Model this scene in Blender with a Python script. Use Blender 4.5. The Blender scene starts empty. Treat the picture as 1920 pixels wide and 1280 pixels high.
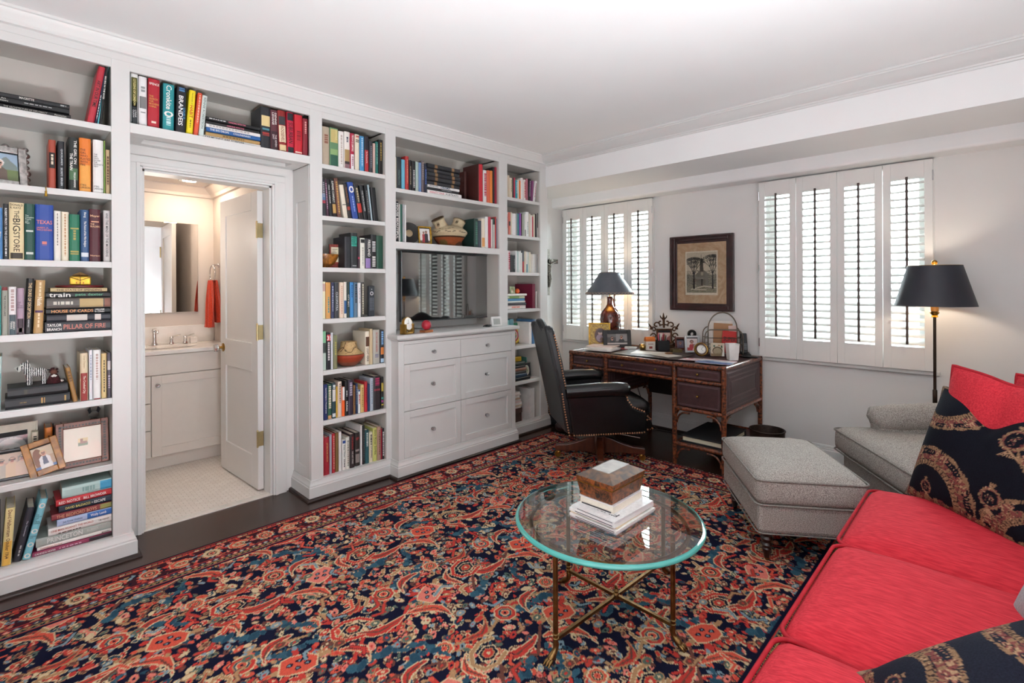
import bpy, bmesh, math, random
import numpy as np
from mathutils import Vector, Matrix, Euler
R = math.radians
random.seed(7)
SC = bpy.context.scene
COL = SC.collection

# ---------------------------------------------------------------- camera, world, lights, exposure
FPX, YAW, ROLL, CYP, EYE = 931.0, R(45.49), R(-0.236), 537.0, 1.40
cam_d = bpy.data.cameras.new('camera')
cam = bpy.data.objects.new('camera', cam_d); COL.objects.link(cam)
cam_d.sensor_fit = 'HORIZONTAL'; cam_d.sensor_width = 36.0
cam_d.lens = FPX / 1920.0 * 36.0
cam_d.shift_y = -(640.0 - CYP) / 1920.0
cam_d.clip_start = 0.05; cam_d.clip_end = 2000
_F = Vector((math.sin(YAW), math.cos(YAW), 0)); _R0 = Vector((math.cos(YAW), -math.sin(YAW), 0)); _U0 = Vector((0, 0, 1))
_Rv = math.cos(ROLL) * _R0 + math.sin(ROLL) * _U0
_Uv = -math.sin(ROLL) * _R0 + math.cos(ROLL) * _U0
_m = Matrix((_Rv, _Uv, -_F)).transposed().to_4x4(); _m.translation = Vector((0, 0, EYE))
cam.matrix_world = _m
SC.camera = cam

world = bpy.data.worlds.new('world'); SC.world = world; world.use_nodes = True
_bg = world.node_tree.nodes['Background']
_bg.inputs['Color'].default_value = (0.88, 0.95, 1.0, 1); _bg.inputs['Strength'].default_value = 20.0

def area_light(name, loc, target, size, size_y, power, color=(1, 1, 1)):
    d = bpy.data.lights.new(name, 'AREA'); d.shape = 'RECTANGLE'; d.size = size; d.size_y = size_y
    d.energy = power; d.color = color
    o = bpy.data.objects.new(name, d); COL.objects.link(o); o.location = loc
    o.rotation_euler = (Vector(target) - Vector(loc)).to_track_quat('-Z', 'Y').to_euler()
    return o
# unseen fill lamps added to brighten the room, bounced off the ceiling: one on the floor beside the sofa, one behind it
area_light('bounce_fill', (0.30, -0.36, 0.42), (0.75, -0.05, 2.66), 0.6, 0.4, 106, (0.90, 0.96, 1.0))
area_light('second_fill', (1.65, -0.42, 0.95), (1.75, -0.1, 2.66), 1.0, 0.3, 17, (0.90, 0.96, 1.0))
for _y in (0.895, 3.02):
    _o = area_light('window_portal', (4.72, _y, 1.55), (0, _y, 1.55), 1.1, 1.5, 1); _o.data.cycles.is_portal = True

vs = SC.view_settings
vs.view_transform = 'Standard'; vs.look = 'None'; vs.exposure = 0.36; vs.gamma = 1.0; vs.use_curve_mapping = False
SC.cycles.use_denoising = True
SC.cycles.max_bounces = 8; SC.cycles.diffuse_bounces = 5; SC.cycles.glossy_bounces = 4
SC.cycles.transparent_max_bounces = 12; SC.cycles.caustics_reflective = False; SC.cycles.caustics_refractive = False

# ---------------------------------------------------------------- projection of a measured point onto a known plane
def ray(x, y): return _F + _Rv * ((x - 960) / FPX) - _Uv * ((y - CYP) / FPX)
def onplane(x, y, ax, v):
    d = ray(x, y); c = Vector((0, 0, EYE)); t = (v - c[ax]) / d[ax]; return c + d * t

# ---------------------------------------------------------------- colour
def s2l(c): return c / 12.92 if c <= 0.04045 else ((c + 0.055) / 1.055) ** 2.4
def H(h):
    h = h.lstrip('#')
    if len(h) == 3: h = ''.join(a * 2 for a in h)
    return tuple(s2l(int(h[i:i + 2], 16) / 255) for i in (0, 2, 4))

# ---------------------------------------------------------------- materials (all node based)
MATS = {}
def mat(name, col, rough=0.5, metal=0.0, var=0.06, scale=18.0, bump=0.0, bscale=None, coat=0.0, spec=0.5, stretch=None, col2=None, sheen=0.0, emit=None, detail=3.0, dist=0.0):
    if name in MATS: return MATS[name]
    m = bpy.data.materials.new(name); m.use_nodes = True; nt = m.node_tree; b = nt.nodes['Principled BSDF']
    c = H(col) if isinstance(col, str) else col
    c2 = (H(col2) if isinstance(col2, str) else col2) if col2 else tuple(max(0, v * (1 - var * 2)) for v in c)
    tc = nt.nodes.new('ShaderNodeTexCoord'); mp = nt.nodes.new('ShaderNodeMapping')
    nt.links.new(tc.outputs['Object'], mp.inputs['Vector'])
    if stretch: mp.inputs['Scale'].default_value = stretch
    n = nt.nodes.new('ShaderNodeTexNoise'); n.inputs['Scale'].default_value = scale; n.inputs['Detail'].default_value = detail
    n.inputs['Distortion'].default_value = dist
    nt.links.new(mp.outputs['Vector'], n.inputs['Vector'])
    r = nt.nodes.new('ShaderNodeValToRGB')
    r.color_ramp.elements[0].position = 0.35; r.color_ramp.elements[1].position = 0.65
    r.color_ramp.elements[0].color = (*c2, 1); r.color_ramp.elements[1].color = (*c, 1)
    nt.links.new(n.outputs['Fac'], r.inputs['Fac']); nt.links.new(r.outputs['Color'], b.inputs['Base Color'])
    b.inputs['Roughness'].default_value = rough; b.inputs['Metallic'].default_value = metal
    b.inputs['Coat Weight'].default_value = coat; b.inputs['Coat Roughness'].default_value = 0.08
    b.inputs['Specular IOR Level'].default_value = spec; b.inputs['Sheen Weight'].default_value = sheen
    if emit:
        b.inputs['Emission Color'].default_value = (*emit[0], 1); b.inputs['Emission Strength'].default_value = emit[1]
    if bump:
        n2 = nt.nodes.new('ShaderNodeTexNoise'); n2.inputs['Scale'].default_value = bscale or scale * 4; n2.inputs['Detail'].default_value = 4
        nt.links.new(mp.outputs['Vector'], n2.inputs['Vector'])
        bp = nt.nodes.new('ShaderNodeBump'); bp.inputs['Strength'].default_value = bump; bp.inputs['Distance'].default_value = 0.004
        nt.links.new(n2.outputs['Fac'], bp.inputs['Height']); nt.links.new(bp.outputs['Normal'], b.inputs['Normal'])
    MATS[name] = m; return m

def objcol_mat(name, rough=0.45, coat=0.0, metal=0.0):
    m = bpy.data.materials.new(name); m.use_nodes = True; nt = m.node_tree; b = nt.nodes['Principled BSDF']
    oi = nt.nodes.new('ShaderNodeObjectInfo'); tc = nt.nodes.new('ShaderNodeTexCoord')
    n = nt.nodes.new('ShaderNodeTexNoise'); n.inputs['Scale'].default_value = 40; nt.links.new(tc.outputs['Object'], n.inputs['Vector'])
    mx = nt.nodes.new('ShaderNodeMix'); mx.data_type = 'RGBA'; mx.blend_type = 'MULTIPLY'
    rp = nt.nodes.new('ShaderNodeMapRange'); rp.inputs['To Min'].default_value = 0.0; rp.inputs['To Max'].default_value = 0.22
    nt.links.new(n.outputs['Fac'], rp.inputs['Value']); nt.links.new(rp.outputs['Result'], mx.inputs[0])
    nt.links.new(oi.outputs['Color'], mx.inputs[6]); mx.inputs[7].default_value = (0.55, 0.52, 0.5, 1)
    nt.links.new(mx.outputs[2], b.inputs['Base Color'])
    b.inputs['Roughness'].default_value = rough; b.inputs['Coat Weight'].default_value = coat; b.inputs['Metallic'].default_value = metal
    MATS[name] = m; return m
BOOKCOVER = objcol_mat('book_cover', 0.5, 0.0)
INK = objcol_mat('printed_ink', 0.55)

def print_mat(name, rough=0.5, coat=0.0, bump=0.0, weave=0.0, wscale=300, sheen=0.0):
    """colour from the mesh's own 'Col' attribute: flat prints, woven and painted patterns"""
    m = bpy.data.materials.new(name); m.use_nodes = True; nt = m.node_tree; b = nt.nodes['Principled BSDF']
    a = nt.nodes.new('ShaderNodeAttribute'); a.attribute_name = 'Col'
    b.inputs['Roughness'].default_value = rough; b.inputs['Coat Weight'].default_value = coat; b.inputs['Coat Roughness'].default_value = 0.05
    b.inputs['Sheen Weight'].default_value = sheen
    if weave:
        tc = nt.nodes.new('ShaderNodeTexCoord'); n = nt.nodes.new('ShaderNodeTexNoise'); n.inputs['Scale'].default_value = wscale
        nt.links.new(tc.outputs['Object'], n.inputs['Vector'])
        mr = nt.nodes.new('ShaderNodeMapRange'); mr.inputs['From Min'].default_value = 0.3; mr.inputs['From Max'].default_value = 0.7
        mr.inputs['To Min'].default_value = 1 - weave; mr.inputs['To Max'].default_value = 1 + weave * 0.4
        nt.links.new(n.outputs['Fac'], mr.inputs['Value'])
        mx = nt.nodes.new('ShaderNodeVectorMath'); mx.operation = 'SCALE'
        nt.links.new(a.outputs['Color'], mx.inputs[0]); nt.links.new(mr.outputs['Result'], mx.inputs['Scale'])
        nt.links.new(mx.outputs['Vector'], b.inputs['Base Color'])
        if bump:
            bp = nt.nodes.new('ShaderNodeBump'); bp.inputs['Strength'].default_value = bump; bp.inputs['Distance'].default_value = 0.003
            nt.links.new(n.outputs['Fac'], bp.inputs['Height']); nt.links.new(bp.outputs['Normal'], b.inputs['Normal'])
    else:
        nt.links.new(a.outputs['Color'], b.inputs['Base Color'])
    if weave: b.inputs['Specular IOR Level'].default_value = 0.1
    MATS[name] = m; return m
PRINT = print_mat('photo_print', 0.35, 0.3)
PAINTED = print_mat('painted_pattern', 0.45, 0.1, weave=0.1, wscale=60)

def glass_mat(name, tint=(1, 1, 1), rough=0.0, ior=1.5, refl=1.0):
    m = bpy.data.materials.new(name); m.use_nodes = True; nt = m.node_tree
    nt.nodes.remove(nt.nodes['Principled BSDF']); out = nt.nodes['Material Output']
    t = nt.nodes.new('ShaderNodeBsdfTransparent'); t.inputs['Color'].default_value = (*tint, 1)
    g = nt.nodes.new('ShaderNodeBsdfGlossy'); g.inputs['Roughness'].default_value = rough; g.inputs['Color'].default_value = (refl, refl, refl, 1)
    f = nt.nodes.new('ShaderNodeFresnel'); f.inputs['IOR'].default_value = ior
    mx = nt.nodes.new('ShaderNodeMixShader')
    nt.links.new(f.outputs[0], mx.inputs[0]); nt.links.new(t.outputs[0], mx.inputs[1]); nt.links.new(g.outputs[0], mx.inputs[2])
    nt.links.new(mx.outputs[0], out.inputs['Surface'])
    MATS[name] = m; return m
GLASS = glass_mat('clear_glass', (0.97, 1, 0.99))
TABLEGLASS = glass_mat('table_glass', (0.93, 0.99, 0.97), ior=2.3)

# ---------------------------------------------------------------- mesh builder
class MB:
    def __init__(s): s.v = []; s.f = []
    def add(s, vs, fs):
        o = len(s.v); s.v += [tuple(p) for p in vs]; s.f += [tuple(i + o for i in f) for f in fs]; return s
    def box(s, x0, x1, y0, y1, z0, z1, M=None):
        p = [(x0, y0, z0), (x1, y0, z0), (x1, y1, z0), (x0, y1, z0), (x0, y0, z1), (x1, y0, z1), (x1, y1, z1), (x0, y1, z1)]
        if M is not None: p = [M @ Vector(q) for q in p]
        return s.add(p, [(3, 2, 1, 0), (4, 5, 6, 7), (0, 1, 5, 4), (1, 2, 6, 5), (2, 3, 7, 6), (3, 0, 4, 7)])
    def frame(s, x0, x1, z0, z1, wx, wz, y0, y1, wz2=None):
        """rectangular frame in the XZ plane"""
        wz2 = wz if wz2 is None else wz2
        s.box(x0, x0 + wx, y0, y1, z0, z1); s.box(x1 - wx, x1, y0, y1, z0, z1)
        s.box(x0 + wx, x1 - wx, y0, y1, z0, z0 + wz); s.box(x0 + wx, x1 - wx, y0, y1, z1 - wz2, z1); return s
    def ring(s, c, ax, r, n, ref=None):
        ax = Vector(ax).normalized()
        a = Vector(ref) if ref else (Vector((0, 0, 1)) if abs(ax.z) < 0.9 else Vector((1, 0, 0)))
        u = ax.cross(a).normalized(); w = ax.cross(u)
        return [Vector(c) + (u * math.cos(2 * math.pi * i / n) + w * math.sin(2 * math.pi * i / n)) * r for i in range(n)]
    def cyl(s, p0, p1, r0, r1=None, n=14, caps=True):
        r1 = r0 if r1 is None else r1
        ax = Vector(p1) - Vector(p0)
        vs = s.ring(p0, ax, r0, n) + s.ring(p1, ax, r1, n)
        fs = [(i, (i + 1) % n, n + (i + 1) % n, n + i) for i in range(n)]
        if caps: fs += [tuple(range(n))[::-1], tuple(range(n, 2 * n))]
        return s.add(vs, fs)
    def lathe(s, prof, n=24, c=(0, 0, 0), M=None, sx=1, sy=1, cap=True):
        """prof: [(r, z)] bottom to top, about the z axis"""
        vs = []
        for r, z in prof:
            for i in range(n):
                a = 2 * math.pi * i / n; p = Vector((c[0] + r * math.cos(a) * sx, c[1] + r * math.sin(a) * sy, c[2] + z))
                vs.append(M @ p if M is not None else p)
        fs = []
        for j in range(len(prof) - 1):
            for i in range(n):
                fs.append((j * n + i, j * n + (i + 1) % n, (j + 1) * n + (i + 1) % n, (j + 1) * n + i))
        if cap and prof[0][0] > 1e-5: fs.append(tuple(range(n))[::-1])
        if cap and prof[-1][0] > 1e-5: fs.append(tuple(range((len(prof) - 1) * n, len(prof) * n)))
        return s.add(vs, fs)
    def tube(s, pts, r, n=8, closed=False, caps=True):
        pts = [Vector(p) for p in pts]; m = len(pts); rs = r if isinstance(r, (list, tuple)) else [r] * m
        vs = []; ref = None
        for i in range(m):
            if closed: t = pts[(i + 1) % m] - pts[i - 1]
            else: t = pts[min(i + 1, m - 1)] - pts[max(i - 1, 0)]
            t.normalize()
            if ref is None: ref = t.orthogonal().normalized()
            ref = (ref - t * ref.dot(t)); ref = ref.normalized() if ref.length > 1e-6 else t.orthogonal().normalized()
            w = t.cross(ref)
            for k in range(n):
                a = 2 * math.pi * k / n; vs.append(pts[i] + (ref * math.cos(a) + w * math.sin(a)) * rs[i])
        fs = []
        for j in range(m if closed else m - 1):
            j2 = (j + 1) % m
            for k in range(n): fs.append((j * n + k, j * n + (k + 1) % n, j2 * n + (k + 1) % n, j2 * n + k))
        if caps and not closed: fs += [tuple(range(n))[::-1], tuple(range((m - 1) * n, m * n))]
        return s.add(vs, fs)
    def ball(s, c, r, n=14, m=8, sc=(1, 1, 1)):
        prof = [(r * math.sin(math.pi * j / m), -r * math.cos(math.pi * j / m)) for j in range(m + 1)]
        prof[0] = (0, -r); prof[-1] = (0, r)
        vs = [Vector((c[0], c[1], c[2] - r * sc[2]))]
        for rr, z in prof[1:-1]:
            for i in range(n):
                a = 2 * math.pi * i / n; vs.append(Vector((c[0] + rr * math.cos(a) * sc[0], c[1] + rr * math.sin(a) * sc[1], c[2] + z * sc[2])))
        vs.append(Vector((c[0], c[1], c[2] + r * sc[2])))
        fs = [(0, 1 + (i + 1) % n, 1 + i) for i in range(n)]
        for j in range(m - 2):
            for i in range(n): fs.append((1 + j * n + i, 1 + j * n + (i + 1) % n, 1 + (j + 1) * n + (i + 1) % n, 1 + (j + 1) * n + i))
        L = len(vs) - 1; b = 1 + (m - 2) * n
        fs += [(b + i, b + (i + 1) % n, L) for i in range(n)]
        return s.add(vs, fs)
    def prism(s, poly, a0, a1, axis='y'):
        """extrude a closed 2D polygon; axis y: (x,z), axis z: (x,y), axis x: (y,z)"""
        def P(p, a): return {'y': (p[0], a, p[1]), 'z': (p[0], p[1], a), 'x': (a, p[0], p[1])}[axis]
        n = len(poly); vs = [P(p, a0) for p in poly] + [P(p, a1) for p in poly]
        fs = [tuple(range(n)), tuple(range(n, 2 * n))[::-1]] + [(i, n + i, n + (i + 1) % n, (i + 1) % n) for i in range(n)]
        return s.add(vs, fs)
    def sweep(s, prof, path, up=(0, 0, 1), closed=False):
        """open moulding profile [(out, z)] along a horizontal path of (x,y); mitred; 'out' is to the right of travel"""
        n = len(prof); m = len(path); vs = []
        for i, p in enumerate(path):
            p = Vector(p)
            d0 = (p - Vector(path[i - 1])).normalized() if (i > 0 or closed) else None
            d1 = (Vector(path[(i + 1) % m]) - p).normalized() if (i < m - 1 or closed) else None
            if d0 is None: d0 = d1
            if d1 is None: d1 = d0
            n0 = Vector((d0.y, -d0.x)); n1 = Vector((d1.y, -d1.x)); b = (n0 + n1); b = b / max(1e-6, b.dot(n0))
            for o, z in prof: vs.append((p.x + b.x * o, p.y + b.y * o, z))
        fs = []
        for i in range(m if closed else m - 1):
            i2 = (i + 1) % m
            for k in range(n): fs.append((i * n + k, i * n + (k + 1) % n, i2 * n + (k + 1) % n, i2 * n + k))
        if not closed: fs += [tuple(range(n))[::-1], tuple(range((m - 1) * n, m * n))]
        return s.add(vs, fs)
    def xf(s, M): s.v = [tuple(M @ Vector(p)) for p in s.v]; return s
    def mesh(s, name, smooth=None):
        me = bpy.data.meshes.new(name); me.from_pydata(s.v, [], s.f)
        bm = bmesh.new(); bm.from_mesh(me); bmesh.ops.recalc_face_normals(bm, faces=bm.faces); bm.to_mesh(me); bm.free()
        if smooth:
            me.polygons.foreach_set('use_smooth', [True] * len(me.polygons)); me.set_sharp_from_angle(angle=R(smooth))
        return me
    def build(s, name, m, parent=None, smooth=None, bevel=0.0, loc=None, rot=None):
        me = s.mesh(name, smooth)
        me.materials.append(MATS[m] if isinstance(m, str) else m)
        o = bpy.data.objects.new(name, me); COL.objects.link(o)
        if parent is not None: o.parent = parent
        if loc: o.location = loc
        if rot: o.rotation_euler = rot
        if bevel:
            b = o.modifiers.new('bevel', 'BEVEL'); b.width = bevel; b.segments = 2; b.limit_method = 'ANGLE'; b.angle_limit = R(35); b.harden_normals = False
        return o
    
def empty(name, loc=(0, 0, 0), rz=0.0, label=None, cat=None, group=None, kind=None, parent=None):
    o = bpy.data.objects.new(name, None); COL.objects.link(o); o.location = loc; o.rotation_euler = (0, 0, rz)
    o.empty_display_size = 0.05
    if parent: o.parent = parent
    return tag(o, label, cat, group, kind)
def tag(o, label=None, cat=None, group=None, kind=None):
    if label and len(label.split()) > 16: label = label.replace(' the ', ' ').replace(' with red lettering', '')
    if label: o['label'] = label
    if cat: o['category'] = cat
    if group: o['group'] = group
    if kind: o['kind'] = kind
    return o
def struct(o): o['kind'] = 'structure'; return o
def link_copy(o, parent=None):
    c = o.copy(); COL.objects.link(c)
    if parent is not None: c.parent = parent
    return c

# ---------------------------------------------------------------- canvas: colour patterns carried by mesh vertices
class Canvas:
    def __init__(s, w, h, res, bg):
        s.w, s.h = w, h; s.nx = max(2, int(round(w / res)) + 1); s.ny = max(2, int(round(h / res)) + 1)
        s.a = np.empty((s.ny, s.nx, 3), np.float32); s.a[:] = H(bg) if isinstance(bg, str) else bg
        s.X, s.Y = np.meshgrid(np.linspace(0, w, s.nx, dtype=np.float32), np.linspace(0, h, s.ny, dtype=np.float32))
    def _c(s, c): return np.array(H(c) if isinstance(c, str) else c, np.float32)
    def _win(s, x0, x1, y0, y1):
        fx = (s.nx - 1) / s.w; fy = (s.ny - 1) / s.h
        i0 = max(0, int(math.floor(x0 * fx))); i1 = min(s.nx, int(math.ceil(x1 * fx)) + 1)
        j0 = max(0, int(math.floor(y0 * fy))); j1 = min(s.ny, int(math.ceil(y1 * fy)) + 1)
        return slice(j0, max(j0, j1)), slice(i0, max(i0, i1))
    def rect(s, x0, x1, y0, y1, c):
        w = s._win(x0, x1, y0, y1); s.a[w] = s._c(c); return s
    def ell(s, cx, cy, rx, ry, c, rot=0.0):
        q = max(rx, ry); w = s._win(cx - q, cx + q, cy - q, cy + q)
        X = s.X[w] - cx; Y = s.Y[w] - cy; ca, sa = math.cos(rot), math.sin(rot)
        m = ((X * ca + Y * sa) / rx) ** 2 + ((-X * sa + Y * ca) / ry) ** 2 <= 1
        s.a[w][m] = s._c(c); return s
    def poly(s, pts, c):
        p = np.array(pts, np.float32); w = s._win(p[:, 0].min(), p[:, 0].max(), p[:, 1].min(), p[:, 1].max())
        X, Y = s.X[w], s.Y[w]
        if X.size == 0: return s
        m = np.zeros(X.shape, bool); n = len(p); j = n - 1
        for i in range(n):
            xi, yi = p[i]; xj, yj = p[j]
            cnd = ((yi > Y) != (yj > Y)) & (X < (xj - xi) * (Y - yi) / (yj - yi + 1e-12) + xi)
            m ^= cnd; j = i
        s.a[w][m] = s._c(c); return s
    def line(s, pts, r, c):
        for (x0, y0), (x1, y1) in zip(pts[:-1], pts[1:]):
            w = s._win(min(x0, x1) - r, max(x0, x1) + r, min(y0, y1) - r, max(y0, y1) + r)
            X, Y = s.X[w], s.Y[w]; dx, dy = x1 - x0, y1 - y0; L = dx * dx + dy * dy + 1e-12
            t = np.clip(((X - x0) * dx + (Y - y0) * dy) / L, 0, 1)
            m = (X - x0 - t * dx) ** 2 + (Y - y0 - t * dy) ** 2 <= r * r
            s.a[w][m] = s._c(c)
        return s
    def noise(s, amt, rng):
        s.a *= (1 + amt * (rng.random((s.ny, s.nx, 1)).astype(np.float32) - 0.5) * 2); return s
    def sample(s, u, v):
        i = np.clip((u * (s.nx - 1)).round().astype(int), 0, s.nx - 1); j = np.clip((v * (s.ny - 1)).round().astype(int), 0, s.ny - 1)
        return s.a[j, i]

def grid_faces(nx, ny):
    i = np.arange(nx - 1); j = np.arange(ny - 1); I, J = np.meshgrid(i, j); a = (J * nx + I).ravel()
    return np.stack([a, a + 1, a + nx + 1, a + nx], 1)
def mesh_np(name, verts, quads, cols=None, smooth=False):
    me = bpy.data.meshes.new(name); n = len(verts); q = len(quads)
    me.vertices.add(n); me.vertices.foreach_set('co', np.asarray(verts, np.float32).ravel())
    me.loops.add(q * 4); me.loops.foreach_set('vertex_index', np.asarray(quads, np.int32).ravel())
    me.polygons.add(q); me.polygons.foreach_set('loop_start', np.arange(0, q * 4, 4, dtype=np.int32))
    me.polygons.foreach_set('loop_total', np.full(q, 4, np.int32))
    me.polygons.foreach_set('use_smooth', np.full(q, bool(smooth)))
    me.update(calc_edges=True); me.validate()
    if cols is not None:
        at = me.color_attributes.new('Col', 'FLOAT_COLOR', 'POINT')
        c4 = np.ones((n, 4), np.float32); c4[:, :3] = np.clip(cols, 0, 1); at.data.foreach_set('color', c4.ravel())
    return me
def print_plane(name, cv, parent=None, m=None, thick=0.0012, plane='xz'):
    """a thin sheet carrying the canvas; local x right, z up (plane xz, facing -y) or y up (plane xy, facing +z); centred in x, from 0 up"""
    nx, ny = cv.nx, cv.ny; X = cv.X.ravel() - cv.w / 2; Y = cv.Y.ravel(); Z = np.zeros_like(X)
    if plane == 'xz': f = np.stack([X, Z, Y], 1); b = np.stack([X, Z + thick, Y], 1)
    else: f = np.stack([X, Y - cv.h / 2, Z], 1); b = np.stack([X, Y - cv.h / 2, Z - thick], 1)
    # front sheet plus a plain back quad
    q = grid_faces(nx, ny); n = nx * ny
    c = [0, nx - 1, n - 1, n - nx]; bv = b[c]
    V = np.concatenate([f, bv]); Q = np.concatenate([q, np.array([[n + 3, n + 2, n + 1, n], [0, nx - 1, n + 1, n], [nx - 1, n - 1, n + 2, n + 1], [n - 1, n - nx, n + 3, n + 2], [n - nx, 0, n, n + 3]])])
    C = np.concatenate([cv.a.reshape(-1, 3), np.full((4, 3), 0.7, np.float32)])
    me = mesh_np(name, V, Q, C); me.materials.append(m or PRINT)
    o = bpy.data.objects.new(name, me); COL.objects.link(o)
    if parent is not None: o.parent = parent
    return o

# ---------------------------------------------------------------- lettering
_TX = {}
def text_mesh(body, bold=0.0, shear=0.0, spacing=1.0):
    k = (body, bold, shear, spacing)
    if k in _TX: return _TX[k]
    cu = bpy.data.curves.new('lettering', 'FONT'); cu.body = body; cu.size = 1.0; cu.resolution_u = 2; cu.offset = bold; cu.shear = shear
    cu.space_character = spacing
    o = bpy.data.objects.new('lettering', cu); COL.objects.link(o)
    dg = bpy.context.evaluated_depsgraph_get(); dg.update()
    me = bpy.data.meshes.new_from_object(o.evaluated_get(dg)); bpy.data.objects.remove(o)
    n = len(me.vertices); co = np.empty(n * 3, np.float32); me.vertices.foreach_get('co', co); co = co.reshape(-1, 3)
    if n:
        mn, mx = co.min(0), co.max(0); w, h = mx[0] - mn[0], mx[1] - mn[1]
        co = (co - (mn + mx) / 2); co[:, 2] = 0; me.vertices.foreach_set('co', co.ravel()); me.update()
    else: w = h = 1
    me.materials.clear(); me.materials.append(INK)
    _TX[k] = (me, max(w, 1e-4), max(h, 1e-4)); return _TX[k]
def lettering(body, parent, M, maxw, maxh, col, bold=0.012, shear=0.0, name='lettering', keep=False, spacing=1.0):
    """flat letters; M maps text space (x along, y up) onto the surface"""
    me, w, h = text_mesh(body, bold, shear, spacing)
    sc = min(maxw / w, maxh / h); sx = sy = sc
    if not keep: sx = min(maxw / w, sc * 1.35); sy = min(maxh / h, sc * 1.35)
    o = bpy.data.objects.new(name, me); COL.objects.link(o); o.parent = parent
    o.matrix_local = M @ Matrix.Diagonal((sx, sy, 1, 1)); o.color = (*(H(col) if isinstance(col, str) else col), 1)
    return o
def MX(xa, ya, o):
    """matrix whose x axis is xa, y axis ya, origin o"""
    xa = Vector(xa).normalized(); ya = Vector(ya).normalized(); za = xa.cross(ya)
    m = Matrix((xa, ya, za)).transposed().to_4x4(); m.translation = Vector(o); return m
# ================================================================ the setting
WHITE = mat('white_cabinet_paint', '#d6d5d3', 0.38, var=0.012, scale=3)
WALLP = mat('grey_wall_paint', '#e4e2e0', 0.7, var=0.015, scale=2, bump=0.04, bscale=240)
CEILP = mat('ceiling_paint', '#f0f0f0', 0.75, var=0.012, scale=1.5)
TRIMP = mat('white_trim_paint', '#dddcda', 0.42, var=0.012, scale=3)
BATHP = mat('bathroom_paint', '#cfc5bd', 0.6, var=0.012, scale=2)
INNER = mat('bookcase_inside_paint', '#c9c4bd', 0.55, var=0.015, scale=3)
BRASS = mat('brass', '#b8904a', 0.28, 1.0, var=0.1, scale=30)
ABRASS = mat('antique_brass', '#8d6f45', 0.33, 1.0, var=0.2, scale=25)
CHROME = mat('chrome', '#d9d9dc', 0.08, 1.0, var=0.02)
BLACKM = mat('black_metal', '#141414', 0.4, 0.3)
def wood_floor():
    m = bpy.data.materials.new('dark_wood_floor'); m.use_nodes = True; nt = m.node_tree; b = nt.nodes['Principled BSDF']
    tc = nt.nodes.new('ShaderNodeTexCoord')
    br = nt.nodes.new('ShaderNodeTexBrick'); br.inputs['Scale'].default_value = 1.0
    br.inputs['Brick Width'].default_value = 1.4; br.inputs['Row Height'].default_value = 0.083; br.inputs['Mortar Size'].default_value = 0.0012
    br.inputs['Color1'].default_value = (*H('#33201a'), 1); br.inputs['Color2'].default_value = (*H('#452c22'), 1); br.inputs['Mortar'].default_value = (*H('#150c09'), 1)
    nt.links.new(tc.outputs['Object'], br.inputs['Vector'])
    mp = nt.nodes.new('ShaderNodeMapping'); mp.inputs['Scale'].default_value = (2, 40, 2); nt.links.new(tc.outputs['Object'], mp.inputs['Vector'])
    n = nt.nodes.new('ShaderNodeTexNoise'); n.inputs['Scale'].default_value = 3; n.inputs['Detail'].default_value = 6; nt.links.new(mp.outputs['Vector'], n.inputs['Vector'])
    mx = nt.nodes.new('ShaderNodeMix'); mx.data_type = 'RGBA'; mx.blend_type = 'MULTIPLY'; nt.links.new(n.outputs['Fac'], mx.inputs[0])
    nt.links.new(br.outputs['Color'], mx.inputs[6]); mx.inputs[7].default_value = (0.55, 0.5, 0.48, 1)
    nt.links.new(mx.outputs[2], b.inputs['Base Color']); b.inputs['Roughness'].default_value = 0.26
    MATS['dark_wood_floor'] = m; return m
def bath_tile():
    m = bpy.data.materials.new('white_mosaic_tile'); m.use_nodes = True; nt = m.node_tree; b = nt.nodes['Principled BSDF']
    tc = nt.nodes.new('ShaderNodeTexCoord'); br = nt.nodes.new('ShaderNodeTexBrick'); br.inputs['Scale'].default_value = 1.0
    br.inputs['Brick Width'].default_value = 0.05; br.inputs['Row Height'].default_value = 0.025; br.inputs['Mortar Size'].default_value = 0.0012
    br.inputs['Color1'].default_value = (*H('#efe9e2'), 1); br.inputs['Color2'].default_value = (*H('#e6ded6'), 1); br.inputs['Mortar'].default_value = (*H('#b9b0a6'), 1)
    nt.links.new(tc.outputs['Object'], br.inputs['Vector']); nt.links.new(br.outputs['Color'], b.inputs['Base Color']); b.inputs['Roughness'].default_value = 0.3
    MATS['white_mosaic_tile'] = m; return m
WOODF = wood_floor(); TILE = bath_tile()
DARKSHOE = mat('dark_shoe_wood', '#2a1b16', 0.35, var=0.15)

ZC = 2.685                       # ceiling
XW, YN, XL, YS = 4.53, 3.63, -0.8, -0.62
YF = 3.235                       # face of the bookcases
floor = struct(MB().box(XL, XW, YS, 3.52, -0.06, 0).box(1.4, XW, 3.52, 3.64, -0.06, 0).build('floor', WOODF))
ceiling = struct(MB().box(XL - .1, XW + .12, YS - .1, 3.75, ZC, ZC + 0.1).build('ceiling', CEILP))
MB().box(3.78, XW, YS, YN, 2.39, ZC).build('soffit', CEILP, ceiling, bevel=0.002)
_arc = [(4.345 + .022 - .022 * math.cos(a), 2.285 + .022 - .022 * math.sin(a)) for a in [R(i) for i in range(0, 91, 15)]]
MB().prism([(4.345, 2.39)] + _arc + [(XW, 2.285), (XW, 2.39)], YS, YN, 'y').build('lower_soffit', CEILP, ceiling, smooth=40)

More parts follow.
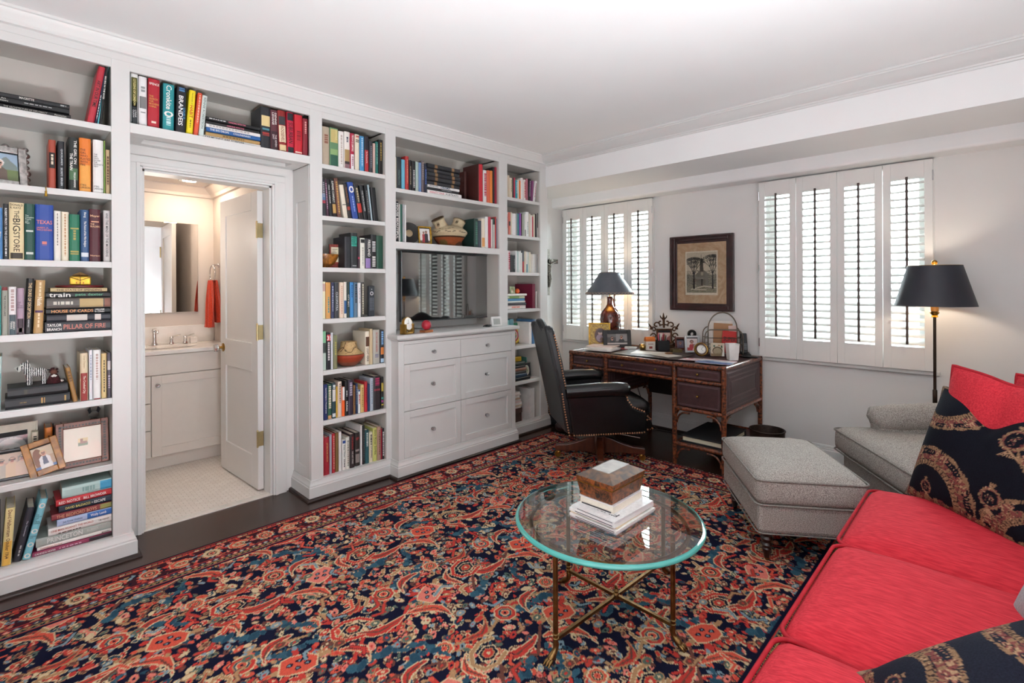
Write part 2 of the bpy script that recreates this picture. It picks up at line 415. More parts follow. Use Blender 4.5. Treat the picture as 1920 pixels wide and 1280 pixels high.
# window openings: (y0, y1, z0, z1)
WIN = [(2.455, 3.58, 0.80, 2.277), (0.327, 1.462, 0.80, 2.277)]
wr = MB()
wr.box(XW, XW + 0.14, YS, 0.37, 0, ZC); wr.box(XW, XW + 0.14, 1.42, 2.50, 0, ZC); wr.box(XW, XW + 0.14, 3.54, YN + .12, 0, ZC)
for y0, y1 in ((0.37, 1.42), (2.50, 3.54)):
    wr.box(XW, XW + 0.14, y0, y1, 0, 0.84); wr.box(XW, XW + 0.14, y0, y1, 2.26, ZC)
wall_right = struct(wr.build('wall_right', WALLP))
wall_left = struct(MB().box(XL - 0.1, XL, YS - .1, 3.75, 0, ZC).build('wall_left', WALLP))
wall_front = struct(MB().box(XL, XW + .1, YS - 0.1, YS, 0, ZC).build('wall_front', WALLP))
wb = MB()
DX0, DX1, DZ = 0.545, 1.255, 2.085
wb.box(XL, 0.453, 3.565, 3.63, 0, ZC); wb.box(0.453, DX0, 3.51, 3.63, 0, ZC); wb.box(DX1, 1.398, 3.51, 3.63, 0, ZC)
wb.box(DX0, DX1, 3.51, 3.63, DZ, ZC); wb.box(1.398, 3.80, 3.565, 3.63, 0, ZC); wb.box(3.80, XW + .12, 3.63, 3.75, 0, ZC)
wall_back = struct(wb.build('wall_back', WALLP))

BASEPROF = [(-0.002, 0), (0.02, 0), (0.02, 0.083), (0.016, 0.088), (0.016, 0.096), (0.011, 0.104), (0.006, 0.116), (0.006, 0.126), (-0.002, 0.128)]
SHOEPROF = [(0.0, 0.0005), (0.038, 0.0005), (0.038, 0.006), (0.034, 0.014), (0.026, 0.018), (0.0, 0.018)]
def shoe(path, name='baseboard_shoe_1'): return MB().sweep(SHOEPROF, path).build(name, DARKSHOE)
bbp = [(a * 1.0, b) for a, b in [(0, 0), (0.016, 0), (0.016, 0.10), (0.012, 0.104), (0.012, 0.116), (0.008, 0.12), (0.008, 0.132), (0.004, 0.14), (0, 0.142)]]
bb = struct(MB().sweep(bbp, [(XW, 3.63), (XW, YS)]).build('baseboard_right', TRIMP, smooth=30))
sh = MB().sweep([(0.014, 0.0005), (0.034, 0.0005), (0.03, 0.014), (0.014, 0.018)], [(XW, 3.63), (XW, YS)]).build('shoe_moulding', DARKSHOE, bb)
bbk = struct(MB().sweep(bbp, [(3.84, 3.63), (XW - .016, 3.63)]).build('baseboard_back', TRIMP, smooth=30))
# crown mouldings
crownb = [(0, ZC), (0.055, ZC), (0.055, ZC - .012), (0.048, ZC - .016), (0.046, ZC - .024), (0.036, ZC - .034), (0.026, ZC - .055), (0.02, ZC - .062), (0.02, ZC - .074), (0, ZC - .078)]
tr1 = struct(MB().sweep(crownb, [(XL, YF - .0), (3.80, YF - .0)]).build('trim_1', TRIMP, smooth=35))
crown2 = [(0, ZC), (0.122, ZC), (0.122, ZC - .012), (0.115, ZC - .015), (0.114, ZC - .022), (0.106, ZC - .025), (0.09, ZC - .045), (0.062, ZC - .062), (0.03, ZC - .07), (0.026, ZC - .078), (0.016, ZC - .08), (0.012, ZC - .09), (0, ZC - .092)]
tr2 = struct(MB().sweep(crown2, [(3.78, YF - .02), (3.78, YS)]).build('trim_2', TRIMP, smooth=35))

# ---------------------------------------------------------------- doorway, door, bathroom
CASPROF = [(0, 0), (0, 0.02), (0.012, 0.024), (0.016, 0.018), (0.026, 0.016), (0.03, 0.02), (0.085, 0.02), (0.085, 0)]
door = empty('door_1', (0, 0, 0), kind='structure')
cs = MB()
cs.box(DX0 - .09, DX0 - .028, 3.488, 3.515, 0, DZ + .028); cs.box(DX0 - .03, DX0 - .012, 3.482, 3.515, 0, DZ + .03); cs.box(DX0 - .014, DX0, 3.492, 3.515, 0, DZ + .01)
cs.box(DX1 + .028, DX1 + .085, 3.488, 3.515, 0, DZ + .028); cs.box(DX1 + .012, DX1 + .03, 3.482, 3.515, 0, DZ + .03); cs.box(DX1, DX1 + .014, 3.492, 3.515, 0, DZ + .01)
cs.box(DX0 - .09, DX1 + .085, 3.488, 3.515, DZ + .028, DZ + .07); cs.box(DX0 - .012, DX1 + .012, 3.482, 3.515, DZ + .012, DZ + .03); cs.box(DX0, DX1, 3.492, 3.515, DZ, DZ + .014)
cs.build('casing', TRIMP, door, bevel=0.002)
jm = MB(); jm.box(DX0 - .001, DX0 + .012, 3.515, 3.635, 0, DZ); jm.box(DX1 - .012, DX1 + .001, 3.515, 3.635, 0, DZ); jm.box(DX0, DX1, 3.515, 3.635, DZ - .012, DZ + .001)
jm.build('jamb', TRIMP, door)
MB().box(DX0, DX1, 3.505, 3.56, -0.004, 0.008).build('threshold', mat('marble_sill', '#e6e0d8', 0.25), door, bevel=0.003)
# the open leaf, hinged at the right jamb, swung into the bathroom
def door_leaf():
    W_, T_, H_ = 0.70, 0.038, 2.055
    leaf = empty('door_leaf', (DX1 - .014, 3.63, 0.012), R(90 + 3.2), parent=door)
    s = 0.105
    mb = MB()
    rows = [(0.22, 0.80), (1.00, 1.93)]
    mb.box(0, s, 0, T_, 0, H_); mb.box(W_ - s, W_, 0, T_, 0, H_)
    mb.box(s, W_ - s, 0, T_, 0, rows[0][0]); mb.box(s, W_ - s, 0, T_, rows[0][1], rows[1][0]); mb.box(s, W_ - s, 0, T_, rows[1][1], H_)
    mb.build('stile_frame', TRIMP, leaf, bevel=0.003)
    for a, b in rows: MB().box(s - .004, W_ - s + .004, 0.011, T_ - .011, a - .004, b + .004).build('door_panel', TRIMP, leaf, bevel=0.003)
    for z in (0.30, 1.03, 1.73):
        hg = MB().box(0.0, 0.032, 0.0, 0.0, 0, 0) if False else MB()
        hg.box(-0.0015, 0.0, 0.002, T_ - .002, z, z + .10)
        hg.cyl((-0.008, T_ + .006, z - .004), (-0.008, T_ + .006, z + .104), 0.0065, n=10)
        hg.ball((-0.008, T_ + .006, z + .108), 0.007, 8, 6)
        hg.build('hinge', mat('pale_brass', '#c2b183', .3, .85), leaf, smooth=40)
    # crystal knobs on both faces
    for sy, y in ((1, T_), (-1, 0)):
        kb = MB(); kb.lathe([(0, 0), (0.032, 0), (0.032, .004), (0.024, .007), (0.01, .009), (0.01, .03), (0.016, .034)], 20, M=Matrix.Translation((W_ - .06, y, 0.93)) @ Matrix.Rotation(R(-90) * sy, 4, 'X'))
        k = kb.build('knob_rosette', BRASS, leaf, smooth=40)
        MB().lathe([(0.012, .03), (0.026, .038), (0.031, .05), (0.027, .063), (0.012, .07), (0, .071)], 10, M=Matrix.Translation((W_ - .06, y, 0.93)) @ Matrix.Rotation(R(-90) * sy, 4, 'X')).build('knob', 'crystal', leaf)
    return leaf
_cr = bpy.data.materials.new('crystal'); _cr.use_nodes = True
_b = _cr.node_tree.nodes['Principled BSDF']; _b.inputs['Base Color'].default_value = (.93, .94, .95, 1); _b.inputs['Roughness'].default_value = 0.03
_b.inputs['Transmission Weight'].default_value = 0.85; _b.inputs['IOR'].default_value = 1.5; MATS['crystal'] = _cr
door_leaf()

BX0, BX1, BY0, BY1, BZ = 0.30, 1.33, 3.63, 5.15, 2.30
struct(MB().box(BX0, BX1, 3.52, BY1, -0.06, 0.001).build('floor_bathroom', TILE))
struct(MB().box(BX0 - .05, BX1 + .05, BY0, BY1 + .05, BZ, BZ + .05).build('ceiling_bathroom', BATHP))
struct(MB().box(BX0 - .05, BX1 + .05, BY1, BY1 + .06, 0, BZ).build('wall_bathroom_back', BATHP))
struct(MB().box(BX1, BX1 + .06, BY0, BY1, 0, BZ).build('wall_bathroom_right', BATHP))
struct(MB().box(BX0 - .06, BX0, BY0, BY1, 0, BZ).build('wall_bathroom_left', BATHP))
bcr = [(0, BZ), (0.09, BZ), (0.09, BZ - .012), (0.07, BZ - .03), (0.03, BZ - .06), (0.02, BZ - .085), (0, BZ - .09)]
struct(MB().sweep(bcr, [(BX0, BY0), (BX0, BY1), (BX1, BY1), (BX1, BY0)]).build('trim_3', BATHP, smooth=30))

# ---------------------------------------------------------------- windows with plantation shutters
SHUT = mat('shutter_paint', '#e7e5e2', 0.4, var=0.01, scale=3)
ROD = mat('shutter_rod_paint', '#463530', 0.45, var=0.05)
def louver_mesh(L):
    n = 10; w, t = 0.032, 0.0055
    pr = [(w * math.cos(2 * math.pi * i / n), t * math.sin(2 * math.pi * i / n)) for i in range(n)]
    me = MB().prism(pr, -L / 2, L / 2, 'y').mesh('louver', 30); me.materials.append(SHUT); return me
SILLM = TRIMP
for wi, (y0, y1, z0, z1) in enumerate(WIN):
    w = empty('window_%d' % (wi + 1), (XW, (y0 + y1) / 2, z0), kind='structure')
    T = Matrix.Translation((-XW, -(y0 + y1) / 2, -z0))
    def B(mb, name, m, parent=w, **k): return mb.xf(T).build(name, m, parent, **k)
    B(MB().box(XW - .02, XW + .02, y0 - .004, y0 + .03, z0, z1).box(XW - .02, XW + .02, y1 - .03, y1 + .004, z0, z1).box(XW - .02, XW + .02, y0, y1, z1 - .02, z1), 'shutter_frame', SHUT)
    B(MB().box(XW - .03, XW + .05, y0 - .03, y1 + .03, z0 - .03, z0 - .002), 'sill', SILLM, bevel=0.004)
    B(MB().box(XW + .095, XW + .135, y0 + .03, y0 + .09, z0 + .03, z1 - .0).box(XW + .095, XW + .135, y1 - .09, y1 - .03, z0 + .03, z1).box(XW + .095, XW + .135, y0, y1, z0 + .03, z0 + .09)
      .box(XW + .095, XW + .135, (y0 + y1) / 2 - .025, (y0 + y1) / 2 + .025, z0, z1), 'sash', TRIMP)
    B(MB().box(XW + .112, XW + .116, y0 + .03, y1 - .03, z0 + .03, z1), 'pane', GLASS)
    pw = (y1 - y0) / 4
    Lm = louver_mesh(pw - 0.094)
    xs = XW - .035
    for k in range(4):
        a = y0 + k * pw + .0015; b = y0 + (k + 1) * pw - .0015
        mb = MB(); st = 0.047
        mb.box(xs - .014, xs + .014, a, a + st, z0, z1 - .006); mb.box(xs - .014, xs + .014, b - st, b, z0, z1 - .006)
        mb.box(xs - .014, xs + .014, a + st, b - st, z0, z0 + .16); mb.box(xs - .014, xs + .014, a + st, b - st, z1 - .128, z1 - .006)
        p = B(mb, 'shutter_panel', SHUT, bevel=0.0015)
        N = 22; za, zb = z0 + .16, z1 - .128; dz = (zb - za) / N
        for i in range(N):
            o = bpy.data.objects.new('louver', Lm); COL.objects.link(o); o.parent = p
            zz = za + (i + .5) * dz
            o.location = T @ Vector((xs + .002, (a + b) / 2, zz)); o.rotation_euler = (0, R(-24), 0)
        MB().box(xs - .048, xs - .034, (a + b) / 2 - .007, (a + b) / 2 + .007, za + .02, zb + .012).xf(T).build('tilt_rod', ROD, p)
        if k in (0, 3):
            e = a if k == 0 else b
            for hz in (z0 + .12, (z0 + z1) / 2, z1 - .12):
                MB().cyl((xs - .018, e, hz - .035), (xs - .018, e, hz + .035), .004, n=8).xf(T).build('hinge', CHROME, p)
# what is seen far below through the louvers
gm = mat('distant_ground', '#5f6c66', 0.9, col2='#3f4d44', scale=0.05, detail=6)
gd = struct(MB().box(12, 900, -500, 500, -30.5, -30).build('ground_outside', gm))
# ================================================================ built-in bookcases
SZ = [2.23, 1.882, 1.534, 1.186, 0.839, 0.502]     # tops of the adjustable shelves
YB = 3.555
def shelf_obj(x0, x1, z, parent, t=0.03, y0=YF + .006, y1=YB):
    mb = MB(); mb.box(x0, x1, y0 + .012, y1, z - .022, z); mb.box(x0, x1, y0, y0 + .016, z - t, z - .006); mb.box(x0, x1, y0 + .004, y0 + .016, z - .006, z)
    return mb.build('shelf', WHITE, parent)
def case(name, x0, x1, stiles, shelves, label, base_path, bottom=0.128, top=2.54, sides=True, base=True):
    c = empty(name, ((x0 + x1) / 2, YF, 0), label=label, cat='bookcase', group='white built-in bookcases')
    T = Matrix.Translation((-(x0 + x1) / 2, -YF, 0))
    def B(mb, n, m=WHITE, **k): return mb.xf(T).build(n, m, c, **k)
    B(MB().box(x0 - .02, x1 + .02, YB, YB + .008, bottom, top + .03), 'back_panel', INNER)
    B(MB().box(x0 - .015, x0, YF + .018, YB, bottom, top), 'side_panel', INNER); B(MB().box(x1, x1 + .015, YF + .018, YB, bottom, top), 'side_panel', INNER)
    B(MB().box(x0 - .02, x1 + .02, YF + .018, YB, top + .02, top + .035), 'top_panel', INNER)
    for a, b in stiles: B(MB().box(a, b, YF, YF + .02, bottom - .004, top + .045), 'stile', WHITE, bevel=0.0015)
    B(MB().box(x0, x1, YF + .001, YF + .019, top - .008, top + .044), 'top_rail', WHITE, bevel=0.0015)
    if base: B(MB().box(x0 - .015, x1 + .015, YF + .004, YB, bottom - .02, bottom), 'bottom_shelf', WHITE)
    for z in shelves:
        s = shelf_obj(x0, x1, z, c); s.location = (-(x0 + x1) / 2, -YF, 0)
    if base_path:
        p = B(MB().sweep(BASEPROF, base_path), 'plinth', WHITE, smooth=25)
        B(MB().sweep(SHOEPROF, base_path), 'shoe_moulding', DARKSHOE, smooth=50)
    return c
CASE1 = case('bookcase', -0.78, 0.376, [(0.376, 0.453)], SZ, 'leftmost white built-in bookcase, left of the open bathroom door', [(XL, YF), (0.455, YF), (0.455, 3.51)])
CASE3 = case('bookcase', 1.483, 1.962, [(1.400, 1.483), (1.962, 2.05)], SZ, 'narrow white built-in bookcase between the open door and the television', [(1.398, 3.51), (1.398, YF), (1.998, YF)])
CASE5 = case('bookcase', 3.235, 3.69, [(3.69, 3.80)], SZ, 'narrow white built-in bookcase in the far corner, behind the leather chair', [(3.226, YF), (3.80, YF), (3.80, 3.63)], bottom=0.09)
CASE4 = case('bookcase', 2.05, 3.13, [(3.13, 3.235)], [2.147], 'wide white built-in bookcase framing the television above the drawer chest', None, bottom=1.045, base=False)
def in_case(c, mb, n, m=WHITE, **k):
    o = mb.xf(Matrix.Translation(-Vector(c.location))).build(n, m, c, **k); return o
in_case(CASE4, MB().box(2.05, 3.13, YF + .004, YB, 1.70, 1.738).box(2.05, 3.13, YF + .0, YF + .018, 1.69, 1.742), 'shelf')
for i in range(4): in_case(CASE4, MB().box(2.05, 3.13, YB - .006, YB, 1.05 + i * .155, 1.05 + i * .155 + .15), 'back_board', WHITE, bevel=0.002)
# returns beside the doorway, with a recessed panel on the right one
in_case(CASE1, MB().box(0.437, 0.453, YF + .02, 3.51, 0, 2.21), 'end_panel')
in_case(CASE3, MB().box(1.405, 1.42, YF + .02, 3.51, 0, 2.21), 'end_panel')
in_case(CASE3, MB().box(1.398, 1.406, YF + .02, YF + .075, .13, 2.21).box(1.398, 1.406, 3.45, 3.51, .13, 2.21).box(1.398, 1.406, YF + .07, 3.455, 1.98, 2.21).box(1.398, 1.406, YF + .07, 3.455, .13, .2), 'end_panel_frame', WHITE, bevel=0.002)
in_case(CASE5, MB().box(3.785, 3.80, YF + .02, 3.63, 0, 2.6), 'end_panel')
# the unit that bridges the doorway
CASE2 = empty('bookcase', (0.925, YF, 2.21), label='white built-in bookshelf bridging the top of the doorway', cat='bookcase', group='white built-in bookcases')
in_case(CASE2, MB().box(0.453, 1.40, 3.50, 3.509, 2.215, 2.57), 'back_panel', INNER)
in_case(CASE2, MB().box(0.453, 1.40, YF + .02, 3.5, 2.555, 2.57), 'top_panel', INNER)
in_case(CASE2, MB().box(0.453, 1.40, YF + .001, YF + .019, 2.532, 2.585), 'top_rail')
in_case(CASE2, MB().box(0.453, 1.40, YF + .002, 3.50, 2.24, 2.263).box(0.453, 1.40, YF, YF + .03, 2.212, 2.263), 'shelf', WHITE, bevel=0.0015)
in_case(CASE2, MB().box(0.453, 1.40, YF + .03, YF + .09, 2.212, 2.24).box(0.453, 1.40, 3.44, 3.5, 2.212, 2.24).box(0.453, 0.53, YF + .09, 3.44, 2.212, 2.24).box(1.32, 1.40, YF + .09, 3.44, 2.212, 2.24), 'soffit_frame', WHITE, bevel=0.004)
# frieze board above every bay
struct(MB().box(XL, 3.80, YF - .002, YF + .02, 2.575, ZC).build('trim_4', WHITE))

# ---------------------------------------------------------------- drawer chest under the television
CH = empty('drawer_chest', (2.61, 3.13, 0), label='white built-in chest of six drawers with crystal knobs under the television', cat='chest')
CT = Matrix.Translation((-2.61, -3.13, 0))
def CB(mb, n, m=WHITE, parent=CH, **k): return mb.xf(CT).build(n, m, parent, **k)
CX0, CX1, CY = 2.0, 3.222, 3.13
CB(MB().box(CX0 + .005, CX1 - .005, CY + .02, YF + .02, 0.02, 1.0).box(2.05, 3.13, YF, YB, .9, 1.0), 'carcass')
CB(MB().frame(CX0, CX1, 0.11, 1.005, .047, .022, CY, CY + .02, .03), 'face_frame', bevel=0.001)
tp = [(0, 1.008), (0.018, 1.012), (0.022, 1.018), (0.028, 1.022), (0.028, 1.043), (0.024, 1.046), (0, 1.046)]
CB(MB().sweep(tp, [(CX0, YF), (CX0, CY), (CX1, CY), (CX1, YF)]).box(CX0, CX1, CY, YB, 1.0, 1.0455), 'top', smooth=25)
CB(MB().sweep(BASEPROF, [(CX0, YF), (CX0, CY), (CX1, CY), (CX1, YF)]), 'plinth', smooth=25)
CB(MB().sweep(SHOEPROF, [(CX0, YF), (CX0, CY), (CX1, CY), (CX1, YF)]), 'shoe_moulding', DARKSHOE, smooth=50)
KNOBB = MB().lathe([(0, 0), (.011, 0), (.011, .003), (.006, .005), (.006, .014)], 14, M=Matrix.Rotation(R(90), 4, 'X')).mesh('knob_base', 40); KNOBB.materials.append(CHROME)
KNOBC = MB().lathe([(.006, .012), (.015, .017), (.0165, .023), (.0145, .030), (.007, .034), (0, .0345)], 8, M=Matrix.Rotation(R(90), 4, 'X')).mesh('knob'); KNOBC.materials.append(_cr)
def knob_at(parent, loc, base=KNOBB, cr=KNOBC):
    for n, me in (('knob_base', base), ('knob', cr)):
        o = bpy.data.objects.new(n, me); COL.objects.link(o); o.parent = parent; o.location = loc
for (a, b) in ((2.049, 2.585), (2.589, 3.173)):
    for ri, (za, zb) in enumerate(((.829, .973), (.481, .825), (.134, .477))):
        mb = MB(); zm = (za + zb) / 2; xm = (a + b) / 2
        if ri == 0: mb.box(a, b, CY + .001, CY + .018, za, zb)
        else:
            mb.frame(a, b, za, zb, .05, .05, CY + .001, CY + .018); mb.box(a + .045, b - .045, CY + .012, CY + .017, za + .045, zb - .045)
        d = CB(mb, 'drawer', bevel=0.0012)
        knob_at(d, CT @ Vector((xm - .01, CY + (.001 if ri == 0 else .012), zm)))

# ---------------------------------------------------------------- television
SCREEN = mat('tv_screen', '#050606', 0.03, var=0, spec=1.0, coat=1.0)
SCREEN.node_tree.nodes['Principled BSDF'].inputs['IOR'].default_value = 2.1
tv = empty('television', (2.703, 3.40, 1.116), label='flat black television mounted above the drawer chest, reflecting the shutters', cat='television')
MB().frame(-.502, .502, 0, .575, .008, .009, 0, .03, .008).build('bezel', mat('tv_bezel', '#6d7175', 0.3, 0.9), tv, bevel=0.002)
MB().box(-.494, .494, .004, .008, .009, .567).build('screen', SCREEN, tv)
MB().box(-.49, .49, .008, .045, .012, .56).build('back_cover', BLACKM, tv, bevel=0.006)
MB().box(-.15, .15, .045, .15, .15, .42).build('wall_bracket', BLACKM, tv)
# ================================================================ books
PAPER = mat('book_paper', '#e4dccb', 0.8, var=0.1, scale=90, stretch=(1, 1, 12))
ORD = ['', 'first', 'second', 'third', 'fourth', 'fifth', 'sixth', 'seventh', 'eighth', 'ninth', 'tenth', 'eleventh', 'twelfth', 'thirteenth', 'fourteenth', 'fifteenth', 'sixteenth', 'seventeenth', 'eighteenth', 'nineteenth', 'twentieth']
def colr(o, c): o.color = (*(H(c) if isinstance(c, str) else c), 1)
def book_mesh(t, h, d):
    """spine on -y, standing on z=0, centred in x: cover shell and page block"""
    b = min(0.0028, t * 0.14); r = min(t * 0.16, 0.005)
    # U shaped cover section, spine gently rounded
    sp = [(-t / 2, .004), (-t / 2 * .82, .0008), (-t / 4, -.0004 - r * .3), (t / 4, -.0004 - r * .3), (t / 2 * .82, .0008), (t / 2, .004)]
    outer = sp + [(t / 2, d)]
    inner = [(t / 2 - b, d), (t / 2 - b, .006), (-t / 2 + b, .006), (-t / 2 + b, d)]
    poly = outer + inner + [(-t / 2, d)]
    n = len(poly); vs = [(x, y, 0) for x, y in poly] + [(x, y, h) for x, y in poly]
    fs = [(i, (i + 1) % n, n + (i + 1) % n, n + i) for i in range(n)]
    # caps as strips
    for o, flip in ((0, True), (n, False)):
        caps = [(0, 1, 9, 10), (1, 2, 9), (2, 3, 8, 9), (3, 4, 8), (4, 5, 7, 8)] if False else None
        q = [(o + 10, o + 0, o + 9 - 0), ]
        faces = [(11 - 1, 0, 9), (0, 1, 9), (1, 2, 9), (2, 3, 8, 9), (3, 4, 8), (4, 5, 8), (5, 6, 7, 8)]
        for f in faces:
            f = tuple(o + k for k in f); fs.append(f[::-1] if flip else f)
    return vs, fs, b
BOOK_N = [0]
def book(loc, t, h, d, col, lab, T=(), bands=(), lean=0.0, lying=False, rz=0.0, group=None, z0=0.0, tilt=0.0):
    vs, fs, b = book_mesh(t, h, d)
    me = bpy.data.meshes.new('book'); me.from_pydata(vs, [], fs)
    me.materials.append(BOOKCOVER)
    o = bpy.data.objects.new('book', me); COL.objects.link(o); colr(o, col)
    e = 0.003 if t > .012 else 0.0012
    pg = MB().box(-t / 2 + b, t / 2 - b, .006, d - e, e, h - e).build('pages', PAPER, o)
    tag(o, lab, 'book', group)
    for (f0, f1, c) in bands:
        bd = MB().prism([(-t / 2 * .84, .0004), (-t / 4, -.0022), (t / 4, -.0022), (t / 2 * .84, .0004)], h * f0, h * f1, 'z').build('spine_band', INK, o); colr(bd, c)
    for tx in T:
        body, c, f0, f1, mode = tx[:5]; fw = tx[5] if len(tx) > 5 else 0.62; off = tx[6] if len(tx) > 6 else 0.0
        zc = h * (f0 + f1) / 2; L = h * abs(f1 - f0)
        if mode == 'b':           # lettering too small to read: broken bars
            mb = MB(); n = max(2, int(L / .018)); rnd = random.Random(body + str(t))
            zz = h * f1
            while zz > h * f0:
                l = rnd.uniform(.006, .016); zb = max(h * f0, zz - l); mb.box(off * t - t * fw / 2, off * t + t * fw / 2, -.0030, -.0026, zb, zz); zz = zb - .004
            bb_ = mb.build('spine_print', INK, o); colr(bb_, c)
        elif mode == 'v': lettering(body, o, MX((0, 0, -1), (1, 0, 0), (off * t, -.0030, zc)), L, t * fw, c, name='spine_lettering')
        else: lettering(body, o, MX((1, 0, 0), (0, 0, 1), (off * t, -.0030, zc)), t * .86, L, c, name='spine_lettering')
    if lying:
        o.rotation_euler = Euler((0, R(-90), rz), 'XYZ'); o.location = (loc[0], loc[1], loc[2] + t / 2)
    else:
        o.rotation_euler = Euler((tilt, lean, 0), 'XYZ'); o.location = (loc[0], loc[1], loc[2] + t / 2 * math.sin(abs(lean)) + .0003)
    BOOK_N[0] += 1
    return o
def row(reg, shelf_z, where, specs, side='left', d=(.145, .19), yp=3.262, group=None):
    """specs: (xl, xr, ytop, colour, colour word, [letters], [bands], lean px) in the zoomed view reg=(x0,y0,scale)"""
    x0, y0, k = reg; prev = -9; n = len(specs); rnd = random.Random(where)
    for i, s in enumerate(specs):
        xl, xr, yt, col, word = s[:5]; T = s[5] if len(s) > 5 else (); Bd = s[6] if len(s) > 6 else (); ln = s[7] if len(s) > 7 else 0
        y = yp + rnd.uniform(-.004, .006)
        A = onplane(x0 + xl / k, y0 + yt / k, 1, y); Bp = onplane(x0 + xr / k, y0 + yt / k, 1, y)
        mid = onplane(x0 + (xl + xr) / 2 / k, y0 + yt / k, 1, y)
        X0, X1 = A.x, Bp.x; h = mid.z - shelf_z
        lean = 0.0
        if ln:
            Cx = onplane(x0 + (xl + ln) / k, y0 + yt / k, 1, y).x; lean = math.atan2(Cx - X0, h); h = h / math.cos(lean) - (X1 - X0) * .5 * abs(math.tan(lean))
        lo, hi = next(((p, q) for p, q in ((-.78, .375), (.454, 1.399), (1.484, 1.961), (2.051, 3.129), (3.236, 3.689)) if p - .06 < X0 < q), (-9, 9))
        if lean > 0: X0 = min(X0, hi - .001 - h * math.sin(lean) - (X1 - X0)); X1 = min(X1, hi - .001 - h * math.sin(lean))
        X1 = min(X1, hi - .001); X0 = max(X0, lo + .001 + (h * math.sin(-lean) if lean < 0 else 0))
        X0 = max(X0, prev + .0004); t = max(.007, (X1 - X0)) * (math.cos(lean) if lean else 1); X1 = X0 + t / (math.cos(lean) if lean else 1); prev = X1
        idx = i + 1 if side == 'left' else n - i
        pos = ('far %s' % side) if idx == 1 else '%s from %s' % (ORD[idx], side)
        dd = rnd.uniform(*d)
        book(((X0 + X1) / 2, y, shelf_z), t - .0006, max(.06, h), dd, col, '%s book, %s on %s' % (word, pos, where), T, Bd, lean, group=group or 'books on ' + where)
def stack(xa, z, where, specs, y=3.262, rzs=3.0, group=None, depth=(.16, .2), seed=1):
    """bottom to top: (X0, X1, thickness, colour, word, letters)"""
    rnd = random.Random(seed); n = len(specs); zz = z + .0004
    for i, s in enumerate(specs):
        a, b, t, col, word = s[:5]; T = s[5] if len(s) > 5 else (); Bd = s[6] if len(s) > 6 else ()
        k = n - i; pos = 'topmost' if k == 1 else ('lowest' if k == n else '%s from top' % ORD[k])
        book((b, y + rnd.uniform(-.004, .012), zz), t, b - a, rnd.uniform(*depth), col, '%s book lying %s in stack, %s' % (word, pos, where), T, Bd, lying=True, rz=R(rnd.uniform(-rzs, rzs)) * .3, group=group or 'stacked books on ' + where)
        zz += t + .0006
    return zz

Z1 = (0, 60, 4.573); Z2 = (0, 330, 4.131); Z3 = (0, 620, 4.415); Z4 = (0, 870, 4.571); Z5 = (220, 110, 5.053)
Q1 = (580, 210, 5.819); Q2 = (580, 420, 6.4); Q3 = (580, 600, 6.4); Q4 = (580, 770, 7.111)
W1 = (725, 240, 5.332); V1 = (930, 300, 4.923); V2 = (930, 520, 4.131)
S = dict(zip(range(1, 7), SZ)); S7 = 0.128
wh = '#efece6'; bk = '#17171a'
LB = 'leftmost bookcase'; NB = 'narrow bookcase'; FB = 'far corner bookcase'; TVB = 'above the television'
def bars(c, a=.15, b=.85, w=.35): return [('x', c, a, b, 'b', w)]

# ---- leftmost bookcase
stack(0, S[1], 'top shelf of ' + LB, [
 (-.20, .224, .026, '#1b1a1c', 'black', [('THE ARCHITECTURE OF DIPLOMACY', '#b9b3aa', .2, .55, 'v', .62), ('The British Ambassador\'s Residence in Washington', '#d8d4cc', .25, .55, 'v', .25, -.36), ('Flammarion', '#cfcac0', .04, .14, 'v', .4)]),
 (-.20, .218, .024, '#161619', 'charcoal black', [('20th Century American Art', '#d8d4cc', .46, .9, 'v', .34, .16), ('CORCORAN COLLECTION', '#d8d4cc', .5, .85, 'v', .26, -.24), ('x', '#aaa', .15, .38, 'b', .16)]),
 (-.20, .219, .022, '#1a1a1d', 'slim black', [('MAGRITTE', '#d8d4cc', .3, .42, 'v', .5), ('x', '#aaa', .03, .08, 'b', .3)])], seed=2)
row(Z1, S[1], 'top shelf of ' + LB, [
 (742, 805, 275, '#b5303e', 'red spined', [('ART IN OUR TIME', bk, .28, .75, 'v', .5)], [], 104),
 (807, 828, 280, '#1c2740', 'navy', bars('#d9d9d9', .1, .5), [], 95),
 (829, 843, 270, '#5fb9c4', 'thin turquoise', [], [], 90),
 (844, 872, 256, '#1a1a1a', 'black and white', [('BIG BIG IN THE RIVER', wh, .4, .8, 'v', .6)], [], 60)], side='right', d=(.2, .24))
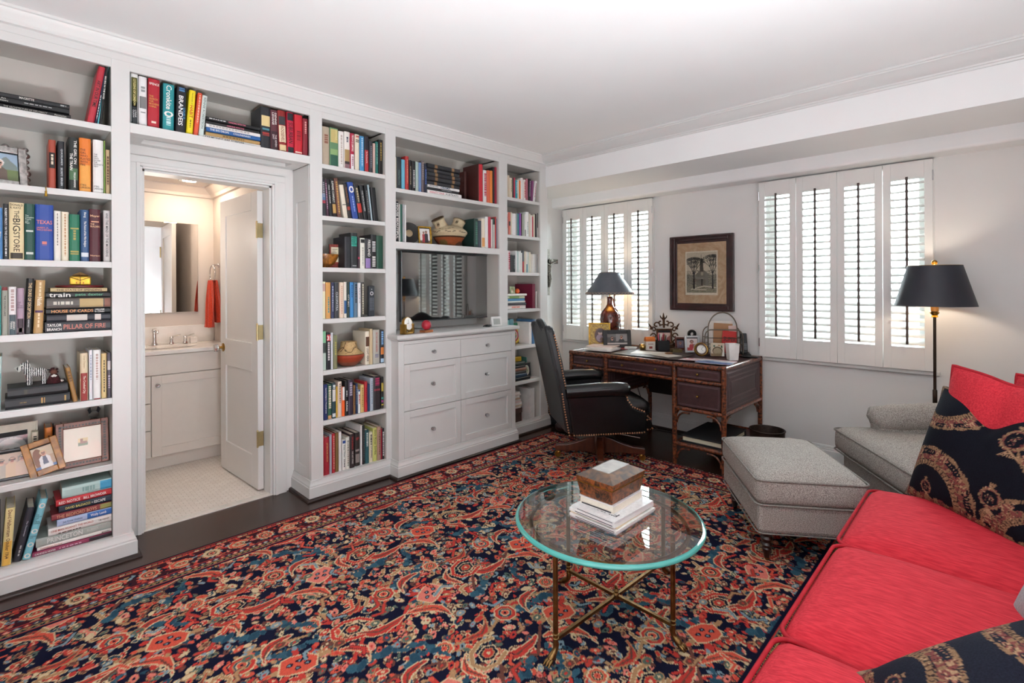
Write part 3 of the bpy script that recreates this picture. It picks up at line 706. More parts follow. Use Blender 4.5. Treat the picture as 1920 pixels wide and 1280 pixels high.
row(Z1, S[2], 'second shelf of ' + LB, [
 (415, 478, 925, '#a0432f', 'rust and white', bars('#d8c9b0', .48, .7, .3), [(.42, .74, '#241d1b')]),
 (492, 552, 937, '#22242a', 'charcoal', [('QUICKLANDS', '#cfd2d6', .5, .84, 'v', .34, .1), ('SECRETS  BERGEN', '#cfd2d6', .08, .45, 'v', .3, .1)]),
 (585, 672, 905, '#1d2320', 'black', [('THE GIRL ON', wh, .5, .95, 'v', .28, .18), ('THE TRAIN', wh, .38, .7, 'v', .28, -.22), ('PAULA HAWKINS', wh, .06, .34, 'v', .2, .12)], [(.2, .42, '#4b6b4a')]),
 (678, 780, 912, '#e07a2a', 'orange', [('THE\nGIRL\nWHO\nPLAYED\nWITH\nFIRE', '#5b2a12', .36, .92, 'h'), ('STIEG\nLARSSON', '#2a1a10', .04, .16, 'h')], [(0, .5, '#e8a14a')]),
 (796, 886, 927, '#e9e6e4', 'white', [('THE\nGIRL\nWHO\nKICKED\nTHE\nHORNET\'S\nNEST', '#444', .3, .92, 'h'), ('STIEG\nLARSSON', '#222', .04, .16, 'h')]),
 (888, 896, 930, '#6d8f3a', 'thin green', ()),
 (897, 943, 1010, '#b9a079', 'tan', bars('#5b3a2a', .2, .85, .4))], side='right')
row(Z2, S[3], 'third shelf of ' + LB, [
 (-22, 20, 245, '#4a7eb4', 'sky blue', [('Blake', wh, .3, .65, 'v', .4)]),
 (22, 67, 215, '#242426', 'slim black', [('ROBERT FROST / IN THE CLEARING', '#ddd', .22, .92, 'v', .4), ('x', '#ccc', .06, .2, 'b', .3)]),
 (69, 185, 206, '#e2d0a4', 'cream', [('DONALD\nR. KATZ', '#2a2018', .88, .985, 'h'), ('THE', '#4a3b28', .73, .86, 'v', .34), ('BIG', '#3a2c1c', .5, .72, 'v', .5), ('STORE', '#4a3b28', .14, .49, 'v', .42)], [(.02, .12, '#3a3026')]),
 (188, 269, 215, '#1c4a40', 'dark green', [('x', '#c9cfc8', .5, .53, 'b', .7), ('The\nComplete\nPoems\nand\nPlays', '#c8d2c6', .64, .8, 'h'), ('x', '#c9cfc8', .1, .14, 'b', .7)]),
 (271, 414, 222, '#26489a', 'thick royal blue', [('TEXAS', '#d98078', .65, .72, 'h'), ('JAMES A.\nMICHENER', '#d98078', .53, .6, 'h'), ('x', '#d98078', .27, .34, 'b', .26)]),
 (417, 472, 270, '#e6e1d8', 'ivory', bars('#8b8580', .3, .95, .16)),
 (474, 533, 277, '#e9e0c9', 'pale cream', bars('#b98a60', .1, .95, .2)),
 (536, 617, 297, '#207054', 'emerald', [('x', '#a89a50', .68, .71, 'b', .8), ('x', '#a89a50', .45, .66, 'b', .24), ('x', '#a89a50', .14, .22, 'b', .8)]),
 (622, 690, 262, '#33547f', 'slate blue', [('Berg', wh, .85, .95, 'v', .3), ('The Future of the War Religion', wh, .28, .78, 'v', .32)], [(.09, .17, '#d8dde4')]),
 (692, 778, 257, '#4d1c26', 'burgundy', [('Mayer', '#e0b48a', .84, .89, 'h'), ('THE\nBUILDERS', '#e0b48a', .65, .73, 'h'), ('x', '#d9a080', .75, .77, 'b', .7), ('Norton', '#e0b48a', .1, .13, 'h')]),
 (800, 857, 268, '#cfcac8', 'pale grey', [('AND THE MIND OF THE MODERNS', '#3a3a3c', .1, .95, 'v', .36)])], side='right')
row(Z2, S[4], 'fourth shelf of ' + LB, [
 (-20, 8, 850, '#4aa39a', 'teal', ()),
 (12, 62, 860, '#9c9c90', 'grey green', [('THE YOUNG LAKE', '#2c2c28', .3, .92, 'v', .3)], [(.93, 1, '#7a2a2c')]),
 (65, 127, 858, '#ece8e8', 'white and slate', [('x', '#b59a98', .5, .95, 'b', .4), ('JEREMY\nFERRIS', wh, .08, .3, 'v', .6)], [(0, .42, '#4a5a60')]),
 (130, 186, 868, '#a890a2', 'mauve', [('THE\nSIX\nHOUR\nBRAND', '#4a3a48', .55, .72, 'h')], [(.0, .34, '#3a2c34'), (.05, .14, '#cfc8c8')]),
 (188, 243, 792, '#1d1b1b', 'black', [('THE DUKE OF DECEPTION', '#d9b98a', .28, .92, 'v', .5), ('GEOFFREY WOLFF', '#ddd', .12, .26, 'v', .3)], [], 22),
 (255, 330, 806, '#b8925e', 'golden tan', [('Nude', '#fff3dc', .52, .68, 'v', .5), ('x', '#e6d0a8', .7, .96, 'b', .2), ('x', '#e6d0a8', .1, .38, 'b', .2)], [(.39, .43, '#4a2a52')], 22)], side='left')
_x0, _x1 = .127, .373
ztop4 = stack(0, S[4], 'fourth shelf of ' + LB, [
 (_x0, _x1, .051, '#35353a', 'dark grey', [('TAYLOR', wh, .76, .97, 'v', .32, .2), ('BRANCH', wh, .76, .97, 'v', .32, -.2), ('PILLAR OF FIRE', '#c97868', .08, .73, 'v', .6)]),
 (_x0 + .006, _x1, .035, '#22242e', 'black pictorial', (), [(.38, .7, '#cfc8c0'), (.16, .26, '#d8cfc8')]),
 (_x0 + .004, _x1, .029, '#141416', 'black', [('HOUSE OF CARDS', '#e0995a', .28, .92, 'v', .5), ('WILLIAM', wh, .1, .25, 'v', .3, .18), ('D. COHAN', wh, .1, .25, 'v', .3, -.2)]),
 (_x0 + .006, _x1, .050, '#5a5450', 'brown and gold', [('x', '#cfc8bc', .6, .9, 'b', .3)], [(.12, .5, '#b8a070'), (.0, .1, '#8a5a4a')]),
 (_x0 + .004, _x1, .028, '#131314', 'black', [('train', wh, .63, .96, 'v', .75), ('pete dexter', '#5aa07a', .12, .56, 'v', .6)]),
 (_x0 + .02, _x1 - .012, .020, '#c8b184', 'thin beige', [('THE STATE OF SPENDING', '#4a3a24', .1, .9, 'v', .5)])], seed=4)
row(Z3, S[5], 'fifth shelf of ' + LB, [
 (604, 646, 300, '#9a6f34', 'worn brown', bars('#6a4a20', .6, .9, .5), [], -66),
 (662, 728, 185, '#e0cfae', 'cream and red', [('Great Chapters', '#b59a72', .68, .95, 'v', .3), ('The Crooked City', '#f0e2d0', .15, .52, 'v', .4)], [(0, .58, '#97302c')]),
 (735, 767, 160, '#e8e8ee', 'slim white', bars('#9aa6c0', .4, .9, .3)),
 (770, 834, 158, '#eeecea', 'white', bars('#c0a8a0', .4, .92, .3), [(0, .02, '#8a2a30')]),
 (838, 884, 188, '#dcc48a', 'yellow tan', bars('#4a3a24', .12, .85, .2)),
 (886, 925, 182, '#4d4450', 'dark mauve', bars('#b8b0c0', .2, .5, .5), [(.62, .82, '#cfc8c8')])], side='right', d=(.15, .18))
BIB = mat('black_leatherette', '#1c1c20', 0.5, var=0.2)
stack(0, S[5], 'fifth shelf of ' + LB, [
 (-.008, .216, .052, '#1d1d22', 'thick black', [('HOLY BIBLE', '#c09a58', .68, .78, 'v', .45), ('x', '#b89458', .4, .46, 'b', .5), ('x', '#b89458', .06, .09, 'b', .5)]),
 (0, .208, .046, '#1b1b1f', 'black leather', [('x', '#3a342c', .66, .74, 'b', .5)])], seed=6, depth=(.17, .19))
row(Z3, S[5], 'left end of fifth shelf of ' + LB, [(-45, 4, 215, '#b9d0cc', 'pale teal', (), [(.0, .7, '#8fb8b8')], 14)], side='left', d=(.18, .2))
row(Z3, S[6], 'sixth shelf of ' + LB, [
 (262, 318, 838, '#e2d8c2', 'small cream', [('x', '#4a4238', .55, .9, 'b', .5)]),
 (372, 436, 800, '#e8873a', 'orange spined', bars('#7a3a10', .3, .8, .2)),
 (446, 520, 795, '#1f1b1e', 'black', [('9', wh, .78, .86, 'h')]),
 (524, 566, 790, '#e6e0da', 'white', (), [(.3, .55, '#7a2a3c')])], side='left', yp=3.40, d=(.11, .13))
row(Z4, S7, 'bottom shelf of ' + LB, [
 (-55, 2, 395, '#1f2a44', 'navy', ()),
 (6, 92, 385, '#e8d79a', 'pale yellow', [('David Halberstam', '#6a2a22', .5, .97, 'v', .42), ('October 1964', '#4a2a22', .12, .47, 'v', .42)], [(0, .42, '#e3b552')], 42),
 (104, 178, 400, '#262530', 'black', [('The Throwaways', '#b8b8c4', .42, .8, 'v', .25), ('x', '#aaa', .1, .3, 'b', .2)], [], 128),
 (186, 258, 330, '#7fc4d2', 'light blue', [('THE\nTWELVE\nLIVES\nOF\nSAMUEL\nHAWLEY', '#22343c', .52, .8, 'h'), ('HANNAH\nTINTI', '#22343c', .33, .4, 'h'), ('o', '#e8e0d8', .84, .93, 'h'), ('o', '#e8e0d8', .42, .5, 'h'), ('o', '#e8e0d8', .2, .28, 'h'), ('o', '#e8e0d8', .02, .1, 'h')], [], 160)], side='left', d=(.16, .19))
zt7 = stack(0, S7, 'bottom shelf of ' + LB, [
 (.080, .374, .02, '#8a2f52', 'thin plum', [('CANDIDA HOFER', wh, .72, .97, 'v', .4), ('x', '#e0b0c0', .4, .68, 'b', .25)], [(.0, .3, '#241c24')]),
 (.097, .374, .016, '#eee9e4', 'thin white', [('Contemporary Art Now', '#b03a3a', .68, .96, 'v', .55), ('MANDELL', '#222', .02, .14, 'v', .55)]),
 (.093, .374, .039, '#a9b0aa', 'grey green', [('PRINCETON', '#e6e8e4', .4, .86, 'v', .6), ('RUBBER', '#c8ccc6', .18, .34, 'v', .3)]),
 (.136, .374, .036, '#e9e4e0', 'white', [('ONE MAN AGAINST THE WORLD', '#b0584a', .3, .96, 'v', .4, .1), ('TIM WEINER', '#5a4a44', .04, .22, 'v', .35), ('x', '#5a4a44', .5, .85, 'b', .12, -.34)]),
 (.167, .374, .034, '#aebfe0', 'pale blue', [('Joe Crow Undone', '#3a4a6a', .55, .9, 'v', .5), ('Wally Lamb', wh, .1, .4, 'v', .55)], [(0, .46, '#2a66b0')]),
 (.147, .374, .029, '#7c2a30', 'maroon', [('THE BEDFORD BOYS', '#d0987a', .26, .92, 'v', .55)], [(0, .2, '#8a8a4a')]),
 (.174, .374, .036, '#17283a', 'dark navy', [('DAVID BALDACCI', '#e0d070', .42, .88, 'v', .55), ('THE', wh, .36, .4, 'v', .25), ('ESCAPE', wh, .12, .34, 'v', .5)]),
 (.163, .374, .031, '#b5232e', 'red', [('RED NOTICE', wh, .58, .95, 'v', .5), ('BILL BROWDER', wh, .1, .52, 'v', .5)]),
 (.185, .374, .052, '#b5d0cc', 'mint', [('x', '#8ab0ac', .35, .6, 'b', .4), ('FRANKLIN', '#8ab0ac', .3, .5, 'v', .2, -.3)], [(0, .24, '#3f9cc4')])], seed=8)

# ---- shelf over the doorway
OD = 'the shelf over the doorway'
row(Z5, 2.263, OD, [
 (126, 196, 145, '#eceeec', 'white and black', [('CITIZENS OF LONDON', '#e8d890', .38, .9, 'v', .3), ('LYNNE\nOLSON', '#ddd', .14, .3, 'v', .5)], [(0, .46, '#23262a'), (.36, .93, '#5a5a2a')]),
 (203, 280, 172, '#eae8e8', 'white', [('x', '#999', .68, .8, 'b', .5), ('x', '#888', .27, .29, 'b', .6)], [(.36, .6, '#7a7878')]),
 (286, 396, 193, '#b01f2e', 'thick red', [('SPENCE', '#f0e8e0', .86, .93, 'h'), ('THE\nSEARCH\nFOR\nMODERN\nCHINA', '#d09a4a', .42, .66, 'h'), ('x', '#f0e0d0', .1, .14, 'b', .4)], [], 8),
 (428, 534, 240, '#2a8f94', 'teal', [('Cronkite', wh, .46, .97, 'v', .5), ('x', '#bfe0e0', .12, .3, 'b', .4), ('o', wh, .3, .42, 'h')], [], 8),
 (551, 642, 262, '#1a1d24', 'black', [('LOUIS D.', '#5aa0d0', .3, .55, 'v', .22, .3), ('BRANDEIS', '#f2f2f2', .16, .8, 'v', .48, -.06), ('x', '#4a80b0', .88, .97, 'b', .6)], [], 16),
 (650, 712, 294, '#f0da22', 'yellow', [('THE POWER OF', '#8a7a10', .68, .95, 'v', .2), ('HABIT', '#c02a1a', .38, .66, 'v', .5), ('x', '#8a7a10', .16, .34, 'b', .2)], [], 34),
 (718, 763, 316, '#e0573a', 'orange red', [('x', '#f0b8a0', .3, .95, 'b', .3)], [], 46),
 (768, 816, 342, '#d5e0dc', 'pale grey', [('RENNIE ROBERTSON', '#6a7a74', .2, .95, 'v', .45)], [], 40)])
stack(0, 2.263, OD, [
 (.794, 1.103, .018, '#f0efec', 'white', [('DIAMONDS ARE FOREVER', '#333', .3, .97, 'v', .6)]),
 (.808, 1.101, .023, '#b5915c', 'tan', [('x', '#7a5a30', .3, .7, 'b', .4)]),
 (.808, 1.101, .023, '#1f5a9a', 'blue', [('THE BIG DROPS', wh, .6, .94, 'v', .5), ('COLLINS/NASH', wh, .2, .52, 'v', .45)]),
 (.808, 1.101, .021, '#e6e2e0', 'pale', [('x', '#b0aaa8', .2, .95, 'b', .4)]),
 (.808, 1.099, .019, '#1b1a1c', 'black', [('DANCING WITH THE', '#e07a90', .3, .62, 'v', .5)]),
 (.808, 1.098, .019, '#19181b', 'glossy black', [('DANCING WITH THE', '#e07a90', .28, .6, 'v', .5), ('x', '#ccc', .65, .95, 'b', .3)])], seed=3)
row(Z5, 2.263, 'right end of ' + OD, [
 (1358, 1452, 462, '#22242a', 'thick black', [('x', '#4a8a98', .45, .5, 'b', .7), ('x', '#a0302a', .32, .4, 'b', .7)], [(.55, .8, '#e0c890')]),
 (1454, 1526, 490, '#5a2a34', 'dark maroon', [('DENNIS\nLEHANE', wh, .62, .95, 'v', .6), ('THE GIVEN\nDAY', '#e0d0d0', .1, .4, 'v', .55)], [(.0, .48, '#3a2026')], -6),
 (1532, 1606, 496, '#8f2a26', 'brick red', [('ROOSEVELT', '#8a3a2a', .22, .62, 'v', .4)], [(.24, .64, '#e8d8b8'), (.66, .86, '#3a3a3e'), (.04, .18, '#e0c898')], -14),
 (1610, 1676, 510, '#c01f3c', 'crimson', [('SUBURBAN', '#2a1218', .25, .75, 'v', .6)], [(.8, .98, '#222226'), (.02, .16, '#222226')], -6),
 (1680, 1754, 534, '#c4202e', 'bright red', [('x', '#8a1420', .35, .6, 'b', .5)], [(.05, .08, '#f0e0d0')]),
 (1758, 1808, 570, '#822430', 'deep red', [('x', '#e0a8a0', .6, .92, 'b', .3)])], side='right')

# ---- narrow bookcase beside the doorway
N1 = 'top shelf of ' + NB
row(Q1, S[1], N1, [
 (143, 220, 162, '#b8a893', 'beige', [('x', '#8a5a48', .55, .8, 'b', .5)]),
 (223, 317, 176, '#5f8a64', 'green landscape', [('NASHVILLE', '#e8e0a0', .7, .97, 'v', .22, .25)], [(0, .3, '#2c5a48'), (.3, .45, '#8aa870'), (.62, .97, '#c9b878')]),
 (319, 378, 212, '#eae6e2', 'white', bars('#c0b0a8', .1, .9, .3)),
 (381, 444, 216, '#ece4dc', 'white and brown', [('x', '#3a3a50', .72, .86, 'b', .3)], [(.2, .52, '#a88a5a'), (.13, .2, '#3a2c2c'), (0, .13, '#8a6a70')]),
 (446, 491, 233, '#b02040', 'red and white', [('PRIVATE EMPIRE', wh, .5, .95, 'v', .5), ('x', '#b07a88', .1, .36, 'b', .4)], [(0, .42, '#e8e4e4')]),
 (497, 546, 245, '#e6dcc6', 'cream', [('x', '#b03a3a', .9, .96, 'b', .7), ('x', '#7a7060', .78, .86, 'b', .7)]),
 (549, 599, 265, '#3f8bbd', 'bright blue', [('x', '#b8d8ee', .15, .95, 'b', .3)]),
 (601, 648, 268, '#26222a', 'black and red', [('The Two Second Fix', wh, .25, .58, 'v', .3)], [(0, .62, '#b02a30')]),
 (651, 692, 318, '#33333a', 'charcoal', bars('#8a8a92', .15, .85, .25)),
 (694, 721, 342, '#cfaea4', 'slim pink', ()),
 (722, 752, 325, '#1f6a62', 'slim teal', [('THE STUFF OF DREAMS', '#8ac0b4', .3, .95, 'v', .5)]),
 (756, 812, 306, '#1a1a1a', 'black gilt', [('x', '#b89a50', .4, .92, 'b', .25)])])
row(Q1, S[2], 'second shelf of ' + NB, [
 (143, 186, 725, '#34343a', 'charcoal', bars('#a8a8b0', .5, .9, .3), [(.42, .6, '#5a7aa0'), (.34, .42, '#a03a4a')], -14),
 (188, 216, 738, '#4a2a3c', 'dark plum', bars('#b08aa0', .2, .9, .4), [], -26),
 (217, 256, 736, '#1f1f22', 'black', [('FREE TO DREAM', '#c8c8c8', .25, .95, 'v', .4)], [], -34),
 (258, 302, 736, '#1c1a1c', 'black and tan', [('SUPREME CONFLICT', '#e0dcd4', .38, .95, 'v', .5)], [(.1, .34, '#c09a5a')], -34),
 (308, 350, 728, '#6a4238', 'brown gilt', bars('#c89a5a', .1, .92, .4), [], -40),
 (376, 424, 800, '#e6dcc8', 'cream', (), [(.39, .41, '#333')], -52),
 (427, 466, 786, '#26211f', 'dark brown', [('The Looking Glass', '#a86a4a', .45, .9, 'v', .5)], [(.24, .34, '#a03a2a')], -58),
 (473, 536, 773, '#2b4a98', 'blue', [('x', '#9ab0e0', .2, .62, 'b', .2), ('o', wh, .66, .94, 'h')], [], -62),
 (542, 594, 798, '#201c1e', 'black with red flower', bars('#c8b890', .5, .9, .3), [(.2, .46, '#c43a30')], -62),
 (597, 638, 806, '#1a1b1e', 'slim black', [('THE RICH DANGER', '#cfcfcf', .25, .85, 'v', .4)], [], -54),
 (640, 674, 804, '#1d1d20', 'ink black', bars('#888', .2, .85, .25), [], -44),
 (676, 692, 800, '#b8ccd4', 'thin pale blue', (), [], -42),
 (700, 754, 828, '#15161a', 'plain black', (), [], -34)])
row(Q2, S[3], 'third shelf of ' + NB, [
 (424, 493, 152, '#2a2a30', 'black', (), [(0, .97, '#26262c')]),
 (498, 577, 106, '#2a2b2e', 'tall charcoal', [('WAR\nAND\nTHE\nROSES', '#0d3a34', .66, .88, 'h'), ('x', '#c0c0c0', .06, .08, 'b', .6)], [(.62, .9, '#2f9a88')]),
 (580, 607, 156, '#3a2c34', 'slim dark', (), [(.3, .36, '#c03a5a')]),
 (609, 667, 168, '#e8e6da', 'ivory', bars('#a8a49a', .1, .7, .3), [(.84, .96, '#26282a')]),
 (669, 739, 172, '#2c2c32', 'black and lilac', [('FREELAND', wh, .4, .95, 'v', .45, .15)], [(.02, .34, '#8f78b0')]),
 (741, 803, 126, '#1f1d20', 'black striped', [('x', '#d0ccc8', .06, .36, 'b', .6), ('x', '#c0c0c0', .5, .8, 'b', .6)]),
 (806, 889, 140, '#1f4a3a', 'bottle green', ())], side='right', d=(.17, .2))
row(Q2, S[4], 'fourth shelf of ' + NB, [
 (150, 195, 690, '#e9e4c4', 'pale yellow', (), [(.74, .94, '#c8a8a0')]),
 (198, 257, 700, '#d19a55', 'amber', [('x', '#5a8a88', .15, .6, 'b', .3)]),
 (259, 299, 700, '#2a3052', 'navy', bars('#c0c8e0', .2, .9, .25)),
 (302, 355, 700, '#3a3d42', 'charcoal', [('CLEOPATRA', '#cfd4d8', .06, .88, 'v', .4)]),
 (358, 412, 700, '#e9d2bd', 'peach', bars('#a85a48', .12, .9, .14)),
 (414, 449, 692, '#e2dccf', 'white and blue', (), [(.12, .48, '#2f5a8a')]),
 (451, 486, 698, '#2c3a36', 'dark green', [('CITY BOY', wh, .3, .65, 'v', .5)]),
 (488, 532, 697, '#3f8ac8', 'cornflower blue', bars('#1f4a80', .55, .92, .25)),
 (536, 580, 700, '#5a7488', 'steel blue', bars('#1c1c22', .4, .95, .4)),
 (583, 620, 704, '#e6e4e4', 'white', [('x', '#555', .4, .85, 'b', .14)]),
 (622, 660, 698, '#3c3834', 'dark olive', bars('#d0c8b0', .08, .95, .4))])
row(Q3, S[5], 'fifth shelf of ' + NB, [
 (150, 203, 134, '#7fb890', 'mint green', (), [(0, .44, '#b8c8bc'), (.44, .7, '#3a4440')]),
 (206, 257, 152, '#1f1a1f', 'black', [('3!', wh, .8, .92, 'h'), ('x', '#d8d0d0', .25, .74, 'b', .4)], [(.78, .95, '#d02a3a')]),
 (259, 284, 152, '#e4e4ea', 'slim white', ()),
 (286, 338, 182, '#7c7c5a', 'olive', [('x', '#b0a85a', .4, .8, 'b', .3)])], side='left')
row(Q3, S[5], 'right end of fifth shelf of ' + NB, [
 (672, 722, 136, '#e9e0cc', 'ivory', [('LIGHT VERSE', '#4a4034', .1, .5, 'v', .5)], [(.55, .84, '#5a3a26')]),
 (726, 762, 106, '#d0bc98', 'beige', ()),
 (766, 846, 116, '#b9b6ac', 'grey', [('IN THE FAIR GARDEN', '#b04a44', .35, .92, 'v', .3), ('x', '#8a8aa0', .18, .28, 'b', .5)]),
 (850, 901, 120, '#22252e', 'black', [('x', '#7aa8d8', .55, .96, 'b', .5)], [(.26, .48, '#d07a34'), (.02, .14, '#a8c8e0')])], side='right')
row(Q3, S[6], 'sixth shelf of ' + NB, [
 (174, 219, 770, '#1f2c62', 'navy', [('Sacred Religions / Practical Lives', wh, .18, .9, 'v', .4)]),
 (221, 268, 770, '#2f5a48', 'green patterned', bars('#e0d8c0', .3, .95, .6), [(0, .1, '#d8a070')]),
 (270, 319, 756, '#27434a', 'teal and white', [('x', '#d8e0e0', .84, .95, 'b', .6)], [(.48, .82, '#e6e0da'), (.04, .14, '#d8dcdc')]),
 (321, 341, 796, '#d8b048', 'thin yellow', ()),
 (343, 390, 738, '#e2cdbc', 'pale pink', bars('#7a6258', .4, .95, .3)),
 (393, 428, 802, '#f0692a', 'orange and white', (), [(.55, 1, '#ece8e4')]),
 (430, 466, 728, '#1b1a1c', 'black', [('NURSES', wh, .12, .42, 'v', .5), ('x', '#ddd', .55, .72, 'b', .3)]),
 (468, 527, 716, '#33283a', 'dark purple', bars('#b0a8bc', .55, .92, .5)),
 (529, 556, 782, '#8a6440', 'brown', bars('#5a3a20', .3, .9, .3)),
 (558, 583, 762, '#22365a', 'dark blue', bars('#8a9ab8', .3, .9, .3)),
 (585, 613, 836, '#ececea', 'white with red lettering', [('x', '#c03a40', .4, .8, 'b', .4)], [(.93, 1, '#2a5a90')]),
 (615, 659, 776, '#d8b878', 'straw', bars('#a07a40', .2, .9, .3)),
 (662, 697, 738, '#c02f38', 'red', bars('#8a1c26', .3, .8, .3)),
 (699, 727, 768, '#22385e', 'slim navy', ()),
 (730, 769, 694, '#b8c2ce', 'pale blue', bars('#8090a4', .2, .9, .3)),
 (772, 855, 672, '#2c2529', 'thick black', [('x', '#a0305a', .72, .95, 'b', .6)], [(.56, .62, '#8a3040')]),
 (862, 902, 684, '#1f1f1c', 'black colourful', (), [(.55, .82, '#b8a040'), (.3, .36, '#3a9a8a'), (.2, .26, '#a03a8a'), (.1, .14, '#c8b040')])])
row(Q4, S7, 'bottom shelf of ' + NB, [
 (186, 204, 335, '#b01f30', 'slim red', ()),
 (205, 268, 352, '#a3202f', 'red', [('LETTERS FROM LONDON', '#d8b070', .35, .85, 'v', .3)]),
 (270, 302, 315, '#a8a8b4', 'slim grey', ()),
 (304, 346, 305, '#b2202e', 'scarlet', [('x', '#e8c8b0', .1, .95, 'b', .2)]),
 (348, 391, 292, '#7d6236', 'olive brown', ()),
 (395, 430, 280, '#ecebe9', 'tall white', ()),
 (441, 488, 385, '#eceae4', 'white', [('Dear Theo', '#333', .4, .85, 'v', .4), ('x', '#555', .1, .35, 'b', .3)], [(.88, .97, '#2a4a90')]),
 (490, 539, 350, '#e4e2d8', 'ivory', bars('#8a887e', .1, .9, .4)),
 (541, 605, 310, '#2a1a1c', 'black', [('ON LA DOLCE', '#c03a3a', .55, .92, 'v', .3), ('THE LAST STRIKE', '#e0d8d4', .12, .5, 'v', .3)]),
 (610, 674, 290, '#2c2624', 'black photographic', [('IF', '#c04040', .78, .86, 'h')], [(.1, .36, '#8a8480'), (.44, .5, '#9a9490')]),
 (682, 705, 195, '#eeecea', 'slim white', ()),
 (707, 742, 195, '#1d1d1f', 'tall black', bars('#777', .1, .9, .15)),
 (744, 796, 255, '#2b5a60', 'teal', [('x', '#c8d8d4', .5, .92, 'b', .4)]),
 (798, 847, 284, '#e2dcc0', 'cream', [('CUT DRAWING', '#33302a', .15, .55, 'v', .4), ('x', '#333', .58, .92, 'b', .4)]),
 (850, 903, 228, '#cfd07a', 'lime', [('Slow River Scribe', '#4a4a26', .2, .95, 'v', .45)]),
 (906, 956, 210, '#b08c7a', 'mauve brown', [('x', '#7a5a4a', .15, .9, 'b', .3)]),
 (957, 967, 236, '#a82038', 'thin crimson', ()),
 (969, 1004, 236, '#1e1c20', 'black speckled', [('x', '#c8c4c4', .1, .9, 'b', .5)])], side='left', d=(.17, .23))

# ---- above the television
row(W1, 2.147, 'upper shelf ' + TVB, [
 (88, 97, 292, '#e2d6b8', 'thin cream', ()),
 (98, 147, 290, '#32363a', 'charcoal', [('Collected Poems of Frost', '#7aa098', .12, .6, 'v', .3)]),
 (150, 184, 316, '#6cb4ce', 'light blue', ()),
 (187, 222, 283, '#b23434', 'red', [('x', '#d89a80', .2, .9, 'b', .2)]),
 (224, 250, 321, '#1f1d1f', 'black', bars('#9a8a70', .2, .8, .3)),
 (254, 289, 331, '#211f22', 'soft black', bars('#c0c0c0', .1, .7, .4)),
 (291, 320, 340, '#a9bcb4', 'pale green', ()),
 (322, 348, 346, '#6f8ab8', 'periwinkle', ()),
 (350, 374, 326, '#6a5e60', 'taupe', bars('#b8a8a0', .4, .95, .3)),
 (376, 404, 356, '#23283c', 'navy', bars('#4a6ab0', .3, .8, .4))])
stack(0, 2.147, 'upper shelf ' + TVB, [
 (2.360, 2.712, .033, '#efedeb', 'white', [('VANITY FAIR', '#c03048', .52, .95, 'v', .45), ('PORTRAITS', '#333', .1, .48, 'v', .45)]),
 (2.360, 2.682, .02, '#242428', 'black', [('Inaugural Address', '#c8c8cc', .2, .6, 'v', .5)]),
 (2.360, 2.686, .021, '#e4e2e2', 'white', [('OBAMA', '#2a3a5a', .3, .62, 'v', .75), ('x', '#999', .68, .95, 'b', .4)]),
 (2.358, 2.694, .033, '#2b2b2f', 'black album', (), [(.18, .26, '#8a6a48'), (.7, .78, '#8a6a48')]),
 (2.358, 2.694, .033, '#2d2d31', 'dark album', (), [(.18, .26, '#8a6a48'), (.7, .78, '#8a6a48')]),
 (2.357, 2.693, .033, '#2a2a2e', 'dark leather album', (), [(.18, .26, '#8a6a48'), (.7, .78, '#8a6a48')]),
 (2.357, 2.692, .033, '#2d2c30', 'dark bound album', (), [(.18, .26, '#8a6a48'), (.7, .78, '#8a6a48')]),
 (2.356, 2.690, .033, '#29292d', 'charcoal album', (), [(.18, .26, '#8a6a48'), (.7, .78, '#8a6a48')])], seed=11, rzs=1)
row(W1, 2.147, 'right end of upper shelf ' + TVB, [
 (918, 962, 362, '#4a2420', 'maroon red-spined', [], [(0, 1, '#c62a38')]),
 (966, 1000, 422, '#e9e4e2', 'white and red', [('x', '#c03a50', .2, .9, 'b', .6)]),
 (1004, 1034, 424, '#d8674a', 'coral', ()),
 (1036, 1060, 428, '#e8873a', 'orange', ()),
 (1062, 1079, 392, '#1d1b1e', 'slim black', ()),
 (1081, 1116, 394, '#9a2038', 'crimson', ())], side='right', d=(.18, .22))
row(W1, 1.742, 'lower shelf ' + TVB, [
 (89, 120, 732, '#202024', 'black zebra striped', [('HOUSE BEAUTIFUL', wh, .08, .95, 'v', .7)]),
 (121, 130, 760, '#e0dcd8', 'thin white', ()),
 (132, 158, 762, '#2b5a4c', 'green', ()),
 (160, 178, 762, '#a4a6a8', 'slim grey', ()),
 (180, 195, 768, '#e8e6e4', 'slim white', ())])
row(W1, 1.742, 'right end of lower shelf ' + TVB, [
 (876, 916, 906, '#1f3a34', 'dark green marbled', bars('#4a7a6a', .1, .9, .5)),
 (919, 948, 926, '#3c4450', 'slate', ()),
 (950, 983, 906, '#e8dcc8', 'cream', (), [(.05, .35, '#e0a060')]),
 (985, 1016, 888, '#eceae8', 'white', ()),
 (1018, 1044, 888, '#b83a4c', 'rose red', ()),
 (1046, 1060, 912, '#e9e6e0', 'slim ivory', ()),
 (1062, 1083, 905, '#2f4a44', 'dark teal', (), [(0, .8, '#ddd8d0')]),
 (1085, 1098, 888, '#c04a4a', 'slim red', ()),
 (1100, 1112, 905, '#4a8ab0', 'slim blue', ()),
 (1114, 1126, 915, '#c4bdb8', 'slim grey', ())], side='right')
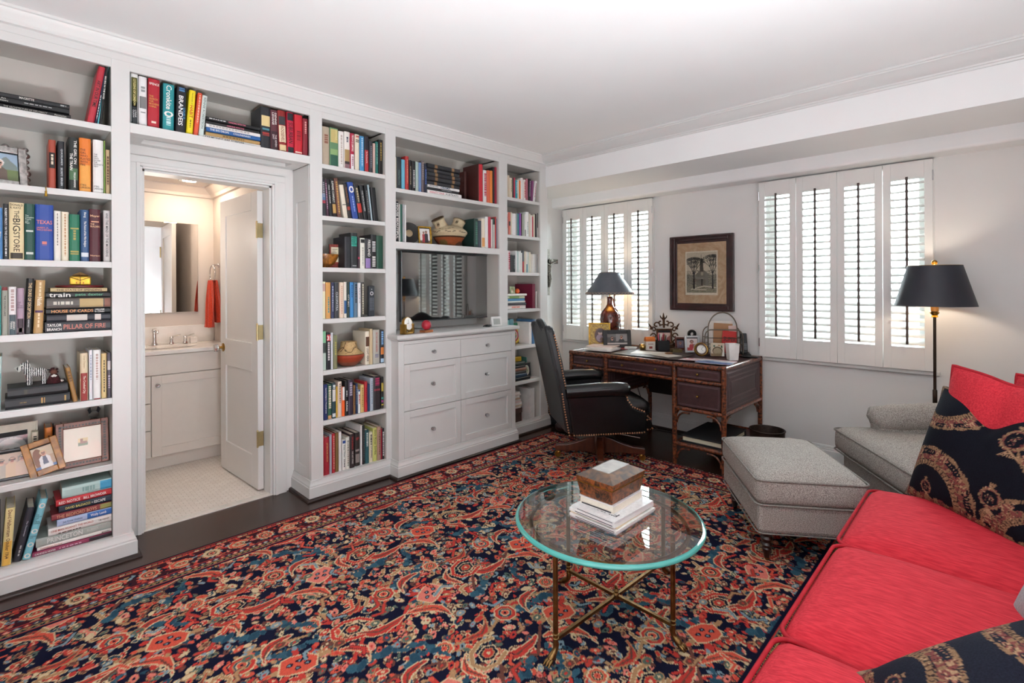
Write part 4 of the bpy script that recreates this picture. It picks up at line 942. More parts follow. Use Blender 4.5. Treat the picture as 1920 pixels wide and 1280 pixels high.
# ---- far corner bookcase
def thin(l): return l
row(V1, S[1], 'top shelf of ' + FB, [
 (96, 112, 137, '#e2d6c2', 'cream', ()), (114, 128, 142, '#c8b8a0', 'beige', ()), (129, 152, 166, '#e0d4bc', 'ivory', bars('#9a8a70', .3, .9, .3)),
 (153, 164, 166, '#1e1e20', 'black', ()), (166, 179, 162, '#b83a50', 'rose', ()), (182, 199, 188, '#2fa0b0', 'turquoise', bars('#d0e8ea', .3, .9, .3)),
 (201, 214, 182, '#e0d8c8', 'pale cream', ()), (216, 228, 190, '#ee7a30', 'orange', ()), (229, 250, 166, '#eeece8', 'white', ()),
 (252, 274, 181, '#e9e2dc', 'white with red lettering', [('x', '#c04a50', .1, .9, 'b', .5)]), (277, 296, 173, '#b06a78', 'dusty pink', ()),
 (298, 320, 173, '#221f24', 'slim black', bars('#9a8aa0', .2, .9, .4), [], 6), (322, 340, 190, '#7a3868', 'purple', (), [], 10), (342, 366, 190, '#e8e4e2', 'leaning white', [('x', '#b04a60', .2, .9, 'b', .3)], [], 22)])
row(V1, S[2], 'second shelf of ' + FB, [
 (96, 112, 482, '#e6e0dc', 'white and pink', [('x', '#d06a80', .3, .9, 'b', .4)]), (115, 135, 482, '#c86a5a', 'coral', (), [(.4, .6, '#3a2a2a')]), (137, 150, 482, '#dcd6c4', 'cream', ()),
 (152, 185, 494, '#eceaea', 'thick white', ()), (187, 197, 492, '#9aa0a0', 'thin grey', ()), (198, 215, 496, '#3a8088', 'teal', ()), (217, 231, 490, '#8a4aa8', 'purple', ()),
 (232, 242, 496, '#4a2c3c', 'plum', ()), (243, 262, 494, '#a8b4a4', 'sage', ()), (263, 274, 498, '#e4e2e0', 'slim white', (), [(0, .3, '#222')]), (276, 304, 479, '#eef0ee', 'tall white', bars('#a8b8b0', .1, .6, .3)),
 (307, 320, 495, '#d8d0c0', 'beige', ()), (321, 334, 510, '#ece4e0', 'ivory', ()), (335, 345, 522, '#c83a4c', 'red', ()), (346, 361, 502, '#e2dcc8', 'pale yellow', ()), (362, 375, 498, '#26262a', 'black', ()), (378, 394, 490, '#c8c4c0', 'grey', (), [(.4, 1, '#3a3a34')])])
row(V1, S[3], 'third shelf of ' + FB, [
 (96, 108, 835, '#eeeae6', 'white', ()), (110, 131, 836, '#e8dcdc', 'red and white', [('x', '#b83a4c', .1, .95, 'b', .6)]), (133, 154, 876, '#1f1f22', 'black', ()), (156, 179, 880, '#232326', 'dark', bars('#888', .2, .8, .3)),
 (181, 193, 836, '#eceaea', 'slim white', ()), (194, 209, 842, '#b8ccc8', 'pale teal', ()), (211, 227, 845, '#e9e9e6', 'chalk white', ()), (229, 243, 836, '#ecece8', 'black topped white', (), [(.9, 1, '#222')]),
 (244, 260, 836, '#55585c', 'grey and red', (), [(0, .5, '#b83a40')]), (262, 277, 842, '#d8ccb8', 'cream', ()), (279, 291, 845, '#e6e4e0', 'ivory', (), [(0, .4, '#4a8a9a')]), (293, 305, 850, '#c8d0c8', 'pale green', ()),
 (307, 321, 850, '#e2d8c2', 'straw', ()), (323, 343, 868, '#dcd6cc', 'stone', ()), (345, 358, 866, '#f0eeec', 'bright white', ()), (359, 372, 866, '#c4c0bc', 'dove grey', ()), (374, 388, 872, '#a8a8a6', 'grey', ())])
F4 = stack(0, S[4], 'fourth shelf of ' + FB, [
 (3.24, 3.515, .036, '#e8e2dc', 'white', [('x', '#d07a6a', .3, .7, 'b', .4)]), (3.24, 3.51, .022, '#3c3e44', 'charcoal', ()), (3.24, 3.51, .018, '#dcdad4', 'pale', ()), (3.24, 3.505, .022, '#4a86b0', 'blue', ()), (3.24, 3.50, .024, '#c8d0b0', 'green', (), [(.3, .8, '#7a9a5a')]), (3.245, 3.52, .02, '#eceae4', 'ivory', ())], seed=15, depth=(.18, .22))
row(V2, S[4], 'right end of fourth shelf of ' + FB, [(283, 305, 50, '#7a1f3a', 'burgundy', ()), (308, 320, 108, '#d8d4d0', 'thin pale grey', ())], side='left', d=(.22, .26))
row(V2, S[5], 'fifth shelf of ' + FB, [(84, 106, 332, '#7ab8b8', 'aqua', ()), (107, 138, 322, '#5f8f9a', 'teal grey', ())], d=(.18, .2))
row(V2, S[5], 'right end of fifth shelf of ' + FB, [(258, 277, 346, '#f0eeea', 'white', ()), (280, 299, 326, '#4a7aa8', 'blue', ()), (301, 322, 324, '#b4c4d0', 'pale blue', bars('#6a8aa8', .2, .9, .3))], side='right', d=(.2, .24))
stack(0, S[6], 'sixth shelf of ' + FB, [
 (3.24, 3.565, .032, '#22252a', 'black', ()), (3.24, 3.52, .033, '#34465a', 'navy', ()), (3.24, 3.515, .026, '#4a4a48', 'dark grey', ()), (3.24, 3.515, .026, '#8a6250', 'brown', ()), (3.24, 3.505, .022, '#2a2c30', 'charcoal', ()), (3.24, 3.505, .034, '#2f3833', 'dark green', ())], seed=18, rzs=2, depth=(.18, .22))
row(V2, S[6], 'right end of sixth shelf of ' + FB, [(236, 252, 617, '#5fa090', 'sea green', ())], yp=3.42, d=(.1, .12))
# ================================================================ things on the shelves
GOLD = mat('gold_leaf', '#c79a3a', 0.32, 0.9, var=0.25, scale=40)
SILVER = mat('silver', '#c9c6c2', 0.3, 0.95, var=0.2, scale=60)
WOODM = mat('mid_wood', '#8a5a2c', 0.4, var=0.3, scale=8, stretch=(1, 1, 8))
OAKB = mat('burl_wood', '#b0742e', 0.3, var=0.3, scale=30, coat=0.3)
MAROON = mat('maroon_lacquer', '#6a1f22', 0.35, var=0.15)
FELT = mat('black_felt', '#17171a', 0.7, var=0.1)
def people(cv, spec, rng=None):
    """simple figures: (x, head y, head r, skin, hair, clothes, width)"""
    for x, y, r, skin, hair, cl, w in spec:
        cv.poly([(x - w * .45, y - r * .9), (x + w * .45, y - r * .9), (x + w, y - r * 1.9), (x + w * 1.1, 0), (x - w * 1.1, 0), (x - w, y - r * 1.9)], cl)
        cv.ell(x, y + r * .22, r * 1.02, r * 1.05, hair); cv.ell(x, y - r * .08, r * .78, r * .98, skin)
        cv.rect(x - r * .3, x + r * .3, y - r * 1.25, y - r * .8, skin)
        cv.rect(x - r * .4, x - r * .18, y + r * .02, y + r * .14, '#2a1c18'); cv.rect(x + r * .18, x + r * .4, y + r * .02, y + r * .14, '#2a1c18')
        cv.rect(x - r * .24, x + r * .24, y - r * .5, y - r * .4, '#8a4038')
def photo_frame(name, loc, w, h, bw, fm, cv, label, rz=0.0, tilt=R(10), roll=0.0, depth=.014, group=None, matm=None, matw=0.0, glass=False, cat='picture frame', easel=True):
    o = empty(name, loc, rz, label, cat, group)
    o.rotation_euler = Euler((-tilt, roll, rz), 'XYZ')
    MB().frame(-w / 2, w / 2, 0, h, bw, bw, -depth / 2, depth / 2).build('frame', fm, o, bevel=min(.003, bw * .2))
    if matm: MB().frame(-w / 2 + bw * .9, w / 2 - bw * .9, bw * .9, h - bw * .9, matw + bw * .1, matw + bw * .1, -.001, .002).build('mat_board', matm, o)
    p = print_plane('photograph', cv, o); p.location = (0, .001, bw + matw)
    MB().box(-w / 2 + bw * .5, w / 2 - bw * .5, .003, depth / 2 + .002, bw * .5, h - bw * .5).build('backing', FELT, o)
    if easel and tilt > 0.02:
        MB().prism([(depth / 2, h * .62), (depth / 2 + h * .62 * math.tan(tilt) + h * .22, .004), (depth / 2 + h * .62 * math.tan(tilt) + h * .22 + .004, .004), (depth / 2 + .004, h * .62)], -w * .16, w * .16, 'x').build('easel', FELT, o)
    return o
def cvs(w, h, bg, n=60): return Canvas(w, h, max(w, h) / n, bg)
rng = np.random.default_rng(3)

# -- leftmost bookcase
c = cvs(.17, .13, '#9ab0c4'); c.poly([(0, .05), (.05, .11), (.09, .08), (.13, .115), (.17, .07), (.17, 0), (0, 0)], '#7d8a86'); c.rect(0, .17, 0, .05, '#6a7a4c')
people(c, [(.05, .085, .017, '#d8a890', '#5a4a40', '#2a2c34', .026), (.105, .08, .017, '#d8b0a0', '#e0dcd8', '#6a5a50', .026)])
f = photo_frame('photo_frame', (-.04, 3.345, S[2] + .003), .235, .195, .03, SILVER, c, 'ornate silver photo frame at the left end of second shelf, couple outdoors', rz=R(14), tilt=R(9), depth=.016)
mb = MB()
for i in range(26):
    t = i / 26 * 4; s_ = int(t); u = t - s_; W2, H2 = .235, .195
    x, z = [(-W2 / 2 + W2 * u, 0), (W2 / 2, H2 * u), (W2 / 2 - W2 * u, H2), (-W2 / 2, H2 - H2 * u)][s_]
    mb.ball((x, 0, z + .0), .011 + .004 * (i % 3 == 0), 8, 6, (1, .6, 1))
mb.build('scrollwork', SILVER, f, smooth=60)
# gold tassel bookmark
tb = onplane(86, 350, 1, 3.243)
tas = empty('bookmark_tassel', (tb.x, 3.236, S[2] - .032), label='gold bookmark tassel hanging over the edge of second shelf', cat='bookmark')
MB().tube([(0, .03, .033), (0, .004, .033), (0, 0, .026), (.001, -.001, .012)], .0022, 6).build('cord', 'gold_leaf', tas, smooth=60)
MB().lathe([(.0, -.012), (.006, -.012), (.004, .004), (.0045, .012), (.002, .014)], 10).build('tassel', 'gold_leaf', tas, smooth=40)
# maroon lid lying flat on the books, and gold box
tag(MB().lathe([(0, 0), (.088, 0), (.095, .004), (.095, .010), (.09, .013), (0, .013)], 40, sx=1, sy=.8).build('round_lid', MAROON, None, smooth=40, loc=(.262, 3.345, ztop4)), 'round maroon lacquer lid lying on the stack of books on fourth shelf', 'tray')
gb = empty('gift_box', (.262, 3.33, ztop4 + .0135), R(-6), 'small gold gift box with ribbon bow on the maroon lid', 'gift box')
MB().box(-.041, .041, -.03, .03, 0, .044).build('box', mat('gold_paper', '#e0b53e', .3, .55, var=.2, scale=30), gb, bevel=.005)
MB().tube([(-.042, -.0312, .04), (0, -.032, .024), (.042, -.0312, .04)], .0014, 6).tube([(0, -.0315, .0), (0, -.0315, .044), (0, .03, .045)], .0014, 6).build('ribbon', mat('dark_ribbon', '#5a2c18', .5), gb)
MB().add([(-.035, 0, .045), (.0, -.012, .066), (.035, 0, .045), (0, .014, .045), (.028, -.014, .052), (-.026, -.012, .054)], [(0, 1, 3), (1, 2, 3), (1, 4, 2), (0, 5, 1), (0, 3, 5), (2, 4, 3)]).build('bow', mat('tan_bow', '#a9875a', .6), gb)
for dx in (-.014, 0, .012): MB().ball((dx, -.031, .011), .003, 8, 6, (1, .3, 1)).build('red_heart', mat('red_seal', '#a02a20', .4), gb)

# zebra and doll on the black books
zt = S[5] + .0004 + .052 + .0006 + .046 + .001
zm = bpy.data.materials.new('zebra_yarn'); zm.use_nodes = True
_nt = zm.node_tree; _w = _nt.nodes.new('ShaderNodeTexWave'); _w.inputs['Scale'].default_value = 42; _w.inputs['Distortion'].default_value = 2.5; _w.inputs['Detail Scale'].default_value = 4
_tc = _nt.nodes.new('ShaderNodeTexCoord'); _nt.links.new(_tc.outputs['Object'], _w.inputs['Vector'])
_cr2 = _nt.nodes.new('ShaderNodeValToRGB'); _cr2.color_ramp.interpolation = 'CONSTANT'; _cr2.color_ramp.elements[1].position = .5
_cr2.color_ramp.elements[0].color = (*H('#1c1c20'), 1); _cr2.color_ramp.elements[1].color = (*H('#e4e2de'), 1)
_nt.links.new(_w.outputs['Color'], _cr2.inputs['Fac']); _nt.links.new(_cr2.outputs['Color'], _nt.nodes['Principled BSDF'].inputs['Base Color']); _nt.nodes['Principled BSDF'].inputs['Roughness'].default_value = .9
MATS['zebra_yarn'] = zm
zx = onplane(66, 720, 1, 3.30).x
ze = empty('zebra_figurine', (zx, 3.31, zt), 0, 'black and white striped zebra figurine standing on black books', 'figurine')
mb = MB()
mb.ball((.012, 0, .058), .026, 14, 10, (1.25, .75, .8)); mb.ball((-.012, 0, .060), .024, 14, 10, (1, .75, .95))
mb.tube([(-.02, 0, .06), (-.03, 0, .078), (-.034, 0, .092), (-.03, 0, .1)], [.018, .016, .015, .012], 10)
mb.ball((-.034, 0, .094), .017, 12, 8, (1.05, .85, .95)); mb.tube([(-.036, 0, .094), (-.052, -.002, .082), (-.058, -.002, .074)], [.014, .011, .009], 10)
mb.build('body', zm, ze, smooth=80)
for lx, ly in ((-.022, -.012), (-.018, .012), (.03, -.012), (.034, .012)): MB().tube([(lx, ly, .05), (lx, ly, .03), (lx + .001, ly, .002)], [.0105, .009, .0095], 8).build('leg', zm, ze, smooth=60)
MB().tube([(.042, 0, .066), (.058, 0, .064), (.064, 0, .05), (.066, 0, .03)], [.003, .0025, .002, .002], 6).build('tail', mat('dark_yarn', '#26262a', .9), ze, smooth=60)
mb = MB()
for i in range(9): mb.tube([(-.030 + i * .001, -.006 + i * .0015, .106 - i * .001), (-.05 - i * .001, -.014 + i * .003, .094), (-.055 - i * .002, -.016 + i * .0035, .068 + i * .002)], .0022, 5)
mb.build('mane', mat('white_yarn', '#dcd8d0', .95), ze, smooth=60)
for s_ in (-1, 1): MB().tube([(-.03, s_ * .008, .106), (-.026, s_ * .012, .118)], [.005, .002], 6).build('ear', zm, ze, smooth=60)
dx = onplane(101, 720, 1, 3.30).x
dl = empty('rag_doll', (dx, 3.30, zt), 0, 'small maroon rag doll with white collar sitting on black books', 'doll')
DM = mat('maroon_yarn', '#4a161c', .95, var=.35, scale=120, bump=.4, bscale=300)
MB().lathe([(0, 0), (.026, 0), (.029, .006), (.022, .022), (.016, .036), (.012, .044), (0, .046)], 16).build('body', DM, dl, smooth=60)
MB().ball((0, -.003, .053), .0135, 12, 8).build('head', mat('doll_face', '#6a4034', .9), dl, smooth=80)
mb = MB()
for i in range(22):
    a = i * 2.4; mb.ball((math.cos(a) * .012, .004 + math.sin(a) * .008, .052 + (i % 8) * .0026), .0052, 6, 5)
mb.build('hair', DM, dl, smooth=80)
MB().prism([(-.012, .036), (0, .026), (.012, .036), (0, .044)], -.0175, -.014, 'y').build('collar', 'white_yarn', dl)
MB().ball((.024, -.004, .008), .009, 10, 6, (1.5, 1, .7)).build('shoe', 'white_yarn', dl, smooth=60)

# framed photographs on the sixth shelf
SIX = 'photo frames on the sixth shelf'
BLKF = mat('black_frame', '#18181a', .35)
def P6(x, y, yp): return onplane(x, y, 1, yp)
c = cvs(.16, .14, '#55565a'); c.ell(.09, .085, .052, .05, '#a8a8a6'); c.ell(.09, .07, .036, .04, '#c9c7c4'); c.rect(.07, .08, .075, .081, '#333'); c.rect(.1, .11, .075, .081, '#333'); c.rect(.082, .1, .05, .056, '#666')
photo_frame('photo_frame', (.005, 3.42, S[6] + .002), .205, .235, .006, mat('cream_frame', '#e6e0d0', .5), c, 'cream framed black and white portrait at the back of sixth shelf', tilt=R(6), matm=mat('mat_cream', '#e9e2d2', .7), matw=.03, group=SIX, rz=R(4))
c = cvs(.2, .11, '#b08a7a'); c.rect(0, .2, .07, .11, '#b49a86'); c.rect(.12, .19, .06, .09, '#7a6a60'); c.rect(0, .2, 0, .012, '#8a7868')
people(c, [(.03, .078, .011, '#c89880', '#2a2422', '#dcdad8', .02), (.065, .076, .011, '#c89880', '#3a2a24', '#a89888', .018), (.1, .078, .011, '#c89880', '#3a2a24', '#c8a888', .02), (.135, .082, .012, '#c89880', '#4a3a30', '#c8a890', .022)])
photo_frame('photo_frame', (.015, 3.315, S[6] + .002), .225, .14, .011, BLKF, c, 'black framed photograph of a row of people on the sixth shelf', tilt=R(10), group=SIX)
c = cvs(.075, .105, '#b89a80'); c.rect(0, .075, .06, .105, '#c8b49c'); c.ell(.02, .05, .02, .05, '#7a4a30'); c.rect(0, .075, 0, .012, '#5a7aa8')
people(c, [(.04, .074, .0125, '#d0a088', '#c8b088', '#e0dcdc', .02)]); c.poly([(.034, .058), (.046, .058), (.05, .02), (.03, .02)], '#4a5068')
photo_frame('photo_frame', (.140, 3.285, S[6] + .006), .130, .165, .027, OAKB, c, 'tilted burl wood photo frame of a seated blonde woman', tilt=R(12), roll=R(-13), group=SIX, depth=.02)
c = cvs(.145, .16, '#e6dfcf'); c.rect(.058, .090, .072, .104, '#d8c090'); c.rect(.058, .09, .072, .082, '#5a6a48'); c.rect(.067, .072, .082, .1, '#8a5a4a'); c.rect(.074, .088, .08, .088, '#8a5a4a')
fr6 = photo_frame('photo_frame', (.268, 3.315, S[6] + .002), .205, .222, .03, mat('rosewood_frame', '#7c4a3a', .4, var=.2), c, 'square inlaid wooden frame around a tiny landscape print on sixth shelf', tilt=R(8), group=SIX, depth=.018)
mb = MB(); rnd = random.Random(2)
for k in range(4):
    for i in range(15):
        u = -.09 + i * .0125; v = rnd.uniform(.006, .0105)
        if k < 2: mb.box(u, u + v, -.0102, -.0088, .012 + k * .186, .021 + k * .186)
        else: mb.box(-.091 + (k - 2) * .172, -.081 + (k - 2) * .172, -.0102, -.0088, .016 + i * .0128, .016 + i * .0128 + v)
mb.build('inlay', mat('dark_inlay', '#2c2a24', .4), fr6)
dg = empty('toy_dog', (onplane(176, 776, 1, 3.47).x, 3.47, S[6]), 0, 'small dark toy dog peeking over the inlaid frame', 'toy')
MB().lathe([(0, 0), (.03, 0), (.032, .06), (.026, .16), (.016, .2), (0, .205)], 12).build('body', mat('brown_plush', '#4a3a30', .95, var=.2), dg, smooth=60)
MB().ball((0, 0, .222), .022, 10, 8).build('head', mat('grey_plush', '#8a8680', .95), dg, smooth=60)
for s_ in (-1, 1): MB().tube([(s_ * .014, -.004, .232), (s_ * .02, -.006, .252), (s_ * .016, -.008, .262)], [.007, .007, .003], 8).build('ear', 'dark_yarn', dg, smooth=60)

# -- narrow bookcase
wb_ = empty('wooden_bowl', (1.585, 3.42, S[3]), 0, 'turned wooden bowl on third shelf of narrow bookcase', 'bowl')
MB().lathe([(0, 0), (.04, 0), (.05, .006), (.075, .035), (.092, .072), (.097, .098), (.092, .098), (.07, .04), (.045, .014), (0, .01)], 36).build('bowl', mat('turned_maple', '#c07a30', .35, var=.35, scale=14, dist=2, coat=.3), wb_, smooth=50)
bx = empty('display_book', (onplane(634, 480, 1, 3.31).x, 3.36, S[3]), R(-10), 'small red book with cream label standing face out behind the bowl', 'book')
MB().box(-.036, .036, 0, .02, 0, .17).build('cover', mat('red_patterned_cloth', '#9a3a2c', .6, var=.3, scale=60), bx, bevel=.001)
MB().box(-.026, .026, -.0012, -.0002, .045, .15).build('label', mat('cream_label', '#dcd0b4', .7), bx)
mb = MB()
for i in range(7): mb.box(-.018, .018 - (i % 3) * .006, -.0018, -.0013, .06 + i * .012, .0635 + i * .012)
mb.build('label_print', mat('grey_ink', '#6a6458', .7), bx)
sp = tag(MB().lathe([(0, 0), (.052, 0), (.055, .004), (.055, .236), (.05, .24), (0, .24)], 32).build('smart_speaker', mat('speaker_black', '#0f1012', .35), None, smooth=40, loc=(1.80, 3.44, S[4])), 'black cylinder speaker behind the remote on fourth shelf', 'speaker')
rm = empty('remote_control', (1.868, 3.285, S[4]), R(8), 'black remote control standing upright on fourth shelf of narrow bookcase', 'remote')
MB().box(-.026, .026, -.009, .009, 0, .225).build('body', mat('remote_plastic', '#2b2f36', .4), rm, bevel=.005)
mb = MB()
for i in range(9):
    for j in range(3): mb.box(-.017 + j * .0125, -.008 + j * .0125, -.0108, -.0088, .045 + i * .0105, .0518 + i * .0105)
mb.build('buttons', mat('remote_keys', '#6a707a', .5), rm)
MB().lathe([(.008, 0), (.0145, 0), (.0145, .0015), (.008, .0015), (.008, 0)], 20, cap=False, M=Matrix.Translation((0, -.009, .168)) @ Matrix.Rotation(R(90), 4, 'X')).build('dial', mat('remote_ring', '#c8ccd0', .3), rm)
MB().ball((0, -.009, .198), .004, 8, 6).build('power_button', 'remote_ring', rm)
def pot(name, loc, prof, n, label, col, extra=None, rot=None):
    """lathed pot with a painted canvas wrapped around it"""
    o = empty(name, loc, 0, label, 'pot')
    m = len(prof); na = 96; A = np.linspace(0, 2 * np.pi, na + 1)
    cv = col; V = []; C_ = []
    L = np.concatenate([[0], np.cumsum([math.dist(prof[i], prof[i + 1]) for i in range(m - 1)])]); tt = np.linspace(0, L[-1], 60)
    pr = np.interp(tt, L, [p[0] for p in prof]); pz = np.interp(tt, L, [p[1] for p in prof])
    for r_, z_, t_ in zip(pr, pz, tt):
        for a in A: V.append((r_ * math.cos(a), r_ * math.sin(a), z_)); C_.append(cv.sample(np.array(a / (2 * np.pi)), np.array(t_ / L[-1])))
    me = mesh_np('vessel', np.array(V), grid_faces(na + 1, 60), np.array(C_), True); me.materials.append(PAINTED)
    b = bpy.data.objects.new('vessel', me); COL.objects.link(b); b.parent = o
    return o
cv = Canvas(1, 1, 1 / 200, '#7a4a38'); cv.rect(0, 1, .18, .34, '#8a5040'); cv.rect(0, 1, .30, .47, '#a0452e'); cv.rect(0, 1, .47, .49, '#3a2c22'); cv.rect(0, 1, .49, 1, '#c8a878')
for i in range(400): cv.ell(rng.random(), .5 + rng.random() * .36, .004, .004, '#8a6a48')
cv.line([(i / 24, .62 + .07 * math.sin(i * 1.05)) for i in range(25)], .006, '#3a2a20'); cv.line([(.55, .58), (.62, .8), (.8, .84), (.9, .6)], .006, '#3a2a20'); cv.rect(0, 1, .86, 1, '#6a4a38')
pp = onplane(655, 686, 1, 3.33)
pot('clay_pot', (pp.x, 3.34, S[5]), [(.001, .002), (.05, .0), (.075, .02), (.1, .05), (.108, .068), (.104, .086), (.08, .105), (.062, .125), (.056, .15), (.055, .172), (.049, .172), (.049, .15), (.05, .11)], 0, 'round clay pot with red band and cream neck on narrow bookcase', cv)
c = Canvas(.15, .23, .003, '#a9a49c'); c.rect(.0, .15, .205, .23, '#d8d2c6'); c.poly([(.03, .0), (.12, 0), (.125, .1), (.09, .14), (.05, .13)], '#1f1d20'); c.ell(.078, .165, .022, .028, '#c8beb0'); c.ell(.08, .182, .024, .016, '#4a4440')
LV = [o for o in bpy.data.objects if o.get('label', '').startswith('ivory book, fourth from right on the right end of fifth shelf')]
# -- above the television
cv = Canvas(1, 1, 1 / 260, '#8a4a30'); cv.rect(0, 1, 0, .42, '#93502f')
for i in range(14): cv.ell(rng.random(), rng.random() * .35, .06, .09, ['#5a3a2a', '#6f5a34', '#a05a34'][i % 3])
cv.rect(0, 1, .42, .45, '#3a2a20'); cv.rect(0, 1, .45, 1, '#c2b090')
cv.line([(i / 30, .52 + .05 * abs(math.sin(i * .8))) for i in range(31)], .006, '#33281f'); cv.line([(.0, .6), (.1, .7), (.25, .62), (.4, .74), (.6, .6), (.75, .72), (1, .6)], .005, '#33281f')
pp = onplane(844, 458, 1, 3.36)
dp = pot('double_neck_pot', (pp.x, 3.375, 1.7425), [(.001, .003), (.06, 0), (.085, .012), (.118, .055), (.152, .105), (.158, .118), (.152, .132), (.12, .158), (.07, .176), (.02, .182), (.001, .183)], 0, 'brown clay pot with two leaning cream necks above the television', cv)
for s_, ang in ((-1, 30), (1, -26)):
    cn = Canvas(1, 1, 1 / 80, '#c6b595'); cn.rect(0, 1, .0, .08, '#4a3a2a'); cn.line([(0, .5), (.3, .3), (.5, .7), (.8, .4), (1, .5)], .02, '#3a2c20'); cn.rect(0, 1, .94, 1, '#5a4634')
    na = 40; V = []; C_ = []
    for r_, z_, v in ((.066, 0, 0), (.054, .035, .3), (.05, .06, .6), (.054, .085, .9), (.058, .1, 1), (.052, .1, 1), (.046, .06, .95), (.046, .01, .9)):
        for i in range(na + 1): a = 2 * math.pi * i / na; V.append((r_ * math.cos(a), r_ * math.sin(a), z_)); C_.append(cn.sample(np.array(i / na), np.array(v)))
    me = mesh_np('neck', np.array(V), grid_faces(na + 1, 8), np.array(C_), True); me.materials.append(PAINTED)
    o = bpy.data.objects.new('neck', me); COL.objects.link(o); o.parent = dp; o.location = (s_ * .072, 0, .145); o.rotation_euler = (0, R(-ang if s_ < 0 else -ang), 0)
c = cvs(.085, .12, '#d8d4d0'); c.rect(0, .085, 0, .02, '#7a5a48'); people(c, [(.034, .086, .009, '#d0a088', '#4a3428', '#a8343a', .013), (.056, .092, .0095, '#c89880', '#3a2c26', '#26262c', .014)])
pp = onplane(799, 456, 1, 3.32)
pf = photo_frame('photo_frame', (pp.x, 3.33, 1.745), .112, .15, .012, GOLD, c, 'small gold beaded photo frame of a couple above the television', rz=R(-14), tilt=R(10))
mb = MB()
for i in range(12):
    for x in (-.054, .054): mb.ball((x, -.006, .008 + i * .0122), .005, 6, 5)
for i in range(9):
    for z in (.004, .146): mb.ball((-.048 + i * .012, -.006, z), .005, 6, 5)
mb.build('beading', GOLD, pf, smooth=60)
pp = onplane(766, 450, 1, 3.42)
pl_ = empty('display_plate', (pp.x - .01, 3.40, 1.7435), R(-20), 'dark round plate on edge beside the slim books above television', 'plate')
MB().lathe([(0, 0), (.05, .002), (.088, .012), (.088, .016), (.05, .007), (0, .005)], 36, M=Matrix.Translation((0, 0, .088)) @ Matrix.Rotation(R(78), 4, 'X')).build('plate', mat('dark_bronze', '#262220', .35, .4), pl_, smooth=50)
MB().lathe([(0, .0055), (.03, .0058), (.026, .009), (0, .0095)], 24, M=Matrix.Translation((0, 0, .088)) @ Matrix.Rotation(R(78), 4, 'X')).build('boss', mat('plate_inlay', '#a89070', .4), pl_, smooth=50)
tag(book((onplane(725 + 778 / 5.332, 360, 1, 3.40).x, 3.38, 2.147), .028, .275, .16, '#4a2420', 'maroon album standing at the back beside the red book above television'), group='photo albums')
# on top of the drawer chest
CZ = 1.0468
pp = onplane(765, 622, 1, 3.18)
ck = empty('desk_clock', (pp.x, 3.19, CZ), R(18), 'gold table clock with white dial at left of the chest top', 'clock')
MB().box(-.055, -.035, -.025, .025, 0, .075).box(.035, .055, -.025, .025, 0, .075).box(-.055, .055, -.025, .025, 0, .012).build('stand', BRASS, ck, bevel=.002)
MB().lathe([(0, -.012), (.05, -.012), (.053, -.006), (.053, .006), (.05, .012), (0, .012)], 36, M=Matrix.Translation((0, 0, .075)) @ Matrix.Rotation(R(80), 4, 'X')).build('case', BRASS, ck, smooth=40)
MB().lathe([(0, .0122), (.046, .0122), (.046, .0128), (0, .0128)], 36, M=Matrix.Translation((0, 0, .075)) @ Matrix.Rotation(R(80), 4, 'X')).build('dial', mat('clock_dial', '#f2efe8', .4), ck)
MB().box(-.001, .001, -.0148, -.0142, .075, .105).box(-.02, 0, -.0148, -.0142, .074, .076).xf(Matrix.Translation((0, 0, .075)) @ Matrix.Rotation(R(-10), 4, 'X') @ Matrix.Translation((0, 0, -.075))).build('hands', BLACKM, ck)
pp = onplane(801, 620, 1, 3.18)
bs = empty('baseball_stand', (pp.x, 3.19, CZ), R(10), 'wooden block holding a red baseball on the chest top', 'stand')
MB().box(-.045, .045, -.03, .03, 0, .018).build('block', mat('cherry_block', '#b06a3c', .35, var=.2), bs, bevel=.002)
bl = empty('baseball', (pp.x, 3.19, CZ + .018 + .038), R(20), 'red baseball with black stitching on a wooden block', 'ball')
MB().ball((0, 0, 0), .038, 24, 16).build('ball', mat('red_leather', '#b8283a', .4), bl, smooth=80)
seam = []
for i in range(61):
    t = 2 * math.pi * i / 60; v = Vector((math.cos(t) * 1.0 + .35 * math.cos(3 * t), math.sin(t) - .35 * math.sin(3 * t), 1.0 * math.sin(2 * t))).normalized() * .0384; seam.append(v)
MB().tube(seam, .0011, 5).build('stitching', BLACKM, bl)
pp = onplane(933, 606, 1, 3.20)
ws = empty('weather_clock', (pp.x, 3.22, CZ), R(-8), 'small white digital clock at the right end of chest top', 'clock')
MB().prism([(-.018, 0), (.018, 0), (.006, .085), (-.004, .085)], -.055, .055, 'x').build('case', mat('white_plastic', '#eceae8', .4), ws, bevel=.004)
MB().box(-.036, .036, -.002, 0, 0, .052).xf(Matrix.Translation((0, -.0145, .016)) @ Matrix.Rotation(R(-9.5), 4, 'X')).build('display', mat('lcd', '#a9aca8', .25), ws)
pts = []
for i in range(60):
    a = i * .7; pts.append((pp.x - .10 + .035 * math.cos(a) - i * .0003, 3.21 + .02 * math.sin(a * 1.1), CZ + .005 + .006 * (1 + math.sin(i * .5))))
tag(MB().tube(pts + [(pp.x - .02, 3.235, CZ + .006)], .0025, 6).build('coiled_cable', BLACKM, None, smooth=60), 'coiled black cable beside the white digital clock', 'cable')

